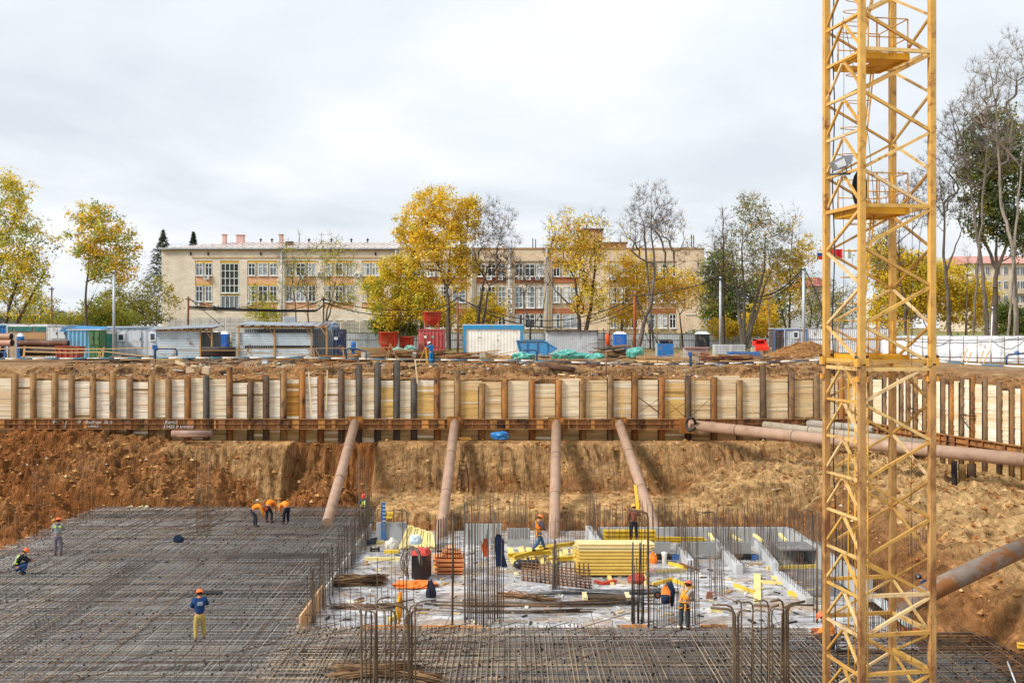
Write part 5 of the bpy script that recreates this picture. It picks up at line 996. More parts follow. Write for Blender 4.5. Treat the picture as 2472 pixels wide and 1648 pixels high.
t = thing('panel_box', (XA(1682, 90), 90, 0), 'pinkish white open panel crate behind the leaning poles', 'crate'); Y = 90; m = MB(hexc('d6c4c0')); m.b2((XA(1652, Y), Y + .6, .0), (XA(1713, Y), Y + .65, ZA(839, Y))); m.col = hexc('b98a86'); m.b2((XA(1652, Y), Y, ZA(840, Y)), (XA(1713, Y), Y + .6, ZA(838, Y))); m.build('back', M_matte, t); m = MB(hexc('7a2e26')); m.b2((XA(1687, Y), Y + .1, 0), (XA(1713, Y), Y + .15, ZA(852, Y))); m.build('red_side', M_matte, t); m = MB(hexc('b5bcb4'))
for k in range(7): m.box((XA(1645 + k * 7, Y - 2), Y - 2, .35), (.04, .04, .95)); m.box((XA(1666, Y - 2), Y - 2, .0 + k * .13), (1.7, .03, .03))
m.build('mesh_side', M_sheet, t)
def heap(x, y, w, h, Y, hc, lab, n=26, cat='timber pile', seed=1, L=3.5, name='timber_pile', bw=.16):
    r = random.Random(seed); t = MB(); X = XA(x, Y); W = w * Y / F; Hh = h * Y / F; z0 = ground_z(X, Y) if Y < 90 else 0
    for i in range(n):
        t.col = jit(hexc(r.choice(hc)), .2, r); xx = X + r.uniform(-.5, .5) * W * .6; f_ = 1 - min(1, abs(xx - X) / (W * .5)) ** 2; zz = z0 + .1 + r.random() * Hh * f_; a = r.uniform(-.25, .25); ll = L * r.uniform(.5, 1.1); tl = r.uniform(-.12, .12); yy = Y + r.uniform(-1, 1.2)
        v = V3((math.cos(a), math.sin(a), tl)) * ll / 2; c = V3((xx, yy, zz)); t.beam(c - v, c + v, bw * r.uniform(.7, 1.4), bw * r.uniform(.3, .7))
    return one(t, name, M_wood, lab, cat)
V3 = Vector
BRN = ['8a6442', '6e4c30', 'a37a50', '5a4232', '94704a', 'b08c60']
heap(900, 858, 120, 26, 89, BRN, 'pile of brown planks left of the big hopper', 26, seed=2); heap(1000, 862, 170, 26, 88, BRN, 'wide pile of rusty brown beams in front of the red hoppers', 46, seed=3, L=4.5)
heap(1130, 862, 150, 22, 87.5, BRN, 'sloping pile of brown planks in front of the cream cabin', 36, seed=4, L=4); heap(1240, 868, 90, 16, 86, ['c29a66', 'a37a50', 'd2b384'], 'pale long planks fanned out before the cream cabin', 14, seed=5, L=5)
heap(1490, 850, 50, 34, 90, ['5a4a3e', '8a6a48', '3a3230', 'b09468'], 'dark heap of blocks and timber behind the teal tarpaulins', 40, seed=6, L=1.6, bw=.22); heap(1760, 878, 150, 20, 84, ['9a7450', '7a5238', 'c29f6e', '6a4030'], 'pile of reddish planks left of the dirt mound', 50, seed=7, L=3.2)
heap(1850, 875, 130, 12, 84.5, ['8a6a48', '6a4c34', 'b8966a'], 'low scatter of boards in front of the blue panels', 26, seed=8, L=3); heap(1600, 872, 130, 10, 85, ['b8966a', '9a7a54', 'c8aa7c'], 'long thin boards lying before the blue bin', 22, seed=9, L=4)
heap(1440, 832, 26, 40, 92, ['7a6656', '6a5648'], 'bundle of grey brown branches leaning by the shed opening', 30, seed=10, L=1.4, bw=.06, name='branch_bundle', cat='branches')
heap(320, 858, 110, 14, 87, ['5a4a3c', '3f342c', '7a6650'], 'dark rubbly timber row in front of the white cabin', 34, seed=11, L=2.6); heap(290, 846, 60, 8, 90, ['6a5a48', '8a7658'], 'low dark boards below the lamp post', 14, seed=12, L=2)
heap(690, 858, 120, 10, 88, ['a0784c', '7a5a3a'], 'low boards before the wide corrugated shed', 12, seed=13, L=3); heap(800, 862, 90, 18, 87, BRN, 'brown boards before the slate blue container', 26, seed=14, L=3)
heap(1370, 880, 110, 9, 83, ['c49a60', '9a7448', '6a5a4c'], 'yellowish boards under the teal tarpaulin', 18, seed=15, L=2.4)
for x, y, sx, sz, lb, sd2, Y in ((1375, 862, 1.7, .75, 'large teal tarpaulin heap left of the branch bundle', 1, 86), (1437, 862, .9, .5, 'smaller teal tarpaulin heap beside the dark timber', 2, 85.5), (1535, 858, .9, .9, 'teal tarpaulin draped beside the rusty post', 3, 86), (1550, 884, 1.3, .35, 'teal tarpaulin spilling over the pit edge', 4, 82.5), (1262, 862, 1.1, .55, 'teal tarpaulin behind the blue standpipe', 5, 85.5), (990, 842, .8, .5, 'pale teal wrapped bundle before the pink container', 6, 93), (960, 845, .6, .4, 'small pale teal bundle under the big hopper', 7, 93)):
    blob('tarpaulin', P(x, y + 4, Y), (sx * .72, .6, sz * .68), hexc('5aa89c') if sd2 < 6 else hexc('7fb0a4'), lb, 'tarpaulin', seed=sd2, n=4, flat=.3)
def mound():
    X, Y = XA(1945, 104), 104; nx = 60; xs = np.linspace(-4.2, 4.2, nx); A, B = np.meshgrid(xs, xs * .7); r = np.sqrt((A / 4.2) ** 2 + (B / 2.9) ** 2); Z = 1.55 * np.clip(1 - r, 0, 1) ** 1.1 * (1 + .3 * fbm(A * 1.1, B * 1.1, 4)) + .12 * fbm(A * 3, B * 3, 3) * (r < 1) - .05 * (r >= .98)
    V = np.stack([A + X, B + Y, Z], -1).reshape(-1, 3); i = np.arange(nx - 1)[:, None] * nx + np.arange(nx - 1)[None]; Fq = np.stack([i, i + 1, i + nx + 1, i + nx], -1).reshape(-1, 4)
    o = np_mesh('dirt_mound', V, Fq, np.tile(np.array(hexc('a5784a')), (len(Fq), 1)) * (1 + .15 * np.random.RandomState(1).randn(len(Fq), 1)).clip(.6, 1.4), MATS['loose soil']); tag(o, 'brown dirt mound beside the crane in front of the grey cabin', 'dirt mound')
mound()
# pipes at the left
def fat_pipe(x0, x1, y, w, Y, hc, lab, rot=0):
    t = thing('steel_pipe', tuple(P(x1, y, Y)), lab, 'pipe', 'pipes stacked at the left'); r = w * Y / F / 2; a, b = P(x0, y, Y), P(x1, y, Y); b.y -= rot; m = MB(hexc(hc)); m.tube([a, b], r, 22, caps=False); m.build('pipe_shell', M_pipe, t)
    m = MB(hexc('1c1512')); d = (b - a).normalized(); m.tube([b - d * .3, b - d * .05], r * .86, 18); m.tube([b - d * .01, b + d * .01], r * .86, 18); m.build('bore', M_rubber, t)
for i, (x1, y, w, c) in enumerate(((41, 812, 15, 'a9846a'), (43, 827, 16, 'b58a72'), (20, 842, 14, '8f6a50'), (16, 856, 14, 'a5785a'))): fat_pipe(-60, x1, y, w, 90, c, f'large tan pipe end at the far left, {ordn[i]} from the top of its stack', 1.0)
fat_pipe(46, 165, 829, 16, 91, '5e3a26', 'long dark rusty pipe on top of the row beside the red brown skip'); fat_pipe(52, 150, 848, 22, 90, '3a2a22', 'long blackish pipe under the dark rusty pipe')
m = MB(hexc('3a3230')); [m.tube([P(488, 842 + 6 * k, 88 + k), P(568, 843 + 6 * k, 88 + k)], .2, 12) for k in range(3)]; one(m, 'rubber_rolls', M_rubber, 'dark rolls lying between the two corrugated sheds', 'rolls')
# posts, lamp posts, flags
def pole(x, y0, y1, Y, r, hc, lab, name='pole', cat='pole', arm=None, mtl=None, lean=0):
    t = thing(name, (XA(x, Y), Y, 0), lab, cat); m = MB(hexc(hc)); m.tube([(XA(x, Y), Y, -.2), (XA(x + lean, Y), Y, ZA(y0, Y))], [r * 1.1, r * .85], 10); m.build('shaft', mtl or M_rust, t)
    m = MB(hexc('55504c')); m.box((XA(x + lean, Y), Y - .1, ZA(y0 + 6, Y)), (.5, .12, .1)); m.build('cable_bracket', M_rust, t); return t
pole(275, 652, 0, 92, .12, 'aab2b6', 'tall galvanised lamp post in front of the white cabin', 'lamp_post', 'lamp post', mtl=M_sheet)
pole(125, 692, 0, 100, .08, '7a4a34', 'thin rusty pole above the glazed trailer'); pole(452, 716, 0, 100, .11, '7a4630', 'rusty pole holding a black cable bundle above the bowed shed', lean=3)
pole(1018, 652, 0, 140, .28, '8f8a7e', 'grey concrete pole standing in the yellow maple', mtl=M_conc); pole(1105, 712, 0, 104, .1, '8a5236', 'thin rusty pole right of the pink container')
pole(1532, 706, 0, 100, .15, '96502c', 'orange rusty pole between the teal tarpaulin and the blue bin'); pole(781, 716, 0, 112, .1, '6e4a36', 'thin rusty pole behind the grey sacks')
pole(1739, 668, 0, 125, .15, 'b4bcc2', 'galvanised mast right of the black toilet cabin', 'lamp_post', 'lamp post', mtl=M_sheet); pole(1940, 644, 0, 112, .16, 'b4bcc2', 'galvanised mast beside the grey corner cabin', 'lamp_post', 'lamp post', mtl=M_sheet)
pole(2004, 610, 0, 135, .07, 'd8dce0', 'thin white flagpole just right of the left crane leg', 'flagpole', 'flagpole', mtl=M_sheet); pole(2058, 610, 0, 135, .06, 'd8dce0', 'thin white flagpole left of the near crane leg', 'flagpole', 'flagpole', mtl=M_sheet); pole(2390, 740, 0, 84, .05, 'e0e2e4', 'slender white lamp stand behind the white fence', 'lamp_stand', 'lamp stand', mtl=M_sheet, lean=6)
def flag(x0, x1, y0, y1, bands, lab, Y=134.5):
    t = thing('flag', tuple(P(x1, y0, Y)), lab, 'flag', 'flags beside the crane'); nb = len(bands)
    for k, c in enumerate(bands):
        m = MB(hexc(c)); m.smooth = True
        for i in range(8):
            a, b = i / 8, (i + 1) / 8; f_ = lambda u, v: P(x1 + (x0 - x1) * u, y0 + (y1 - y0) * v + 2 * u + 1.2 * math.sin(u * 6), Y + .15 * math.sin(u * 9))
            m.poly([f_(a, k / nb), f_(b, k / nb), f_(b, (k + 1) / nb), f_(a, (k + 1) / nb)])
        m.build('stripe', M_cloth, t)
flag(1972, 2003, 602, 626, ['e8e8ea', '2a56b0', 'd8382c'], 'white, blue and red striped flag left of the crane leg'); flag(2004, 2034, 600, 624, ['d8303c'], 'red flag seen through the crane mast'); flag(2036, 2058, 600, 622, ['d9e2dc'], 'pale white green flag seen through the crane mast')
m = MB(hexc('b5202a')); q = P(2200, 742, 128); m.tube([(q.x, q.y, q.z - .01), (q.x, q.y + .03, q.z)], .001, 3)
rs = thing('road_sign', tuple(P(2200, 790, 128)), 'round blue sign with a red rim seen through the crane mast', 'road sign'); c = P(2203, 742, 128)
def disc(m, c, r, y, n=24): m.poly([(c.x + r * math.cos(-i / n * 6.2832), y, c.z + r * math.sin(-i / n * 6.2832)) for i in range(n)])
m = MB(hexc('c23040')); m.tube([(c.x, 128, c.z), (c.x, 128.06, c.z)], .5, 24); m.build('rim', M_matte, rs); m = MB(hexc('2a4fa0')); m.tube([(c.x, 127.96, c.z), (c.x, 127.995, c.z)], .38, 24); m.build('face', M_matte, rs); m = MB(hexc('c23040')); m.beam((c.x - .27, 127.93, c.z + .27), (c.x + .27, 127.93, c.z - .27), .03, .1); m.beam((c.x - .27, 127.93, c.z - .27), (c.x + .27, 127.93, c.z + .27), .025, .1); m.build('cross', M_matte, rs); m = MB(hexc('8a8e92')); m.bar((c.x, 128.1, 0), (c.x, 128.1, c.z + .4), .05, 6); m.build('post', M_sheet, rs)
def cable(pts, r, lab, hc='1e1d1e', sag=0):
    q = []
    for i in range(len(pts) - 1):
        a, b = pts[i], pts[i + 1]
        for k in range(14 if i < len(pts) - 2 else 15):
            f_ = k / 14; y = a[1] + (b[1] - a[1]) * f_ + (a[3] if len(a) > 3 else sag) * 4 * f_ * (1 - f_); q.append(P(a[0] + (b[0] - a[0]) * f_, y, a[2] + (b[2] - a[2]) * f_))
    m = MB(hexc(hc)); m.tube(q, r, 6); return one(m, 'overhead_cable', M_rubber, lab, 'cable', 'overhead cables across the yard')
for dz, r, w in ((0, .075, 'thickest'), (4, .05, 'lower'), (-3, .04, 'uppermost thin')): cable([(456, 742 + dz, 100), (760, 750 + dz * .5, 106), (782, 735, 112)], r, f'{w} black cable in the bundle between the two rusty poles at the left wing', sag=2)
cable([(456, 722, 100), (590, 740, 104, 18), (782, 722, 112)], .04, 'sagging black cable between the two rusty poles', sag=10); cable([(782, 722, 112), (1018, 745, 120, 12), (1105, 718, 104)], .05, 'upper sagging cable passing before the yellow maple', sag=12)
cable([(782, 730, 112), (1018, 760, 120, 14), (1105, 728, 104)], .05, 'lower sagging cable passing before the yellow maple', sag=14); cable([(1105, 718, 104), (1532, 718, 100)], .05, 'upper sagging cable between the thin pole and the orange rusty pole', sag=56)
cable([(1105, 716, 104), (1532, 730, 100)], .04, 'middle sagging cable between the thin pole and the orange rusty pole', sag=66); cable([(1105, 722, 104), (1532, 745, 100)], .03, 'lowest sagging cable between the thin pole and the orange rusty pole', sag=58)
cable([(1532, 716, 100), (1739, 672, 125)], .05, 'black cable rising from the orange rusty pole to the galvanised mast', sag=6); cable([(1739, 672, 125), (1940, 646, 112)], .07, 'thick sagging cable between the two galvanised masts', sag=56); cable([(1739, 676, 125), (1940, 652, 112)], .05, 'thinner sagging cable between the two galvanised masts', sag=60)
cable([(1940, 646, 112), (1990, 760, 108)], .06, 'black cable dropping from the galvanised mast towards the crane', sag=-8); cable([(1535, 715, 100), (1600, 850, 96)], .05, 'black cable dropping from the orange rusty pole past the blue bin', sag=6); cable([(1535, 720, 100), (1570, 830, 96)], .04, 'steep black cable dropping beside the orange rusty pole', sag=12)
cable([(456, 720, 100), (540, 790, 100)], .03, 'thin guy wire falling from the rusty pole to the bowed shed')
# striped rail along the pit edge
def striped(pts, c1, c2, lab, step, r=.05):
    t = thing('striped_rail', tuple(P(*pts[0])), lab, 'barrier rail', 'blue and white striped rails'); q = [P(*p) for p in pts]; k = 0
    for i in range(len(q) - 1):
        L = (q[i + 1] - q[i]).length; n = max(1, round(L / step))
        for j in range(n): a, b = q[i].lerp(q[i + 1], j / n), q[i].lerp(q[i + 1], (j + 1) / n); m = MB(hexc(c1 if k % 2 else c2)); m.bar(a, b, r, 8); m.build('white_band' if c1 == c1 and k % 2 else 'blue_band', M_matte, t); k += 1
striped([(-20, 866, 81), (375, 864, 81), (700, 863, 81), (1000, 868, 81), (1290, 870, 81), (1340, 872, 81)], 'e6e2da', '3f7f9c', 'long blue and white striped rail along the left part of the pit edge', 1.05)
striped([(1345, 873, 81), (1520, 879, 80.5), (1700, 878, 80), (1850, 874, 80), (1988, 868, 79.5)], 'e6e2da', '22405e', 'navy and white striped rail along the right part of the pit edge', 1.0)
striped([(2130, 866, 80), (2250, 871, 76), (2370, 880, 72.5), (2480, 886, 70)], 'e8e8e4', '3f86a8', 'blue and white striped rail right of the crane mast', 1.6)
def post_(x, y0, y1, Y, r, hc, lab, cat='post', name='edge_post'): m = MB(hexc(hc)); a = P(x, y0, Y); m.tube([a, (a.x, Y, ZA(y1, Y))], r, 8); one(m, name, M_rust, lab, cat)
for i, (x, y1) in enumerate(((375, 905), (1116, 893), (1248, 905), (1287, 905), (1362, 895), (1463, 912), (1587, 895), (1688, 890))): post_(x, 860, y1, 80.5 if i != 5 else 76, .035 if i != 5 else .06, '7a5a40', f'thin post carrying the striped rail, {ordn[i]} from the left', name='rail_post')
post_(1667, 855, 905, 79.5, .09, '1f3a5c', 'navy blue standpipe post by the striped rail below the pink crate'); post_(1261, 892, 918, 76.5, .1, 'a06a34', 'stubby orange brown post under the floodlight box'); post_(374, 840, 866, 80, .07, '1f3a5c', 'navy blue standpipe below the white cabin'); post_(1047, 850, 875, 80.5, .06, '1f2a34', 'short dark post beside the surveyor')
m = MB(hexc('24599c')); m.box(P(374, 838, 80), (.32, .2, .3)); one(m, 'blue_box', M_matte, 'small blue box on the standpipe below the white cabin', 'box'); m = MB(hexc('24599c')); m.box(P(1666, 854, 79.5), (.28, .2, .3)); one(m, 'blue_box', M_matte, 'small blue canister on the navy standpipe by the pink crate', 'box')
for pts, lb in (([(378, 845), (381, 842), (424, 842), (427, 848), (427, 858)], 'navy pipe bracket beside the white cabin standpipe'), ([(-5, 850), (12, 850), (15, 854), (15, 862)], 'navy pipe bracket at the left edge'), ([(836, 866), (836, 846), (842, 840), (860, 842), (884, 848), (884, 866)], 'navy pipe bracket before the slate blue container'), ([(1261, 848), (1264, 845), (1292, 845), (1296, 850), (1296, 870)], 'navy pipe frame behind the small floodlight box'), ([(2430, 880), (2430, 860), (2434, 856), (2480, 852)], 'bright blue pipe with a valve at the right edge')):
    m = MB(hexc('24456e')); m.tube([P(x, y, 80 if x < 2400 else 72) for x, y in pts], .06, 8); one(m, 'pipe_bracket', M_matte, lb, 'pipe', 'blue water pipe brackets')
fb = thing('floodlight_box', tuple(P(1262, 880, 79.5)), 'small grey floodlight box mounted at the pit edge above the stubby post', 'floodlight'); m = MB(hexc('8f959a')); q = P(1262, 878, 79.5); m.box(q, (.58, .25, .4)); m.build('housing', M_sheet, fb); m = MB(hexc('e2e6e8')); m.box((q.x, q.y - .14, q.z - .02), (.4, .02, .22)); m.build('reflector', M_glass, fb)
q = P(640, 874, 79.5); m = MB(hexc('8f959a')); m.box(q, (.5, .25, .34)); m.col = hexc('dfe3e6'); m.box((q.x, q.y - .14, q.z), (.36, .02, .2)); one(m, 'floodlight_box', M_sheet, 'small grey floodlight box below the wide corrugated shed', 'floodlight')
m = MB(hexc('20639c')); m.lathe(P(2455, 852, 72), [(0, -.15), (.15, -.1), (.15, .1), (0, .16)], 10); one(m, 'valve', M_matte, 'round blue valve on the pipe at the right edge', 'valve')
# wooden railings at the left
def rail_(pts, Y, w, hc, lab, cat='railing'):
    m = MB(hexc(hc)); 
    for a, b in pts: m.beam(P(*a, Y), P(*b, Y), w, w * .6)
    one(m, 'wooden_railing', M_wood, lab, cat, 'wooden railings at the pit edge')
rail_([((-10, 843), (60, 838)), ((60, 838), (165, 842)), ((60, 848), (165, 851)), ((60, 836), (57, 862)), ((52, 862), (60, 858)), ((165, 842), (250, 842)), ((165, 851), (245, 849))], 83, .13, 'c8a878', 'pale wooden railing in front of the rusty pipes')
rail_([((235, 864), (252, 838)), ((248, 862), (250, 840)), ((250, 842), (420, 838)), ((250, 848), (360, 860)), ((290, 868), (440, 866)), ((244, 862), (238, 850))], 82.5, .11, 'c4a574', 'pale wooden railing in front of the white cabin')
rail_([((420, 845), (600, 846)), ((590, 862), (602, 840)), ((594, 840), (610, 860)), ((600, 842), (820, 840)), ((600, 851), (760, 856)), ((820, 841), (950, 838)), ((760, 840), (772, 862)), ((756, 842), (760, 862)), ((828, 838), (830, 866))], 82, .1, 'a5855c', 'weathered wooden railing in front of the wide corrugated shed')
rail_([((930, 870), (942, 828)), ((942, 828), (958, 868)), ((935, 872), (941, 845)), ((945, 850), (1000, 895)), ((895, 870), (1030, 866))], 81, .09, 'a88a60', 'trestle of thin poles left of the surveyor')
for (a, b), lb in zip([((1150, 868), (1250, 846)), ((1255, 868), (1260, 905)), ((1345, 880), (1500, 882)), ((1380, 868), (1590, 864)), ((1500, 868), (1720, 848)), ((1560, 880), (1720, 852)), ((1463, 850), (1466, 905))], ['thin pole rising right from the striped rail to the blue skip', 'short upright stick left of the small floodlight box', 'thin pole lying just under the navy striped rail', 'long thin pole lying behind the teal tarpaulin', 'upper of the two long poles rising towards the pink crate', 'lower of the two long poles rising towards the pink crate', 'upright stick in front of the teal tarpaulin']):
    m = MB(hexc('b08a5c')); m.beam(P(*a, 81.5), P(*b, 81.5), .08, .05); one(m, 'thin_pole', M_wood, lb, 'pole', 'loose poles on the pit edge')
rail_([((2318, 884), (2335, 842)), ((2330, 884), (2345, 850)), ((2362, 880), (2375, 845)), ((2373, 880), (2388, 846))], 74, .1, 'd2ae78', 'leaning pale boards below the white fence')
# boulders and slabs at the broken edge
for i, (x, y, w, h, lb) in enumerate(((437, 877, 26, 7, 'flat pale stone slab on the pit edge left of the cracked ones'), (459, 893, 20, 15, 'cracked pale stone slab tilted on the edge below the shed'), (499, 893, 20, 16, 'pale angular stone right of the cracked slab'), (470, 884, 16, 5, 'thin pale stone above the cracked slab'), (1165, 858, 14, 12, 'square concrete block before the cream cabin'), (1000, 856, 10, 10, 'upright concrete block left of the surveyor tripod'))):
    Y = 76 if i < 4 else 85; q = P(x, y, Y); m = MB(hexc('d2b68e' if i < 4 else 'a7a08e')); m.box(q, (w * Y / F, .4, h * Y / F), rz=rnd.uniform(-.4, .4), rx=rnd.uniform(-.4, .4), ry=rnd.uniform(-.25, .25), taper=.85); one(m, 'stone_slab' if i < 4 else 'concrete_block', M_conc, lb, 'stone' if i < 4 else 'concrete block')
t = thing('concrete_ring', tuple(P(885, 866, 86)), 'round concrete well ring right of the slate blue container', 'concrete ring'); m = MB(hexc('9c968a')); m.lathe(P(883, 866, 86), [(.35, 0), (.38, .5), (.36, .52), (.3, .52), (.3, .1)], 18); m.build('ring', M_conc, t)
m = MB(hexc('8f877a')); m.lathe(P(1981, 882, 80), [(0, 0), (.35, .05), (.45, .35), (.45, .65), (.38, .65), (.38, .2)], 18); one(m, 'concrete_bowl', M_conc, 'round concrete bowl half over the edge left of the crane', 'concrete bowl')
for i, (a, b, lb) in enumerate((((1728, 880), (1788, 897), 'grey steel pipe sticking out over the pit edge'), ((1303, 880), (1385, 893), 'rusty grating roll lying at the pit edge'))):
    m = MB(hexc('6a6f70' if i == 0 else '5a4032')); m.tube([P(*a, 79), P(*b, 77.5)], .1 if i == 0 else .22, 12); one(m, 'pipe_piece', M_rust, lb, 'pipe')
t = thing('channel_stack', tuple(P(1470, 890, 79)), 'stack of dark steel channels at the pit edge below the tarpaulin', 'steel stack')
for k in range(4): m = MB(jit(hexc('4a2c26'), .3)); m.beam(P(1415 + k * 3, 897 - k * 5, 78.5), P(1515 - k * 4, 896 - k * 6, 79.5), .2, .09); m.build('channel', M_rust, t)
for x, yb, Yq in ((1840, 878, 72.4), (867, 877, 72.4)): pass
def scraps():
    r = random.Random(31); m = MB()
    for i in range(800):
        x = r.uniform(-33, 26); y = 76 + 26 * r.random() ** 1.7; 
        if (x - CRN[0]) * RN[0] + (y - CRN[1]) * RN[1] > -1 and y < 73: continue
        s = min(2.2, r.expovariate(1 / .5) + .1); m.col = jit(hexc(r.choice(['8a6a48', 'a98a60', 'c8ac7c', '5a4636', '6f6a62', 'b9b4a8', '7a5238', '4a4038'])), .2, r); z = ground_z(x, y)
        m.box((x, y, z + .05 + r.random() * .1), (s, r.uniform(.05, .22), r.uniform(.03, .12)), rz=r.uniform(0, 3.1), ry=r.uniform(-.08, .08))
    tag(m.build('scrap_timber', M_wood), kind='stuff')
scraps()
for i, (x, y0, y1, w, hc) in enumerate(((2303, 1112, 1205, .16, '2c2622'), (2322, 1120, 1245, .2, '8a6a3c'), (2345, 1118, 1250, .24, '4a3626'))):
    Yq = 57.5; m = MB(hexc(hc)); m.tube([P(x, y0, Yq), P(x + 1, (y0 + y1) / 2, Yq - .2), P(x + 2, y1 + 40, Yq - .3)], [w, w * .95, w * .9], 10); one(m, 'old_pile', M_rust, ['black charred', 'tan cracked', 'dark topped'][i] + ' old pile standing out of the soil under the right wall', 'pile')
# ------------------------------------------------------------------ people
def skin_mesh(chains, name, col, mm, sub=1, root=None):
    """chains: list of [(point, radius), ...]; a chain starting on an existing point joins it"""
    pts = []; rad = []; ed = []; key = {}
    for ch in chains:
        prev = None
        for p, r in ch:
            k = tuple(round(c, 4) for c in p)
            if k not in key: key[k] = len(pts); pts.append(p); rad.append(r)
            i = key[k]
            if prev is not None and prev != i: ed.append((prev, i))
            prev = i
    me = bpy.data.meshes.new(name); me.from_pydata([tuple(p) for p in pts], ed, []); ob = bpy.data.objects.new(name, me); COL.objects.link(ob)
    ob.modifiers.new('s', 'SKIN'); s = me.skin_vertices[0].data
    for i, r in enumerate(rad): s[i].radius = (r if isinstance(r, tuple) else (r, r)); s[i].use_root = (i == 0)
    if sub: ms = ob.modifiers.new('u', 'SUBSURF'); ms.levels = sub; ms.render_levels = sub
    bpy.context.view_layer.update(); dg = bpy.context.evaluated_depsgraph_get(); m2 = bpy.data.meshes.new_from_object(ob.evaluated_get(dg))
    bpy.data.objects.remove(ob); m2.name = name; m2.polygons.foreach_set('use_smooth', [True] * len(m2.polygons))
    ca = m2.color_attributes.new('Col', 'FLOAT_COLOR', 'CORNER'); ca.data.foreach_set('color', np.tile(np.array([*col, 1], dtype=np.float32), len(m2.loops)))
    m2.materials.clear(); m2.materials.append(mm); o = bpy.data.objects.new(name, m2); COL.objects.link(o); return o
V3 = Vector
def person(loc, rz, label, pose='stand', top='3a3f48', legs='2c3038', vest=None, hat='e8692c', vest_style=0, sc_=1.0, extra=None, boots='2a2622', sleeves=None):
    """figure faces +y before rotation"""
    t = thing('person', loc, label, 'person', rz=rz); t.scale = (sc_,) * 3
    J = dict(pel=(0, 0, .95), sp=(0, .0, 1.18), ch=(0, .0, 1.36), nk=(0, .01, 1.50), hd=(0, .03, 1.60), tp=(0, .03, 1.70),
             ls=(-.19, 0, 1.42), le=(-.25, -.02, 1.14), lw=(-.25, .08, .90), rs=(.19, 0, 1.42), re=(.25, -.02, 1.14), rw=(.25, .08, .90),
             lh=(-.10, 0, .92), lk=(-.12, .02, .50), la=(-.13, -.03, .09), rh=(.10, 0, .92), rk=(.12, .02, .50), ra=(.13, -.03, .09))
    if pose == 'bend':
        J.update(pel=(0, -.18, .93), sp=(0, .02, 1.08), ch=(0, .2, 1.12), nk=(0, .36, 1.06), hd=(0, .45, .98), tp=(0, .53, .92), ls=(-.19, .26, 1.08), le=(-.2, .36, .8), lw=(-.1, .42, .52), rs=(.19, .26, 1.08), re=(.2, .36, .8), rw=(.08, .46, .5),
                 lh=(-.1, -.18, .9), lk=(-.13, -.02, .5), la=(-.14, -.08, .09), rh=(.1, -.18, .9), rk=(.13, .04, .5), ra=(.14, 0, .09))
    if pose == 'squat':
        J.update(pel=(0, -.22, .34), sp=(0, -.14, .56), ch=(0, -.02, .74), nk=(0, .08, .87), hd=(0, .14, .96), tp=(0, .16, 1.05), ls=(-.19, .0, .8), le=(-.2, .2, .6), lw=(-.04, .36, .56), rs=(.19, .0, .8), re=(.2, .22, .6), rw=(.05, .38, .58),
                 lh=(-.1, -.2, .34), lk=(-.17, .22, .48), la=(-.14, -.06, .09), rh=(.1, -.2, .34), rk=(.17, .22, .44), ra=(.14, -.04, .09))
    if pose == 'walk':
        J.update(lk=(-.1, .2, .52), la=(-.1, .36, .12), rk=(.1, -.06, .5), ra=(.1, -.4, .14), le=(-.26, -.12, 1.16), lw=(-.24, -.02, .94), re=(.27, .08, 1.16), rw=(.2, .26, 1.0), tp=(0, .07, 1.69), hd=(0, .06, 1.59))
    if pose == 'arms': J.update(le=(-.27, .1, 1.16), lw=(-.1, .3, 1.2), re=(.27, .1, 1.16), rw=(.1, .32, 1.16), hd=(0, .06, 1.6), tp=(0, .08, 1.69))
    if pose == 'chin': J.update(re=(.27, .14, 1.2), rw=(.08, .24, 1.44), le=(-.28, .1, 1.18), lw=(0, .24, 1.12), rk=(.13, .1, .5), ra=(.15, .16, .1), hd=(.0, .06, 1.6), tp=(0, .1, 1.69))
    if pose == 'lean': J.update(sp=(0, .08, 1.16), ch=(0, .2, 1.32), nk=(0, .3, 1.42), hd=(0, .36, 1.5), tp=(0, .42, 1.58), ls=(-.19, .2, 1.35), le=(-.24, .3, 1.08), lw=(-.1, .48, .98), rs=(.19, .2, 1.35), re=(.24, .28, 1.08), rw=(.1, .48, .95))
    if pose == 'reach': J.update(re=(.26, .02, 1.2), rw=(.2, .26, 1.32), le=(-.27, -.02, 1.16), lw=(-.3, .06, .92))
    if pose == 'tripod': J.update(le=(-.22, .16, 1.28), lw=(-.06, .34, 1.42), re=(.22, .16, 1.28), rw=(.06, .34, 1.42), ch=(0, .05, 1.36), nk=(0, .1, 1.49), hd=(0, .15, 1.57), tp=(0, .19, 1.66))
    J = {k: V3(v) for k, v in J.items()}
    def foot(a): return a + V3((0, .17, -.045))
    ch = [[(J['pel'], (.13, .10)), (J['sp'], (.12, .09)), (J['ch'], (.15, .1)), (J['nk'], .055), (J['nk'].lerp(J['hd'], .4), .06), (J['hd'], (.08, .095)), (J['tp'], (.075, .085))]]
    hv = (J['hd'] - J['nk']).normalized(); fw = V3((0, 1, 0)); fw = (fw - hv * fw.dot(hv)).normalized() if pose != 'bend' else V3((0, .3, -1)).normalized(); fw = (fw - hv * fw.dot(hv)).normalized(); sd_ = fw.cross(hv).normalized()
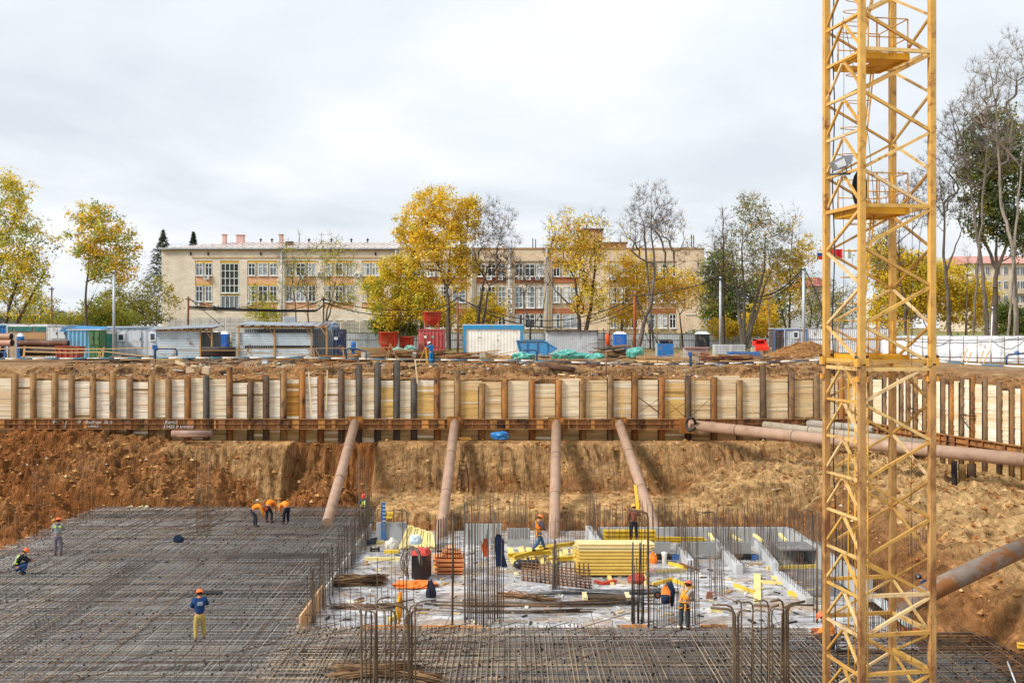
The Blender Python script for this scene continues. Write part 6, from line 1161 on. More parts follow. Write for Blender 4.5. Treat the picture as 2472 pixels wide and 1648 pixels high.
    for s in 'lr':
        ch.append([(J['ch'], (.15, .1)), (J[s + 's'], .062), (J[s + 's'].lerp(J[s + 'e'], .5), .05), (J[s + 'e'], .042), (J[s + 'w'], .03)])
        ch.append([(J['pel'], (.13, .10)), (J[s + 'h'] - V3((0, 0, .04)), .09), (J[s + 'h'].lerp(J[s + 'k'], .5), .078), (J[s + 'k'], .058), (J[s + 'k'].lerp(J[s + 'a'], .4), .055), (J[s + 'a'], .04), (foot(J[s + 'a']), .035)])
        d = (J[s + 'w'] - J[s + 'e']).normalized(); palm = J[s + 'w'] + d * .07; ch.append([(J[s + 'w'], .03), (palm, (.036, .02))])
        w = d.cross(V3((0, 1, .3))).normalized(); nrm = w.cross(d)
        for q in range(4):
            b0 = palm + w * (q - 1.5) * .018 + d * .02; ln = (.07, .08, .075, .058)[q]; ch.append([(palm, (.036, .02)), (b0, .0095), (b0 + d * ln * .55 + nrm * .012, .009), (b0 + d * ln * .85 + nrm * .04, .008)])
        b0 = J[s + 'w'] + d * .03 + w * .03 * (1 if s == 'l' else -1); ch.append([(J[s + 'w'], .03), (b0, .011), (b0 + d * .04 + w * .015 * (1 if s == 'l' else -1) + nrm * .02, .009)])
    o = skin_mesh(ch, 'body', hexc('b07a5c'), M_skin); o.parent = t
    # face: nose, ears, eyes, mouth
    m = MB(hexc('b07a5c')); h = J['hd'] + hv * .03
    m.tube([h + fw * .095 + hv * .02, h + fw * .125 - hv * .02, h + fw * .1 - hv * .03], [.008, .016, .012], 6)
    m.build('nose', M_skin, None).parent = t
    for s in (-1, 1):
        m = MB(hexc('a56f54')); m.tube([h + sd_ * s * .088 + hv * .02, h + sd_ * s * .098, h + sd_ * s * .088 - hv * .03], [.01, .018, .01], 6); m.build('ear', M_skin, None).parent = t
        m = MB(hexc('1c1614')); q = h + fw * .098 + sd_ * s * .032 + hv * .012; m.lathe(q, [(.0, .009), (.009, 0), (0, -.009)], 8); m.build('eye', M_skin, None).parent = t
    m = MB(hexc('7a3f35')); m.bar(h + fw * .098 - hv * .055 - sd_ * .022, h + fw * .098 - hv * .055 + sd_ * .022, .006, 5); m.build('mouth', M_skin, None).parent = t
    m = MB(hexc('33261d')); q = h + hv * .0 - fw * .035; m.lathe((0, 0, 0), [(.0, .07), (.06, .05), (.09, .0), (.08, -.06), (.0, -.07)], 12)
    ob = m.build('hair', M_cloth, None); ob.parent = t; ob.location = q
    # clothes
    jk = [[(J['pel'] + V3((0, 0, -.08)) if pose != 'bend' else J['pel'], (.19, .15)), (J['sp'], (.178, .14)), (J['ch'], (.195, .14)), (J['nk'].lerp(J['ch'], .25), (.09, .08))]]
    for s in 'lr': jk.append([(J['ch'], (.195, .14)), (J[s + 's'], .094), (J[s + 's'].lerp(J[s + 'e'], .5), .082), (J[s + 'e'], .073), (J[s + 'e'].lerp(J[s + 'w'], .9), .058)])
    o = skin_mesh(jk, 'jacket', hexc(top), M_cloth); o.parent = t
    tr = [[(J['pel'] + V3((0, 0, .06)), (.155, .12)), (J['pel'] - V3((0, 0, .06)), (.15, .12))]]
    for s in 'lr': tr.append([(J['pel'] - V3((0, 0, .06)), (.15, .12)), (J[s + 'h'] - V3((0, 0, .1)), .102), (J[s + 'h'].lerp(J[s + 'k'], .6), .1), (J[s + 'k'], .088), (J[s + 'k'].lerp(J[s + 'a'], .55), .084), (J[s + 'a'] + V3((0, 0, .03)), .064)])
    o = skin_mesh(tr, 'trousers', hexc(legs), M_cloth); o.parent = t
    for s in 'lr':
        o = skin_mesh([[(J[s + 'a'] + V3((0, -.04, .0)), .055), (J[s + 'a'] + V3((0, .03, -.03)), .055), (foot(J[s + 'a']) + V3((0, 0, .005)), (.05, .04)), (foot(J[s + 'a']) + V3((0, .05, .0)), .035)]], 'boot', hexc(boots), M_rubber); o.parent = t
    if vest:
        vj = [[(J['pel'] + V3((0, 0, .05)), (.2, .16)), (J['sp'], (.192, .154)), (J['ch'], (.208, .156)), (J['nk'].lerp(J['ch'], .45), (.12, .11))]]
        o = skin_mesh(vj, 'vest', hexc(vest), M_cloth); o.parent = t
        if vest_style == 1:
            for s in (-1, 1):
                m = MB(hexc("d9dcc8")); a_ = J['pel'] + V3((s * .09, 0, .1)); b_ = J['ch'] + V3((s * .09, 0, .1))
                for f_ in (-.15, .15): m.tube([a_ + V3((0, f_, 0)), J['sp'] + V3((s * .09, f_ * .97, 0)), b_ + V3((0, f_ * .85, 0))], .018, 5)
                m.build('reflective_stripe', M_cloth, None).parent = t
    # helmet with brim
    m = MB(hexc(hat)); m.lathe((0, 0, 0), [(.0, .125), (.05, .12), (.09, .095), (.115, .05), (.125, 0), (.135, -.01), (.13, -.02)], 18, 1, 1.12)
    m.smooth = False; m.prism([(-.08, .1), (.08, .1), (.06, .19), (-.06, .19)], 'z', -.02, -.006); m.smooth = True
    ob = m.build('helmet', M_hat, None); ob.parent = t; ob.location = J['hd'] + hv * .055
    z = hv; y = fw; x = y.cross(z).normalized(); ob.matrix_local = Matrix.Translation(J['hd'] + hv * .055) @ Matrix((x, y, z)).transposed().to_4x4()
    if extra: extra(t, J)
    return t
def harness(t, J):
    m = MB(hexc('e89a1c'))
    for s in (-1, 1):
        m.tube([J['pel'] + V3((s * .12, -.15, .04)), J['sp'] + V3((s * .06, -.155, 0)), J['ch'] + V3((-s * .08, -.14, .06)), J['ch'] + V3((-s * .1, 0, .17)), J['ch'] + V3((-s * .09, .14, .04)), J['sp'] + V3((s * .04, .155, 0)), J['pel'] + V3((s * .1, .16, .04))], .02, 5)
        k = J['lk'] if s < 0 else J['rk']; h = J['lh'] if s < 0 else J['rh']; q = h.lerp(k, .3); m.tube([q + V3((.115 * math.cos(i / 8 * 6.283), .115 * math.sin(i / 8 * 6.283), .03 * math.sin(i))) for i in range(9)], .018, 5)
    m.tube([J['pel'] + V3((.185 * math.cos(i / 12 * 6.283), .155 * math.sin(i / 12 * 6.283), .06)) for i in range(13)], .024, 5)
    m.bar(J['pel'] + V3((.1, -.17, .02)), J['pel'] + V3((.12, -.2, -.25)), .03, 5)
    m.build('harness', M_cloth, None).parent = t
def logo(t, J):
    m = MB(hexc('c9d2d8')); y = -.142; m.tube([(-.08, y, 1.30), (.1, y, 1.30), (.1, y, 1.37), (-.08, y, 1.37), (-.08, y, 1.30)], .006, 4); m.box((.0, y, 1.27), (.16, .01, .012)); m.box((.01, y, 1.335), (.12, .01, .02)); m.build('back_emblem', M_cloth, None).parent = t
def green_patch(t, J):
    for s in (-1, 1):
        m = MB(hexc('c8f040')); m.box((s * .11, -.13, 1.37), (.08, .03, .1)); m.build('shoulder_patch', M_cloth, None).parent = t
    m = MB(hexc('6a7076')); m.tube([(-.1, -.05, 1.48), (0, -.1, 1.5), (.1, -.05, 1.48)], [.04, .06, .04], 8); m.build('hood', M_cloth, None).parent = t
def stand_at(px, py, z, dy=0): q = G(px, py, z); return (q.x, q.y + dy, z + .03)
FT = MATZ + .02
person(stand_at(53, 1387, FT), R(-70), 'worker crouching at the left edge in a lime vest, dark top and blue jeans', 'squat', '24262a', '27456f', vest='c4e03a', vest_style=1)
person(stand_at(140, 1342, FT), R(12), 'worker standing in a grey hooded jacket with lime shoulder patches', 'arms', '8a8c8c', '6c6470', extra=green_patch)
person(stand_at(482, 1550, FT), R(18), 'worker in a navy jacket and khaki trousers, hand at the chin', 'chin', '1d3f6e', 'b39a58', extra=logo, boots='4a3a28')
person(stand_at(617, 1272, FT), R(-75), 'leftmost of the bending workers, orange vest over dark clothes, head down', 'bend', 'e88a2a', '2b3038', vest='f08a24', hat='e8582c')
person(stand_at(650, 1262, FT), R(-20), 'bending worker in an orange vest behind the leftmost one', 'bend', 'e88a2a', '2b3038', vest='f08a24', hat='e8582c')
person(stand_at(690, 1266, FT), R(35), 'rightmost of the bending workers, orange vest, helmet at knee height', 'bend', 'f09030', '1f2430', vest='f59030', hat='e8582c')
person(stand_at(879, 1272, FT), R(170), 'worker in a lime vest and red helmet standing inside the thin tall cage', 'arms', '3c4656', '6b6a5a', vest='cfe04a', vest_style=1, hat='d9482c')
person(stand_at(1301, 1332, -7.9), R(-62) , 'worker in an orange harness striding over the yellow beams', 'walk', '5a5260', '3c5a74', vest='f08030', extra=harness, hat='f07a30')
q = P(1530, 1300, 52.3); person((q.x, q.y, -7.58), R(0), 'worker in a red brown checked jacket standing on the shaft wall', 'reach', '86503c', '24262c', hat='f0a040')
person(stand_at(1652, 1522, MATZ), R(-30), 'worker in an orange vest and grey sleeves looking down beside the bars', 'lean', 'a39a8e', '3a3d40', vest='f39a34', extra=harness, hat='ee6a3c')
q = G(1985, 1572, MATZ - .2); person((q.x + .35, q.y, MATZ - .55), R(75), 'worker in an orange vest bending behind the left leg of the crane', 'lean', 'f08a34', '26282e', vest='f59038', hat='ee6a3c')
q = P(2243, 1500, 42); person((q.x, 42, ZA(1490, 42)), R(60), 'worker in dark blue with a dark helmet beside the right leg of the crane', 'lean', '22344e', '22262e', hat='2a2c30')
def surv():
    q = P(1041, 872, 83); person((q.x, q.y, ground_z(q.x, q.y)), R(60), 'surveyor in bright blue overalls and a white helmet bending to a tripod', 'tripod', '1f7ab8', '1f7ab8', hat='f0f0f0', boots='2a7ab0')
    z = ground_z(q.x - .45, q.y); t = thing('survey_tripod', (q.x - .45, q.y, z), 'yellow survey tripod with a level in front of the surveyor', 'tripod'); c = V3((q.x - .42, q.y, z + 1.38))
    for dx_, dy_ in ((-.62, 0), (.12, -.3), (.2, .4)):
        m = MB(hexc('e0b020')); m.beam(c, V3((q.x - .45 + dx_ * .9, q.y + dy_, z)), .06, .04); m.build('leg', M_yellow, t)
    m = MB(hexc('2a2c30')); m.box(c + V3((0, 0, .05)), (.14, .14, .06)); m.lathe(c + V3((0, 0, .08)), [(.07, 0), (.08, .08), (.06, .2), (0, .22)], 10); m.build('level', M_rubber, t)
surv()
# ------------------------------------------------------------------ trees
def grow(base, trunks, crowns, ntips, seed, step=.8, up=.18, trunk_r=.25, Y=None, thin=1.0):
    """skeleton reaching sampled tips; trunks/crowns are given in photo pixels at depth Y"""
    r = np.random.RandomState(seed); nodes = []; par = []; 
    def add(p, q): nodes.append(np.array(p, float)); par.append(q); return len(nodes) - 1
    s_ = Y / F
    first = None; tkr = {}
    for ti, tr in enumerate(trunks):
        prev = None; h0 = ZA(tr[0][1], Y); h1 = ZA(tr[-1][1], Y); r0 = trunk_r * (.72 if tr[0][1] >= 798 else .34)
        for i, (px, py) in enumerate(tr):
            tgt = np.array([XA(px, Y), Y + (r.uniform(-.6, .6) if i else r.uniform(-.15, .15)), max(ZA(py, Y), -.1) if i == 0 else ZA(py, Y)])
            if i == 0: tgt[2] = -.1
            if prev is None and ti > 0 and tr[0][1] >= 798: prev = 0; continue
            if prev is None:
                if tr[0][1] < 798 and nodes: tgt[2] = ZA(py, Y); tgt[1] = Y; dd_ = [np.linalg.norm(n_ - tgt) for n_ in nodes]; prev = int(np.argmin(dd_)); continue
                prev = add(tgt, -1); tkr[prev] = r0; continue
            a = nodes[prev].copy(); L = np.linalg.norm(tgt - a); n = max(1, int(L / step))
            for k in range(1, n + 1): prev = add(a + (tgt - a) * k / n + r.normal(0, .04, 3), prev); fz = min(1, max(0, (nodes[-1][2] - h0) / max(.1, h1 - h0))); tkr[prev] = r0 * (1 - .82 * fz)
    tips = []; W = np.array([c[4] if len(c) > 4 else 1 for c in crowns], float); W = W * np.array([c[2] * c[3] for c in crowns]); W /= W.sum()
    pts = []
    for ci in r.choice(len(crowns), ntips, p=W):
        cx_, cy_, rx, ry = crowns[ci][:4]; v = r.normal(size=3); v /= np.linalg.norm(v); rad = r.random() ** .38 * (1.22 if r.random() < .1 else 1)
        pts.append((XA(cx_, Y) + v[0] * rx * s_ * rad, Y + v[1] * rx * s_ * rad * .8, ZA(cy_, Y) + v[2] * ry * s_ * rad, ci))
    N = np.zeros((len(nodes) + 40 * ntips, 3)); N[:len(nodes)] = nodes; cnt_ = len(nodes); par = list(par)
    b0 = N[0].copy(); pts.sort(key=lambda p: (p[0] - b0[0]) ** 2 + (p[2] - b0[2]) ** 2 * .5)
    low = ZA(max(c[1] + c[3] for c in crowns), Y)
    DR = np.zeros_like(N); DR[:, 2] = 1
    for i in range(cnt_):
        if par[i] >= 0: v_ = N[i] - N[par[i]]; DR[i] = v_ / max(1e-6, np.linalg.norm(v_))
    for p in pts:
        q = np.array(p[:3]); d = N[:cnt_] - q; D = np.sqrt((d ** 2).sum(1)) + 1e-6; cs = -(DR[:cnt_] * d).sum(1) / D; pen = D * (1 + .9 * (1 - cs)) + 1.1 * np.maximum(0, N[:cnt_, 2] - q[2] + .15 * D); pen[N[:cnt_, 2] < min(low * .8, q[2] * .35)] += 4
        k = int(np.argmin(pen)); a = N[k].copy(); L = D[k]; n = max(1, int(L / step)); prev = k
        for j in range(1, n + 1):
            f_ = j / n; w = a + (q - a) * f_; w[2] -= up * L * .35 * math.sin(math.pi * f_) * (1 if q[2] > a[2] else -.5); w += r.normal(0, .05, 3) * (j < n); N[cnt_] = w; v_ = w - N[prev]; DR[cnt_] = v_ / max(1e-6, np.linalg.norm(v_)); par.append(prev); prev = cnt_; cnt_ += 1
        tips.append((prev, p[3]))
    N = N[:cnt_]; par = np.array(par); area = np.zeros(cnt_)
    for t_, _ in tips: area[t_] += 1
    for i in range(cnt_ - 1, 0, -1):
        if par[i] >= 0: area[par[i]] += area[i]
    mx_ = area.max(); rad = trunk_r * .72 * np.maximum(area / mx_, .00001) ** .76; rad = np.maximum(rad, .011 * thin)
    rad = np.minimum(rad, trunk_r * .3)
    for k_, v_ in tkr.items(): rad[k_] = v_
    return N, par, rad, tips
def tubes_np(A, B, ra, rb, sides):
    d = B - A; L = np.linalg.norm(d, axis=1, keepdims=True); d = d / np.maximum(L, 1e-6); ref = np.where(np.abs(d[:, 2:3]) > .9, np.array([[0, 1., 0]]), np.array([[0, 0, 1.]])); x = np.cross(d, ref); x /= np.linalg.norm(x, axis=1, keepdims=True); y = np.cross(d, x)
    a = np.arange(sides) * 2 * np.pi / sides; c, s = np.cos(a)[None, :, None], np.sin(a)[None, :, None]
    ring = x[:, None] * c + y[:, None] * s; V = np.concatenate([A[:, None] + ring * ra[:, None, None], B[:, None] + ring * rb[:, None, None]], 1); n = len(A)
    k = np.arange(sides); k2 = (k + 1) % sides; q = np.stack([k, k2, k2 + sides, k + sides], -1); Fq = (np.arange(n)[:, None, None] * 2 * sides + q[None]).reshape(-1, 4); return V.reshape(-1, 3), Fq
def tree(name, lab, Y, trunks, crowns, ntips=260, leaf=None, nleaf=30, lsize=.2, lsig=.5, bark='5d5046', trunk_r=.25, seed=1, twigs=3, tw=.9, cat='tree', group=None, leafy=None, up=.18, thin=1.0, step=.8):
    """leafy: chance of leaves per crown lobe"""
    N, par, rad, tips = grow(None, trunks, crowns, ntips, seed, up=up, trunk_r=trunk_r, Y=Y, thin=thin, step=step); r = np.random.RandomState(seed + 99)
    t = thing(name, (N[0][0], N[0][1], 0), lab, cat, group); idx = np.where(par >= 0)[0]; A, B = N[par[idx]], N[idx]; ra, rb = np.minimum(rad[par[idx]], rad[idx] * 1.35), rad[idx]; big = rad[idx] > .07
    bc = np.array(hexc(bark))
    for nm, sel, sd_ in (('trunk', big, 8), ('branches', ~big, 4)):
        if sel.sum() == 0: continue
        V, Fq = tubes_np(A[sel], B[sel], ra[sel], rb[sel], sd_)
        if nm == 'branches' and twigs:
            tn = np.array([k for k, _ in tips]); tn = np.concatenate([np.repeat(tn, twigs), r.choice(np.where(rad < .05)[0], len(tn) * twigs // 2)]); dirv = N[tn] - N[par[tn]]; dirv /= np.maximum(np.linalg.norm(dirv, axis=1, keepdims=True), 1e-6); v = dirv * .7 + r.normal(0, .55, (len(tn), 3)); v[:, 2] += .35
            v *= (r.uniform(.3, 1, (len(tn), 1)) * tw / np.linalg.norm(v, axis=1, keepdims=True)); V2, F2 = tubes_np(N[tn], N[tn] + v, np.full(len(tn), .011 * thin), np.full(len(tn), .008), 3); Fq = np.concatenate([Fq, F2 + len(V)]); V = np.concatenate([V, V2])
        np_mesh(nm, V, Fq, np.tile(bc, (len(Fq), 1)) * r.uniform(.75, 1.2, (len(Fq), 1)), M_bark, t, smooth=(nm == 'trunk'))
    if leaf:
        nleaf = int(nleaf * 1.6)
        sel = [(k, c) for k, c in tips if (leafy is None or r.rand() < leafy[c] * .92)]
        if not sel: return t
        k = np.array([a for a, _ in sel]); n = len(k); cc = np.array([hexc(x) for x in leaf]); ci = r.randint(0, len(cc), n); C = cc[ci]
        M = n * nleaf; ctr = np.repeat(N[k], nleaf, 0) + r.normal(0, 1, (M, 3)) * lsig * .78 * np.array([1, 1, .75]); back = r.rand(M, 1) * .55; ctr = ctr * (1 - back * .3) + np.repeat(N[par[k]], nleaf, 0) * back * .3
        u = r.normal(size=(M, 3)); u /= np.linalg.norm(u, axis=1, keepdims=True); w = np.cross(u, r.normal(size=(M, 3))); w /= np.maximum(np.linalg.norm(w, axis=1, keepdims=True), 1e-6); s = lsize * .9 * r.uniform(.6, 1.3, (M, 1)) / 2
        V = np.stack([ctr - u * s, ctr + w * s * .8, ctr + u * s, ctr - w * s * .8], 1).reshape(-1, 3); Fq = np.arange(M * 4).reshape(-1, 4)
        Cf = np.repeat(C, nleaf, 0) * r.uniform(.8, 1.25, (M, 1)); gm_ = r.rand(M) < .16; Cf[gm_] = Cf[gm_] * np.array([.68, .85, .9]); np_mesh('crown', V, Fq, np.clip(Cf, 0, 1), M_leaf, t)
    return t
YEL_ = ['eecb38', 'eed040', 'e2be34', 'f0cc3c', 'd2bc42', 'e8d454']; ORG = ['ecbe44', 'eec84a', 'e2b242', 'e6c650']; YG = ['b8b84a', 'a2a848', 'd0c046', '929e4a', 'd6bc48']; GRN = ['5f7038', '4f6430', '77803c', '8a8c40']; PGR = ['a2ab62', '8f9c58', 'b5b468']; DG = ['33422a', '2c3a26', '3d4a30']
def T(name, lab, Y, trunks, crowns, ntips=260, *a, **k):
    b = sorted(tr[0][0] for tr in trunks); gr = [[b[0]]]
    for x in b[1:]:
        if x - gr[-1][-1] > 22: gr.append([x])
        else: gr[-1].append(x)
    if len(gr) == 1: return tree(name, lab, Y, trunks, crowns, ntips, *a, **k)
    lf = k.pop('leafy', None) or [1] * len(crowns); W = [c[2] * c[3] for c in crowns]; sd = k.pop('seed', 1); own = [min(range(len(gr)), key=lambda i: abs(c[0] - gr[i][0])) for c in crowns]
    for i, g in enumerate(gr):
        cs = [j for j in range(len(crowns)) if own[j] == i] or [min(range(len(crowns)), key=lambda j: abs(crowns[j][0] - g[0]))]
        w = ('left', 'right')[i] if len(gr) == 2 else ('left', 'middle', 'right')[i]
        tree(name, f'{lab}, {w} one', Y + i * .7, [t for t in trunks if t[0][0] in g], [crowns[j] for j in cs], max(20, int(ntips * sum(W[j] for j in cs) / sum(W))), *a, leafy=[lf[j] for j in cs], seed=sd + 200 * i, group=lab, **k)
T('tree', 'large yellow green tree leaning in from the left edge', 128, [[(5, 800), (20, 740), (45, 660), (70, 560)], [(12, 800), (70, 720), (110, 640)], [(-5, 800), (-20, 700), (10, 600)]], [(10, 470, 70, 60), (20, 560, 85, 80), (30, 660, 95, 80), (95, 620, 60, 70, .6), (40, 740, 90, 35, .6)], 420, YG + YEL_[:3], 26, .3, .65, trunk_r=.35, seed=1, leafy=[.95, .85, .8, .3, .5])
T('tree', 'slender tree with orange and green leaves behind the lamp post', 125, [[(208, 805), (212, 730), (216, 640), (222, 560)], [(212, 740), (240, 690)]], [(225, 520, 50, 42), (270, 560, 55, 42), (205, 580, 45, 55), (270, 640, 70, 50), (235, 620, 40, 60), (300, 610, 36, 34)], 270, YG + ORG, 24, .3, .55, trunk_r=.26, seed=2, leafy=[.9, .9, .6, .9, .6, .9])
def spruce(x, y0, y1, w, Y, lab, seed):
    r = np.random.RandomState(seed); t = thing('spruce_tree', (XA(x, Y), Y, 0), lab, 'tree'); X = XA(x, Y); z0, z1 = max(0, ZA(y1, Y)), ZA(y0, Y); W = w * Y / F / 2 * 1.45
    m = MB(hexc('4a3c30')); m.tube([(X, Y, 0), (X, Y, z1)], [.25, .03], 7); m.build('trunk', M_bark, t); n = 5200; f_ = r.rand(n) ** .8; zz = z1 - f_ * (z1 - z0); lay = np.abs(np.sin(zz * 3.2)) ** .5; a = r.rand(n) * 6.283; rr = W * f_ * (r.rand(n) ** .6) * (.35 + .65 * lay) * (1 + .25 * np.sin(a * 5 + zz * 2)); ctr = np.stack([X + rr * np.cos(a), Y + rr * np.sin(a), zz - rr * .25], 1)
    u = np.stack([np.cos(a), np.sin(a), np.full(n, -.3)], 1) + r.normal(0, .3, (n, 3)); w_ = r.normal(size=(n, 3)); s = .34 * r.uniform(.5, 1.2, (n, 1)); V = np.stack([ctr - u * s, ctr + w_ * s * .2, ctr + u * s, ctr - w_ * s * .2], 1).reshape(-1, 3); cc = np.array([hexc(c) for c in ['46543f', '525f4c', '3c4a3a', '636a52']])
    np_mesh('crown', V, np.arange(n * 4).reshape(-1, 4), cc[r.randint(0, 4, n)] * r.uniform(.7, 1.2, (n, 1)), M_leaf, t)
spruce(394, 555, 775, 150, 198, 'dark spruce standing at the left corner of the building', 1); spruce(467, 560, 640, 34, 215, 'small spruce top showing over the left wing roof', 2)
T('tree', 'thin yellowish tree in front of the spruce', 140, [[(372, 805), (378, 740), (386, 680)], [(350, 805), (340, 740)]], [(370, 700, 45, 50), (330, 740, 50, 40), (290, 720, 40, 50), (395, 740, 40, 45)], 170, ['9a9440', 'b8a440', '8a8a44', 'a89a5a'], 20, .28, .6, seed=3, trunk_r=.12, leafy=[.5, .9, .9, .6])
T('bush', 'yellow green bushes behind the glazed trailer', 135, [[(95, 800), (100, 760)], [(60, 800), (55, 765)]], [(95, 740, 45, 42), (55, 770, 40, 30), (130, 760, 30, 30)], 130, YG, 20, .25, .6, seed=4, trunk_r=.08, cat='bush', leafy=[.55, .8, .5])
T('bush', 'leafy bushes below the orange green tree', 135, [[(225, 800), (230, 760)], [(270, 800), (275, 760)]], [(235, 755, 45, 34), (285, 770, 50, 28)], 150, YG + ['9aa040'], 24, .28, .6, seed=5, trunk_r=.08, cat='bush')
T('tree', 'small fresh yellow green tree before the second window group', 140, [[(640, 800), (636, 755), (632, 720)]], [(628, 735, 42, 52), (650, 765, 38, 34)], 120, ['c2b83e', 'a8a83c', 'd0c048'], 18, .24, .55, seed=6, trunk_r=.09, leafy=[.6, .9])
T('tree', 'sparse tree with light leaves left of the grey sacks', 138, [[(712, 800), (713, 740), (708, 680), (700, 630)]], [(700, 660, 40, 75), (690, 610, 30, 35)], 110, ['b8ac48', 'a39a48'], 8, .22, .5, seed=7, trunk_r=.13, leafy=[.5, .5])
T('tree', 'sparse forked tree with pale green leaves above the sacks', 139, [[(744, 800), (742, 730), (726, 680), (715, 640)], [(742, 735), (765, 680), (780, 640)]], [(740, 640, 55, 70), (760, 700, 50, 50)], 130, ['b8b04c', 'a5a048'], 8, .22, .5, seed=8, trunk_r=.16, leafy=[.5, .5])
T('tree', 'broad sparse yellow green tree before the third window group', 141, [[(772, 800), (790, 750), (806, 700), (820, 640)], [(768, 800), (800, 740), (840, 690)]], [(815, 640, 50, 60), (830, 710, 50, 50), (800, 590, 30, 35)], 170, ['c2b442', 'b0aa44', 'cabc50'], 12, .22, .55, seed=9, trunk_r=.18, leafy=[.7, .75, .5])
T('maple_tree', 'largest golden yellow maple in the middle of the row', 134, [[(1083, 805), (1083, 745), (1080, 700), (1058, 640), (1030, 600)], [(1081, 705), (1085, 640), (1090, 570)], [(1081, 710), (1110, 640), (1120, 600)]], [(1050, 500, 62, 50), (1010, 560, 60, 55), (1110, 540, 55, 60), (1135, 500, 26, 32), (1060, 590, 80, 60), (1110, 650, 50, 50), (1000, 640, 40, 40)], 560, YEL_ + ORG[:2], 26, .3, .55, bark='5a5048', trunk_r=.42, seed=10, leafy=[.9, .95, .9, .9, .95, .7, .7])
T('maple_tree', 'lower golden maple to the left of the large one', 136, [[(965, 808), (968, 740), (962, 690)], [(985, 808), (1000, 740), (1020, 700)]], [(960, 660, 50, 45), (940, 740, 50, 55), (1000, 720, 55, 60), (905, 690, 35, 28), (1040, 750, 60, 40)], 420, YEL_ + ['b8b03a', 'a8a83a'], 26, .3, .55, seed=11, trunk_r=.2)
T('bush', 'green bush at the foot of the lower golden maple', 138, [[(935, 812), (932, 790)]], [(935, 785, 42, 22), (985, 795, 30, 16)], 90, ['7f8a3a', '98983c', '6b7a34'], 30, .28, .5, seed=12, trunk_r=.08, cat='bush')
T('tree', 'bare dark tree right of the large golden maple', 133, [[(1152, 800), (1156, 740), (1168, 680), (1185, 620)], [(1170, 800), (1172, 745), (1180, 690)], [(1168, 690), (1150, 630), (1140, 580)]], [(1190, 540, 60, 55), (1215, 600, 55, 60), (1150, 600, 40, 50), (1205, 650, 60, 40)], 420, ['d9a83a', 'c98a30'], 5, .22, .5, bark='4a423c', trunk_r=.34, seed=13, twigs=5, tw=1.1, leafy=[.12, .12, .3, .15])
T('maple_tree', 'low golden foliage under the bare dark tree', 136, [[(1195, 805), (1190, 760)]], [(1185, 740, 40, 40), (1150, 765, 45, 30), (1110, 780, 45, 22)], 140, YEL_, 20, .28, .5, seed=14, trunk_r=.08)
T('tree', 'small bare forked tree right of the cream cabin', 120, [[(1281, 815), (1281, 790), (1268, 740), (1262, 690)], [(1281, 785), (1310, 750), (1320, 690), (1318, 640)]], [(1262, 680, 30, 45), (1312, 660, 30, 50)], 70, None, bark='4a443e', trunk_r=.17, seed=15, twigs=4)
T('tree', 'orange yellow tree with a bare top left of the roof block', 133, [[(1402, 805), (1396, 740), (1388, 680), (1360, 620)], [(1402, 740), (1410, 680), (1395, 600)], [(1400, 760), (1340, 700), (1318, 650)], [(1415, 805), (1428, 740), (1438, 640), (1435, 580)]], [(1370, 560, 55, 55), (1400, 620, 70, 60), (1420, 720, 50, 60), (1345, 600, 35, 45), (1440, 560, 45, 60)], 480, YEL_ + ORG, 20, .28, .55, bark='4a423c', trunk_r=.38, seed=16, twigs=4, leafy=[.35, .65, .8, .25, .25])
T('tree', 'tall bare tree curving up from the orange foliage', 131, [[(1540, 815), (1555, 775), (1572, 730), (1580, 670), (1580, 620), (1572, 570), (1574, 500)], [(1578, 585), (1555, 540), (1540, 500)], [(1580, 690), (1600, 670), (1625, 640)]], [(1570, 500, 60, 60), (1545, 560, 60, 50), (1610, 545, 45, 45), (1640, 600, 40, 40, .5)], 430, ORG, 5, .22, .5, bark='6b6058', trunk_r=.36, seed=17, twigs=5, tw=1.0, leafy=[.04, .08, .15, .5])
T('maple_tree', 'wide orange foliage in front of the right wing', 137, [[(1500, 815), (1502, 750), (1510, 700)], [(1650, 815), (1640, 760), (1630, 710)], [(1570, 815), (1566, 760)]], [(1510, 680, 55, 60), (1560, 700, 60, 70), (1620, 690, 60, 60), (1660, 700, 40, 50), (1530, 620, 50, 40, .6), (1500, 760, 50, 30)], 460, ORG + YEL_[:3], 20, .28, .55, seed=18, trunk_r=.16, leafy=[.7, .8, .8, .7, .5, .8])
T('tree', 'tall straight dark larch with bare drooping branches', 128, [[(1747, 812), (1747, 700), (1746, 600), (1744, 500)]], [(1725, 620, 50, 70), (1745, 560, 26, 60), (1735, 690, 75, 60)], 300, ['8f8a50', 'a89a48'], 4, .2, .4, bark='4a3f38', trunk_r=.26, seed=19, twigs=4, up=-.12, leafy=[.1, .05, .4])
T('tree', 'tall many stemmed grey green tree right of the larch', 130, [[(1795, 815), (1785, 740), (1776, 660), (1766, 600)], [(1802, 815), (1798, 720), (1790, 640), (1792, 560)], [(1808, 815), (1825, 730), (1845, 650), (1848, 560)], [(1810, 815), (1840, 720), (1860, 660)]], [(1815, 510, 46, 45), (1790, 590, 60, 60), (1860, 560, 50, 50), (1830, 640, 70, 60), (1880, 600, 30, 50)], 480, ['8a9058', '9a9a5c', '77804c', 'b0a05c', 'c29a50'], 14, .24, .55, bark='6b6258', trunk_r=.36, seed=20, twigs=3, leafy=[.75, .5, .6, .35, .4])
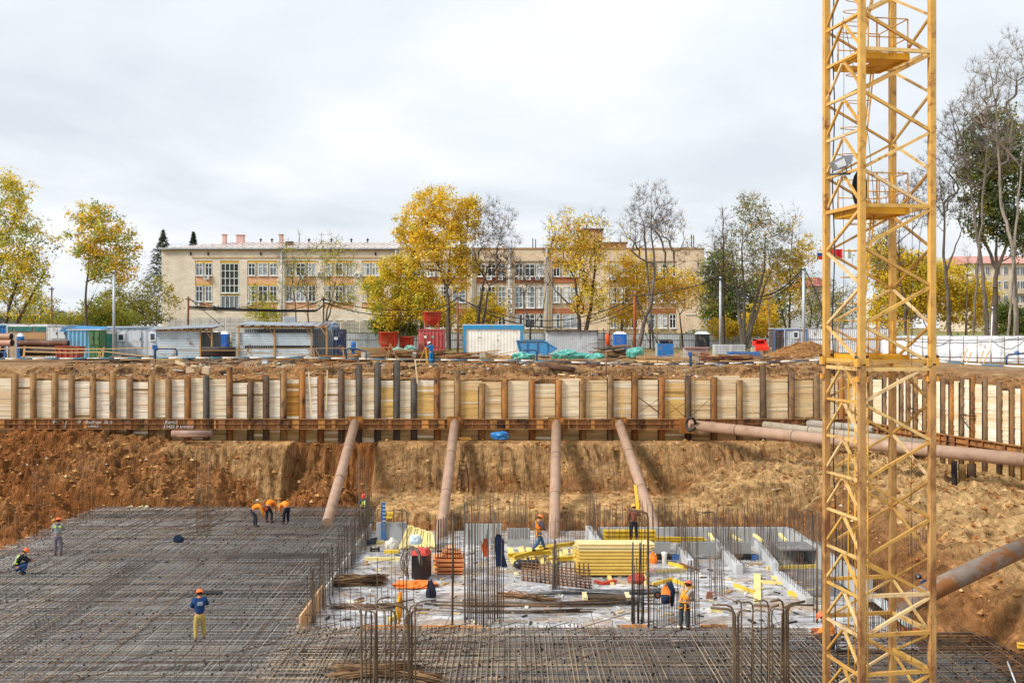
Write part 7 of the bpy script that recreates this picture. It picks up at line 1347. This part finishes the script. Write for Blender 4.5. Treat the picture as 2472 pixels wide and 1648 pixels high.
T('tree', 'dense green mass of foliage behind the grey green tree', 150, [[(1760, 815), (1760, 740)], [(1820, 815), (1815, 740)], [(1720, 815), (1718, 740)]], [(1740, 720, 50, 100), (1800, 740, 60, 80), (1850, 740, 50, 80), (1730, 640, 40, 40)], 420, ['6f8040', '84903c', '5f7038', 'a8983c'], 24, .34, .7, seed=21, trunk_r=.2)
T('maple_tree', 'low golden orange foliage behind the pale blocks', 142, [[(1745, 815), (1742, 790)], [(1850, 815), (1852, 780)]], [(1745, 790, 40, 25), (1840, 770, 50, 45), (1780, 795, 50, 20)], 200, ORG + YEL_, 22, .28, .5, seed=22, trunk_r=.1)
T('maple_tree', 'yellow tree with a thin bare top left of the crane', 132, [[(1908, 815), (1908, 740), (1910, 650), (1912, 560)], [(1905, 815), (1880, 700)]], [(1910, 540, 26, 50), (1930, 600, 45, 45), (1895, 660, 50, 60), (1920, 700, 40, 70)], 300, YEL_ + ['d9b84a'], 17, .26, .5, seed=23, trunk_r=.22, leafy=[.15, .7, .85, .5], twigs=4)
T('birch_tree', 'birch with a speckled white trunk behind the grey cabin', 138, [[(1860, 815), (1857, 740), (1852, 660)]], [(1850, 690, 30, 60)], 60, ORG, 10, .24, .5, bark='b0a8a0', seed=24, trunk_r=.17)
T('tree', 'thin bare shrubby trees just left of the crane mast', 134, [[(1955, 815), (1960, 740), (1970, 700)], [(1958, 815), (1985, 750), (2000, 700)]], [(1965, 700, 40, 60), (1990, 730, 50, 60), (2040, 720, 60, 50)], 170, ['a89a60', '9a9050', 'b8a060'], 9, .22, .55, seed=25, trunk_r=.14, leafy=[.3, .5, .7])
T('tree', 'bare tree seen through the crane mast above the yellow leaves', 118, [[(2190, 815), (2185, 740), (2175, 660), (2170, 560)], [(2190, 780), (2215, 640), (2225, 500)]], [(2170, 500, 70, 90), (2215, 480, 60, 70), (2150, 600, 60, 60)], 380, ['c29a40'], 3, .2, .5, bark='5a4e46', seed=26, trunk_r=.26, twigs=5, leafy=[.05, .05, .2])
T('maple_tree', 'bright yellow maple seen through and right of the crane mast', 126, [[(2160, 815), (2160, 740)], [(2330, 815), (2335, 740)], [(2240, 815), (2240, 740)]], [(2140, 640, 60, 60), (2200, 690, 80, 80), (2290, 710, 75, 75), (2150, 750, 60, 50), (2350, 725, 55, 65), (2120, 560, 40, 40, .3)], 900, YEL_ + ['b8b03a'], 24, .3, .6, seed=27, trunk_r=.2, leafy=[.8, .9, .85, .9, .9, .5])
T('tree', 'nearest bare tree beside the right crane leg', 112, [[(2294, 815), (2290, 720), (2282, 620), (2276, 520), (2262, 430)], [(2286, 660), (2310, 590), (2330, 520)]], [(2270, 400, 50, 80), (2260, 500, 50, 60), (2300, 480, 50, 60), (2320, 330, 50, 60, .4)], 360, ['a8983c'], 3, .2, .4, bark='5f564c', seed=28, trunk_r=.36, twigs=5, leafy=[.03, .05, .1, .03])
T('tree', 'tall bare tree leaning left in front of the dense green crown', 108, [[(2382, 815), (2382, 720), (2372, 620), (2355, 520), (2340, 430), (2320, 330), (2300, 260)], [(2345, 450), (2380, 360), (2390, 260)]], [(2320, 300, 60, 70), (2390, 250, 50, 80), (2400, 360, 50, 70), (2340, 400, 50, 50)], 360, ['9a9a50'], 2, .2, .4, bark='6f665c', seed=29, trunk_r=.35, twigs=5, leafy=[.03, .03, .05, .1])
T('tree', 'dense dark green tree with the thickest trunk at the right', 114, [[(2398, 815), (2398, 740), (2400, 650), (2405, 560)], [(2400, 650), (2370, 560), (2360, 480)], [(2400, 660), (2440, 560), (2455, 480)]], [(2370, 420, 60, 80), (2440, 400, 70, 100), (2400, 520, 80, 70), (2350, 330, 30, 60), (2460, 560, 50, 60), (2420, 300, 50, 50)], 620, ['5c6b38', '4c5c30', '6f7a40', '8a8a44', '9a9040'], 30, .3, .6, bark='5f5448', seed=30, trunk_r=.62, leafy=[.85, .9, .8, .7, .8, .6])
T('tree', 'tallest bare tree at the right edge reaching up past the others', 104, [[(2456, 815), (2452, 720), (2440, 600), (2424, 500), (2410, 380), (2398, 260), (2386, 160)], [(2430, 520), (2470, 400), (2490, 260)], [(2410, 380), (2370, 300), (2350, 230)]], [(2390, 190, 55, 70), (2440, 150, 60, 80), (2480, 250, 50, 90), (2360, 250, 50, 60), (2440, 330, 60, 60)], 420, None, bark='8a8074', seed=31, trunk_r=.36, twigs=5)
T('bush', 'round green bush between the trunks at the right', 120, [[(2430, 812), (2430, 790)]], [(2432, 770, 40, 40), (2470, 790, 30, 25)], 130, ['6f8038', '5f7034', '8a8c3c'], 28, .26, .5, seed=32, trunk_r=.08, cat='bush')
T('tree', 'slim dark trunk between the fence and the yellow maple', 116, [[(2334, 812), (2332, 720), (2334, 610)]], [(2335, 640, 16, 50)], 14, None, bark='5f5448', seed=33, trunk_r=.13)
def scrub():
    r = np.random.RandomState(9); n = 9000; px = r.choice([r.uniform(-100, 2560)], 1); x = r.uniform(-110, 110, n); y = r.uniform(146, 152, n); h = (.5 + 1.2 * (vnoise(x * .3, y * 0) > .45)) * vnoise(x * .8, y * .8); z = r.rand(n) * h * 2; s = r.uniform(.08, .2, (n, 1)); u = r.normal(size=(n, 3)); w = r.normal(size=(n, 3)); c = np.stack([x, y, z], 1)
    V = np.stack([c - u * s, c + w * s, c + u * s, c - w * s], 1).reshape(-1, 3); cc = np.array([hexc(q) for q in ('6f7a3c', '8a8a44', 'b09a3c', '5f6a38')]); tag(np_mesh('undergrowth', V, np.arange(n * 4).reshape(-1, 4), cc[r.randint(0, 4, n)], M_leaf), kind='stuff')
scrub()
T('bush', 'loose yellow green thicket between the slender tree and the building', 142, [[(310, 805), (312, 760)]], [(300, 740, 55, 45), (345, 765, 45, 32), (255, 745, 40, 35)], 190, YG + ['a89a50', '8f8a4a'], 15, .28, .6, seed=41, trunk_r=.09, cat='bush', leafy=[.7, .8, .7])
T('bush', 'low scrub in front of the dark sheds at the far left', 140, [[(160, 805), (160, 780)]], [(160, 775, 45, 22), (110, 785, 40, 18)], 90, YG, 15, .26, .5, seed=42, trunk_r=.07, cat='bush')
T('tree', 'pale olive foliage between the yellow tree and the crane', 150, [[(1985, 812), (1985, 760)]], [(1960, 740, 50, 50), (2020, 745, 50, 50)], 150, ['9a9a58', '8a8a4c', 'b0a460'], 16, .28, .6, seed=43, trunk_r=.1)
# ------------------------------------------------------------------ things on the slab
def BM(a, b, z, w=.2, h=.2, hc='e0bc3c', name='formwork_beam', lab='', m_=None, g='loose yellow formwork beams', zz=None, cat='beam'):
    p, q = G(*a, z), G(*b, z if zz is None else zz); p.z += h / 2; q.z += h / 2; t = MB(hexc(hc)); t.beam(p, q, w, h); t.col = jit(hexc(hc), .1)
    return one(t, name, m_ or M_yellow, lab, cat, g)
def ibeam(m, a, b, h=.2, w=.1, up=(0, 0, 1)):
    a, b = V3(a), V3(b); m.beam(a, b, .03, h - .08, up); u = V3(up)
    for s in (-1, 1): m.beam(a + u * s * (h / 2 - .02), b + u * s * (h / 2 - .02), w, .04, up)
S = SLABZ
# the great stack of yellow beams
st_ = thing('beam_stack', (XA(1478, 48.74), 48.74, S), 'big stack of yellow formwork beams in the middle of the slab', 'beam stack'); Y = 48.36
xa, xb = XA(1392, Y), XA(1560, Y); zt = ZA(1332, Y); zb = ZA(1392, Y); n = 9; z0 = S + .12
for j in range(n):
    for k in range(4):
        m = MB(jit(hexc('e4c464' if j < 7 else 'e6d298'), .08)); z = z0 + j * .155 + .07; ibeam(m, (xa + rnd.uniform(-.12, .1), Y + k * .24, z), (xb + rnd.uniform(-.1, .12) + (.25 if j > 6 else 0), Y + k * .24, z), .15, .2); m.build('beam', M_yellow, st_)
for i, px in enumerate((1478, 1556)): BM((px, 1412), (px - 8 if i == 0 else px, 1392), S, .16, .1, 'e2c880', lab=('left' if i == 0 else 'right') + ' bearer sticking out under the big beam stack')
s2 = thing('beam_stack', (XA(1500, 53.89), 53.89, S), 'long low stack of yellow beams behind the checked jacket worker', 'beam stack')
for j in range(3):
    for k in range(2): m = MB(jit(hexc('d8b434'), .08)); ibeam(m, (XA(1455, 53.89), 53.42 + k * .3, ZA(1302, 53.70) + j * .2), (XA(1585 - j * 3, 53.89), 53.42 + k * .3, ZA(1302, 53.70) + j * .2), .2, .2); m.build('beam', M_yellow, s2)
for i, yy in enumerate((1303, 1298)): p, q = P(1580, yy + 1, 53.24 - i * .5), P(1706 - i * 6, yy + 2, 53.05 - i * .5); m = MB(hexc('d8b434')); ibeam(m, p, q, .16, .16); one(m, 'formwork_beam', M_yellow, ('lower' if i == 0 else 'upper') + ' long yellow beam lying across the shafts', 'beam', 'loose yellow formwork beams')
# fan of pale boards leaning left of the bin
for i in range(13):
    x0 = 972 + i * 5.0; x1 = 968 + i * 7; m = MB(jit(hexc('e2cf86'), .08)); a = P(x0 + 14 - i * .2, 1268 + i * 1.6, 55.48); b = P(x1 - 4, 1325 - i * .4, 53.98); b.z = max(b.z, S + .05); b.y += (i % 3) * .12; a.y += (i % 3) * .12; m.beam(a, b, .1, .05, up=(0, 1, 0)); one(m, 'pale_board', M_yellow, f'pale yellow board in the leaning fan behind the bin, {ordn[i]} from its left', 'board', 'fan of pale yellow boards')
L = [((882, 1352), (966, 1352), .22, 'long yellow beam lying left of the bin'), ((928, 1334), (962, 1334), .3, 'short yellow beam behind the bin, below the fan of boards'), ((905, 1312), (928, 1310), .2, 'small yellow block near the concrete wall'), ((1852, 1374), (2000, 1368), .2, 'long yellow beam running to the crane left leg'), ((1585, 1382), (1642, 1378), .14, 'yellow plank among the thin bars right of the stack'), ((1575, 1414), (1625, 1400), .1, 'pale plank left of the hanging orange jacket'), ((1622, 1402), (1672, 1420), .12, 'wide pale plank behind the harnessed worker'), ((1615, 1362), (1660, 1374), .1, 'loose plank pointing at the short leaning cage'), ((1772, 1414), (1820, 1432), .1, 'long pale plank left of the upright wide plank'), ((1836, 1407), (1910, 1412), .12, 'pale plank lying right of the upright wide plank'), ((1903, 1432), (1935, 1444), .12, 'short pale board before the white kerb wall'), ((1716, 1476), (1744, 1476), .16, 'small yellow block on the wet slab right of the worker'), ((1865, 1396), (1888, 1405), .1, 'short pale offcut above the long pale plank'), ((1068, 1365), (1050, 1372), .12, 'yellow strip beside the orange beams'), ((938, 1500), (968, 1484), .12, 'yellow strap bar at the front edge of the slab')]
for a, b, w, lb in L: BM(a, b, S, w, .14, rnd.choice(['dcc060', 'e0cc86', 'dcb83a']), lab=lb)
p = G(1828, 1452, S + .05); q = G(1828, 1385, S + .05); m = MB(hexc('e4d48c')); m.beam(p, q, .3, .06); one(m, 'wide_plank', M_yellow, 'wide pale plank lying towards the viewer on the slab', 'plank')
# walkway of boards the worker crosses
for i in range(9):
    x = 1232 + i * 22 + rnd.uniform(-3, 3); lean_ = 10 + i * 2 if i < 6 else 2; a = G(x + lean_, 1360 if i < 5 else 1352, S + .1); b = G(x, 1326 if i > 5 else 1322, S + .35); m = MB(jit(hexc('e6d07c'), .07)); m.beam(a, b, .26, .06); one(m, 'walkway_board', M_yellow, f'pale board of the walkway under the striding worker, {ordn[i]} from the left', 'board', 'walkway boards')
for i, (a, b, h) in enumerate((((1226, 1340), (1330, 1332), .4), ((1240, 1345), (1345, 1318), .5), ((1300, 1322), (1400, 1310), .35), ((1320, 1350), (1395, 1345), .2))):
    p, q = G(*a, S + h), G(*b, S + h); m = MB(jit(hexc('dcb83a'), .06)); ibeam(m, p, q, .2, .14); one(m, 'formwork_beam', M_yellow, ['low yellow beam along the foot of the walkway', 'sloping yellow beam under the boots of the striding worker', 'yellow beam behind the third strut', 'low yellow beam left of the big stack'][i], 'beam', 'loose yellow formwork beams')
for i in range(12):
    x = 1385 + i * 7; q = P(x, 1315, 51.55); m = MB(jit(hexc('e6d07c'), .06)); m.box((q.x, 51.55, (q.z + S) / 2), (.1, .2, q.z - S)); one(m, 'upright_board', M_yellow, f'upright board end behind the big stack, {ordn[i]} from the left', 'board', 'upright board ends')
# orange beams
ob = thing('orange_beam_stack', (XA(1082, 49.21), 49.21, S), 'stack of orange formwork panels right of the bin', 'stack')
for j, (x0, x1) in enumerate(((1050, 1118), (1051, 1120), (1047, 1119), (1046, 1120), (1068, 1112), (1076, 1098))):
    m = MB(jit(hexc('e89a62' if j < 5 else 'eab088'), .06)); z = S + .13 + j * .2; ibeam(m, (XA(x0, 49.21), 49.21, z), (XA(x1, 49.21), 49.21, z), .18, .7); m.build('panel', M_matte, ob)
# bin with red lid, hoses
bn = thing('wheeled_bin', (XA(1017, 48.08), 48.08, S), 'glossy black box bin with a red lid', 'bin'); Y = 47.80; x0, x1 = XA(997, Y), XA(1035, Y); z1 = ZA(1340, Y); m = MB(hexc('232324')); m.box(((x0 + x1) / 2, Y + .3, (S + z1) / 2 + .03), (x1 - x0, .7, z1 - S - .05), rz=R(-14)); m.build('body', M_hat, bn); m = MB(hexc('c03428')); m.box(((x0 + x1) / 2 - .02, Y + .3, z1 + .12), (x1 - x0 + .05, .78, .24), taper=.75, rz=R(-14)); m.build('lid', M_hat, bn)
hs = thing('cable_coil', (XA(985, 47.42), 47.42, S), 'tangle of grey cables draped over the left side of the bin', 'cable coil')
for k in range(14):
    r_k = random.Random(k); a0 = r_k.uniform(0, .3); cx_, cz_ = XA(990 + k * .8, 47.24), ZA(1352 + k * 1.2, 47.24); m = MB(jit(hexc('8a857a' if k % 3 else '5a3a30'), .2)); m.tube([(cx_ + (.48 - .012 * k) * math.cos(a) * .9 + .05 * math.sin(3 * a + k), 47.33 + .1 * math.sin(a + k) - .01 * k, max(S + .03, cz_ + (.62 + .01 * k) * math.sin(a))) for a in [a0 + i * .35 for i in range(12)]], .017, 5); m.build('cable', M_rubber, hs)
blob('orange_cloth', G(1000, 1415, S), (.85, .6, .16), hexc('e88038'), 'rumpled orange cloth on the slab in front of the bin', 'cloth', M_cloth, seed=5, n=4); blob('dark_bag', G(1040, 1440, S), (.2, .2, .45), hexc('2c2a38'), 'small dark bag standing on the slab in front of the orange cloth', 'bag', M_cloth, seed=6); blob('white_sack', G(946, 1326, S), (.3, .25, .34), hexc('ddd8cc'), 'white sack behind the long yellow beam', 'sack', M_cloth, seed=7)
blob('clear_bag', P(1002, 1312, 53.42), (.3, .25, .3), hexc('c4d4e0'), 'pale blue plastic bag on the fan of yellow boards', 'bag', seed=8)
blob('tool_bag', G(432, 1308, MATZ + .02), (.24, .18, .2), hexc('1c2b42'), 'dark blue tool bag lying on the far part of the grey mat', 'bag', M_cloth, seed=9); m = MB(hexc('151515')); q = G(508, 1430, MATZ + .05); m.box(q, (.9, .4, .06)); one(m, 'dark_hatch', M_rubber, 'flat black sheet on the grey mat behind the khaki trousered worker', 'sheet')
m = MB(hexc('2a3038')); q = G(897, 1312, S); m.box((q.x, q.y, q.z + .12), (.5, .35, .22)); m.tube([(q.x - .3, q.y, q.z + .2), (q.x + .3, q.y, q.z + .3)], .05, 6); one(m, 'power_tool', M_rubber, 'dark blue power tool at the corner between grey mat and slab', 'tool'); m = MB(hexc('2c2826')); q = G(905, 1330, S); m.box((q.x, q.y, q.z + .12), (.45, .3, .06)); m.box((q.x - .2, q.y, q.z + .1), (.05, .3, .24)); m.box((q.x + .2, q.y, q.z + .1), (.05, .3, .24)); one(m, 'steel_channel', M_rust, 'small dark steel channel near the left slab corner', 'steel piece')
# brown stick piles and rebar bundles
def bundle(c, L_, W, H_, n, hc, lab, ang=0, seed=1, name='stick_pile', r=.02, cat='rebar pile', spread_=.2, z=S, group='rebar piles on the slab'):
    rr = random.Random(seed); q = G(*c, z); m = MB()
    for i in range(n):
        a = ang + rr.gauss(0, spread_); v = V3((math.cos(a), math.sin(a), rr.gauss(0, .03))) * L_ * rr.uniform(.35, .55); cc = V3((q.x + rr.uniform(-.5, .5) * L_ * .25, q.y + rr.uniform(-.5, .5) * W, q.z + r + rr.random() * H_)); m.col = jit(hexc(rr.choice(hc)), .25, rr); m.bar(cc - v, cc + v, r, 5)
    return one(m, name, M_rust, lab, cat, group)
WB = ['6c5238', '7e6244', '523c2a', '8c6e4c']
bundle((868, 1410), 2.0, .7, .35, 110, WB, 'pile of short brown rods left of the orange cloth', .1, 1); bundle((905, 1628), 2.3, .8, .25, 120, WB, 'large pile of brown rods at the bottom behind the left tall cage', .12, 2, z=MATZ); bundle((1010, 1640), 1.6, .6, .2, 40, WB, 'small pile of brown rods at the bottom right of the left tall cage', -.6, 3, z=MATZ)
gb = thing('stirrup_bundle', tuple(G(1345, 1412, S)), 'bundle of rusty stirrup cages lying in front of the big beam stack', 'rebar bundle'); a, b = G(1258, 1400, S), G(1430, 1422, S)
for k in range(7):
    off_ = V3((0, k * .16, .05 + .09 * k)); m = MB(jit(hexc('8a6444'), .2)); m.bar(a + off_, b + off_, .03, 5); m.build('rod', M_rust, gb)
for i in range(16):
    p = a.lerp(b, (i + .5) / 16); m = MB(jit(hexc('6a4a34'), .25)); m.tube([p + V3((0, -.05, 0)), p + V3((0, -.05, .5)), p + V3((0, 1.15, .85)), p + V3((0, 1.15, .1)), p + V3((0, -.05, 0))], .022, 5); m.build('stirrup', M_rust, gb)
bundle((1275, 1445), 2.4, .3, .15, 40, ['8a6a4a', '6a4a34'], 'thin scatter of bent rods left of the slab centre', -.45, 5); bundle((1460, 1432), 5.4, .4, .12, 26, ['7a7c80', '8f9296', '55585a'], 'bundle of straight grey rods in front of the stirrup cages', 0, 6, spread_=.01)
bundle((1300, 1461), 7.6, .5, .1, 26, ['55514e', '6f6a66', '8a6a4a'], 'longest bundle of dark rods lying across the slab', -.01, 7, spread_=.006); bundle((1250, 1478), 5.5, .2, .05, 8, ['6a5a4a'], 'few thin rods lying in front of the longest bundle', 0, 8, spread_=.008)
bundle((885, 1468), 2.6, .35, .12, 30, ['5a4a40', '7a5e48'], 'low bundle of dark stirrups at the left front of the slab', 0, 9, spread_=.03)
t = thing('steel_trough', tuple(G(1460, 1445, S)), 'dark shallow puddle trough between two pale bearers', 'trough'); m = MB(hexc('4a3c2c')); p, q = G(1418, 1448, S), G(1518, 1448, S); m.b2((p.x, p.y - .3, S), (q.x, p.y + .3, S + .18)); m.build('pan', M_rust, t)
for px in (1412, 1515): m = MB(hexc('d8c89c')); p = G(px, 1448, S); m.box((p.x, p.y, S + .12), (.18, .9, .22)); m.build('bearer', M_wood, t)
m = MB(hexc('1e1e20')); p = G(1240, 1372, S); m.smooth = True; m.lathe((0, 0, 0), [(0, 0), (.12, .0), (.2, .2), (.21, .3), (.21, 1.15), (.17, 1.15), (0, 1.1)], 16); o = one(m, 'black_cylinder', M_hat, 'black gas cylinder like tube lying in front of the walkway', 'tube', origin=(0, 0, 0)); o.rotation_euler = (0, R(90), 0); o.location = (p.x, p.y, S + .21)
m = MB(hexc('c0462f')); p = G(1455, 1410, S); m.beam(p + V3((-.35, .2, .1)), p + V3((0, -.05, .06)), .12, .1); m.beam(p + V3((-.05, -.08, .06)), p + V3((.6, .22, .12)), .2, .1); one(m, 'red_bracket', M_matte, 'red angle bracket at the foot of the big stack', 'bracket'); blob('red_canister', G(1535, 1405, S), (.4, .3, .28), hexc('c8513c'), 'faded red canister at the right foot of the big stack', 'canister', M_matte, seed=11)
# hanging clothes and odds
def hang(pts, ws, hc, lab, name='hanging_jacket', cat='jacket', Y=40.58):
    m = MB(hexc(hc)); m.smooth = True; q = [P(x, y, Y) for x, y in pts]; base = len(m.v); n = 10
    for p, w in zip(q, ws):
        for k in range(n): a = k / n * 6.283; m.v.append((p.x + w * math.cos(a), p.y + w * .45 * math.sin(a) + .03 * math.cos(3 * a), p.z + .03 * math.sin(2 * a)))
    for i in range(len(q) - 1):
        for k in range(n): a, b = base + i * n + k, base + i * n + (k + 1) % n; m.face([a, b, b + n, a + n])
    m.face([base + k for k in range(n)]); m.face([base + (len(q) - 1) * n + k for k in range(n)][::-1]); return one(m, name, M_cloth, lab, cat)
hang([(1203, 1290), (1204, 1305), (1206, 1335), (1211, 1366)], [.08, .2, .16, .22], '1c2a42', 'long navy jacket hanging on the tall bars'); hang([(1172, 1300), (1171, 1318), (1173, 1342)], [.07, .13, .09], 'e0602c', 'orange cloth hanging on the tall bars left of the navy jacket', 'hanging_cloth', 'cloth')
jk = hang([(1614, 1408), (1612, 1420), (1608, 1452)], [.12, .24, .2], 'e8883a', 'orange and navy jacket hung on thin bars behind the harnessed worker', Y=39.36); m = MB(hexc('1c2a42')); 
m.smooth = True; a = [P(1616, 1406, 39.22), P(1624, 1425, 39.27), P(1622, 1462, 39.27)]; m.tube(a, [.12, .1, .06], 8); m.tube([P(1606, 1436, 39.18), P(1606, 1455, 39.18)], [.16, .15], 8); m.build('navy_panels', M_cloth, jk)
t = thing('harness_strap', tuple(P(967, 1440, 38.9)), 'yellow and orange strap hanging between the bars of the left tall cage', 'strap'); m = MB(hexc('c8781e')); m.tube([P(967, 1428, 38.9), P(964, 1450, 38.9), P(968, 1475, 38.9), P(962, 1505, 38.9)], [.07, .1, .04, .03], 7); m.build('strap_body', M_cloth, t); m = MB(hexc('e0a018')); m.tube([P(964, 1440, 38.7), P(958, 1470, 38.7), P(966, 1500, 38.7)], .05, 6); m.build('buckle_strap', M_cloth, t)
wt = thing('spare_wheel', tuple(P(1587, 1435, 39.93)), 'small black wheel resting on the bars left of the hung jacket', 'wheel'); c = P(1587, 1435, 39.93); m = MB(hexc('1b1a1a')); m.tube([c + V3((.11 * math.cos(i / 16 * 6.283), 0, .11 * math.sin(i / 16 * 6.283))) for i in range(17)], .035, 7); m.build('tyre', M_rubber, wt); m = MB(hexc('6a4a3a')); m.tube([c + V3((0, -.02, 0)), c + V3((0, .02, 0))], .07, 12); m.build('hub', M_rust, wt)
sh = thing('shovel', tuple(G(1713, 1432, S)), 'shovel with a rusty blade lying at the foot of the short leaning cage', 'shovel'); m = MB(hexc('a0705c')); p = G(1713, 1435, S + .2); m.box(p, (.3, .06, .34), rx=R(25), taper=.75); m.build('blade', M_rust, sh); m = MB(hexc('8a6a4c')); m.bar(p + V3((.15, 0, .1)), G(1775, 1450, S + .25), .022, 7); m.build('handle', M_wood, sh)
bp_ = thing('formwork_prop', tuple(G(925, 1290, S)), 'blue and white upright formwork frame beside the lime vested worker', 'formwork frame'); m = MB(hexc('3a6498')); p = P(925, 1262, 56.05); m.beam((p.x, p.y, S), (p.x, p.y, ZA(1212, 56.05)), .22, .12, up=(0, 1, 0)); m.build('upright', M_matte, bp_)
for k in range(5): m = MB(hexc('b4c0cc')); m.box((p.x + .06, p.y - .1, ZA(1220 + k * 9, 56.05)), (.16, .06, .05)); m.build('clamp', M_sheet, bp_)
for k, (x, y) in enumerate(((942, 1238), (940, 1247))): q = P(x, y, 55.77); m = MB(hexc('d8b43a')); m.box(q, (.3, .2, .12)); m.build('timber_block', M_yellow, bp_)
yt = thing('yellow_prop', tuple(P(1541, 1240, 53.42)), 'tall yellow timber leaning on the fourth strut above the worker', 'timber'); m = MB(hexc('dcb02c')); ibeam(m, P(1533, 1172, 54.83), P(1541, 1236, 53.42), .2, .12, up=(0, 1, 0)); m.build('timber', M_yellow, yt)
m = MB(hexc('8a7a5a')); 
for k, (x, y) in enumerate(((1563, 1350), (1600, 1352), (1580, 1340))): pass
blob('orange_hard_hat', G(1577, 1358, S), (.17, .17, .3), hexc('f08020'), 'orange helmet like lump on the slab right of the big stack', 'helmet', M_hat, seed=14, n=3); m = MB(hexc('e6e4de')); q = G(1604, 1358, S); m.lathe(q, [(.1, 0), (.12, .35), (.16, .5), (0, .55)], 12); one(m, 'white_can', M_matte, 'white can standing before the narrow shaft wall', 'can')
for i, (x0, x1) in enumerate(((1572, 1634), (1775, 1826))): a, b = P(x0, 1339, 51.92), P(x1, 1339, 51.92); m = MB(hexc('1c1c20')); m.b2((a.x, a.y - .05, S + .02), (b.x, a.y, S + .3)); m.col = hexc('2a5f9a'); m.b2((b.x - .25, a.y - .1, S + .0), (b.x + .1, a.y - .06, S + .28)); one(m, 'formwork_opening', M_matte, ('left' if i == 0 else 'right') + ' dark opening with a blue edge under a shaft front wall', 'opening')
for i, (x0, y0, x1, y1) in enumerate(((1713, 1288, 1722, 1305), (1764, 1290, 1790, 1306), (1820, 1290, 1842, 1306), (1882, 1288, 1898, 1306))): a, b = P(x0, y0, 53.80), P(x1, y1, 52.67); m = MB(hexc('e6d890')); m.beam(a, b, .14, .12); one(m, 'shaft_prop', M_yellow, f'short pale prop leaning inside the shafts, {ordn[i]} from the left', 'prop', 'props inside the shafts')
wb = blob('white_tarp', P(2330, 1650, 30), (.5, .4, .3), hexc('d6d2c8'), 'white crumpled bag at the bottom right of the crane mast', 'bag', seed=16); wb.location.z = MATZ - .2
m = MB(hexc('dfe3e8')); m.bar(G(2432, 1596, MATZ - .1), G(2452, 1648, MATZ - .1), .025, 6); one(m, 'white_tube', M_matte, 'thin white tube lying on the bars at the lower right corner', 'tube')
m = MB(hexc('d9b23a')); a, b = G(2330, 1550, MATZ - .2), G(2480, 1562, MATZ - .2); ibeam(m, G(2455, 1556, MATZ), G(2500, 1560, MATZ), .16, .16); one(m, 'formwork_beam', M_yellow, 'yellow beam end at the right edge beyond the dark mat', 'beam', 'loose yellow formwork beams')
m = MB(hexc('2a64a4')); a, b = G(2085, 1485, -8.6), G(2120, 1512, -8.6); m.beam(a, b, .5, .1); one(m, 'blue_board', M_matte, 'bright blue board seen through the crane mast', 'board')
for i in range(7): q = P(1962 + i * 10 if i < 3 else 2180 + (i - 3) * 22, 1532, 38.8); m = MB(jit(hexc('c07048'), .1)); m.box((q.x, 38.75, MATZ - .5), (.14 if i < 3 else .3, .05, .8)); one(m, 'orange_form_board', M_wood, f'reddish form board at the crane foot, {ordn[i]} from the left', 'board', 'reddish form boards at the crane foot')
for i, (a, b) in enumerate((((640, 1220), (735, 1230)), ((290, 1232), (320, 1222)), ((318, 1232), (345, 1222)), ((344, 1232), (356, 1222)), ((212, 1245), (232, 1240)), ((5, 1335), (28, 1336)))):
    if i == 0: continue
    p, q = P(*a, 64), P(*b, 64.4); m = MB(hexc('e0cf9a')); m.beam(p, q, .2, .12); one(m, 'pale_board_end', M_yellow, f'pale board end at the far left edge of the grey mat, {ordn[i - 1]} in the row', 'board', 'pale board ends behind the grey mat')
# thick pale post capping: water barrier line and hoses on the slab
m = MB(hexc('8a5a44')); m.bar(G(1640, 1358, S + .3), G(1688, 1376, S + .1), .05, 6); one(m, 'rusty_rod', M_rust, 'short rusty rod lying right of the white can', 'rod')
def litter():
    r = random.Random(12); m = MB()
    for i in range(700):
        x, y = r.uniform(-7.5, 13), r.uniform(39.5, 55.30); s = min(.3, r.expovariate(1 / .06) + .02); m.col = hexc(r.choice(['e8e2d2', 'cbb58a', 'd8c896', '6a5444', '3a3430', 'c9c9c9', 'b08a58'])); a = r.uniform(0, 3.14)
        m.box((x, y, S + .03), (s * 2.2, s * .5, .02 + s * .15), rz=a)
    tag(m.build('litter', M_wood), kind='stuff')
litter()
m = MB(hexc('716c70')); a, b = P(1860, 1330, 52.20), P(1985, 1330, 52.20); m.b2((a.x, 50.24, -7.66), (b.x, 52.00, -7.59)); one(m, 'shaft_cover', M_conc, 'dark purplish grey cover over the shaft nearest the crane', 'cover')
m = MB(hexc('6a666a')); q = [G(1885, 1372, S + .012), G(1962, 1438, S + .012), G(2060, 1438, S + .012), G(1990, 1372, S + .012)]; m.poly(q[::-1]); tag(m.build('membrane', M_conc), kind='structure')
def squiggle(x, y, Y, w, h, n, lb):
    m = MB(hexc('e0dcd4')); r = random.Random(int(x))
    for j in range(n): m.tube([P(x + w * (i / 7 - .5), y + j * h + 2.2 * math.sin(i * 2.3 + j), Y) for i in range(8)], .014, 4)
    return m
for i, (x, y, s_, Yq, rot) in enumerate(((1344, 1080, 0, 68.35, 0), (1346, 1092, 0, 67.6, 0), (1505, 1062, 1, 69.0, 0), (834, 1136, 2, 64.7, 0))):
    par_ = st[{0: 2, 1: 3, 2: 0}[s_]]; squiggle(x, y, Yq, 10, 4, 3, '').build('chalk_marks', M_matte, par_)
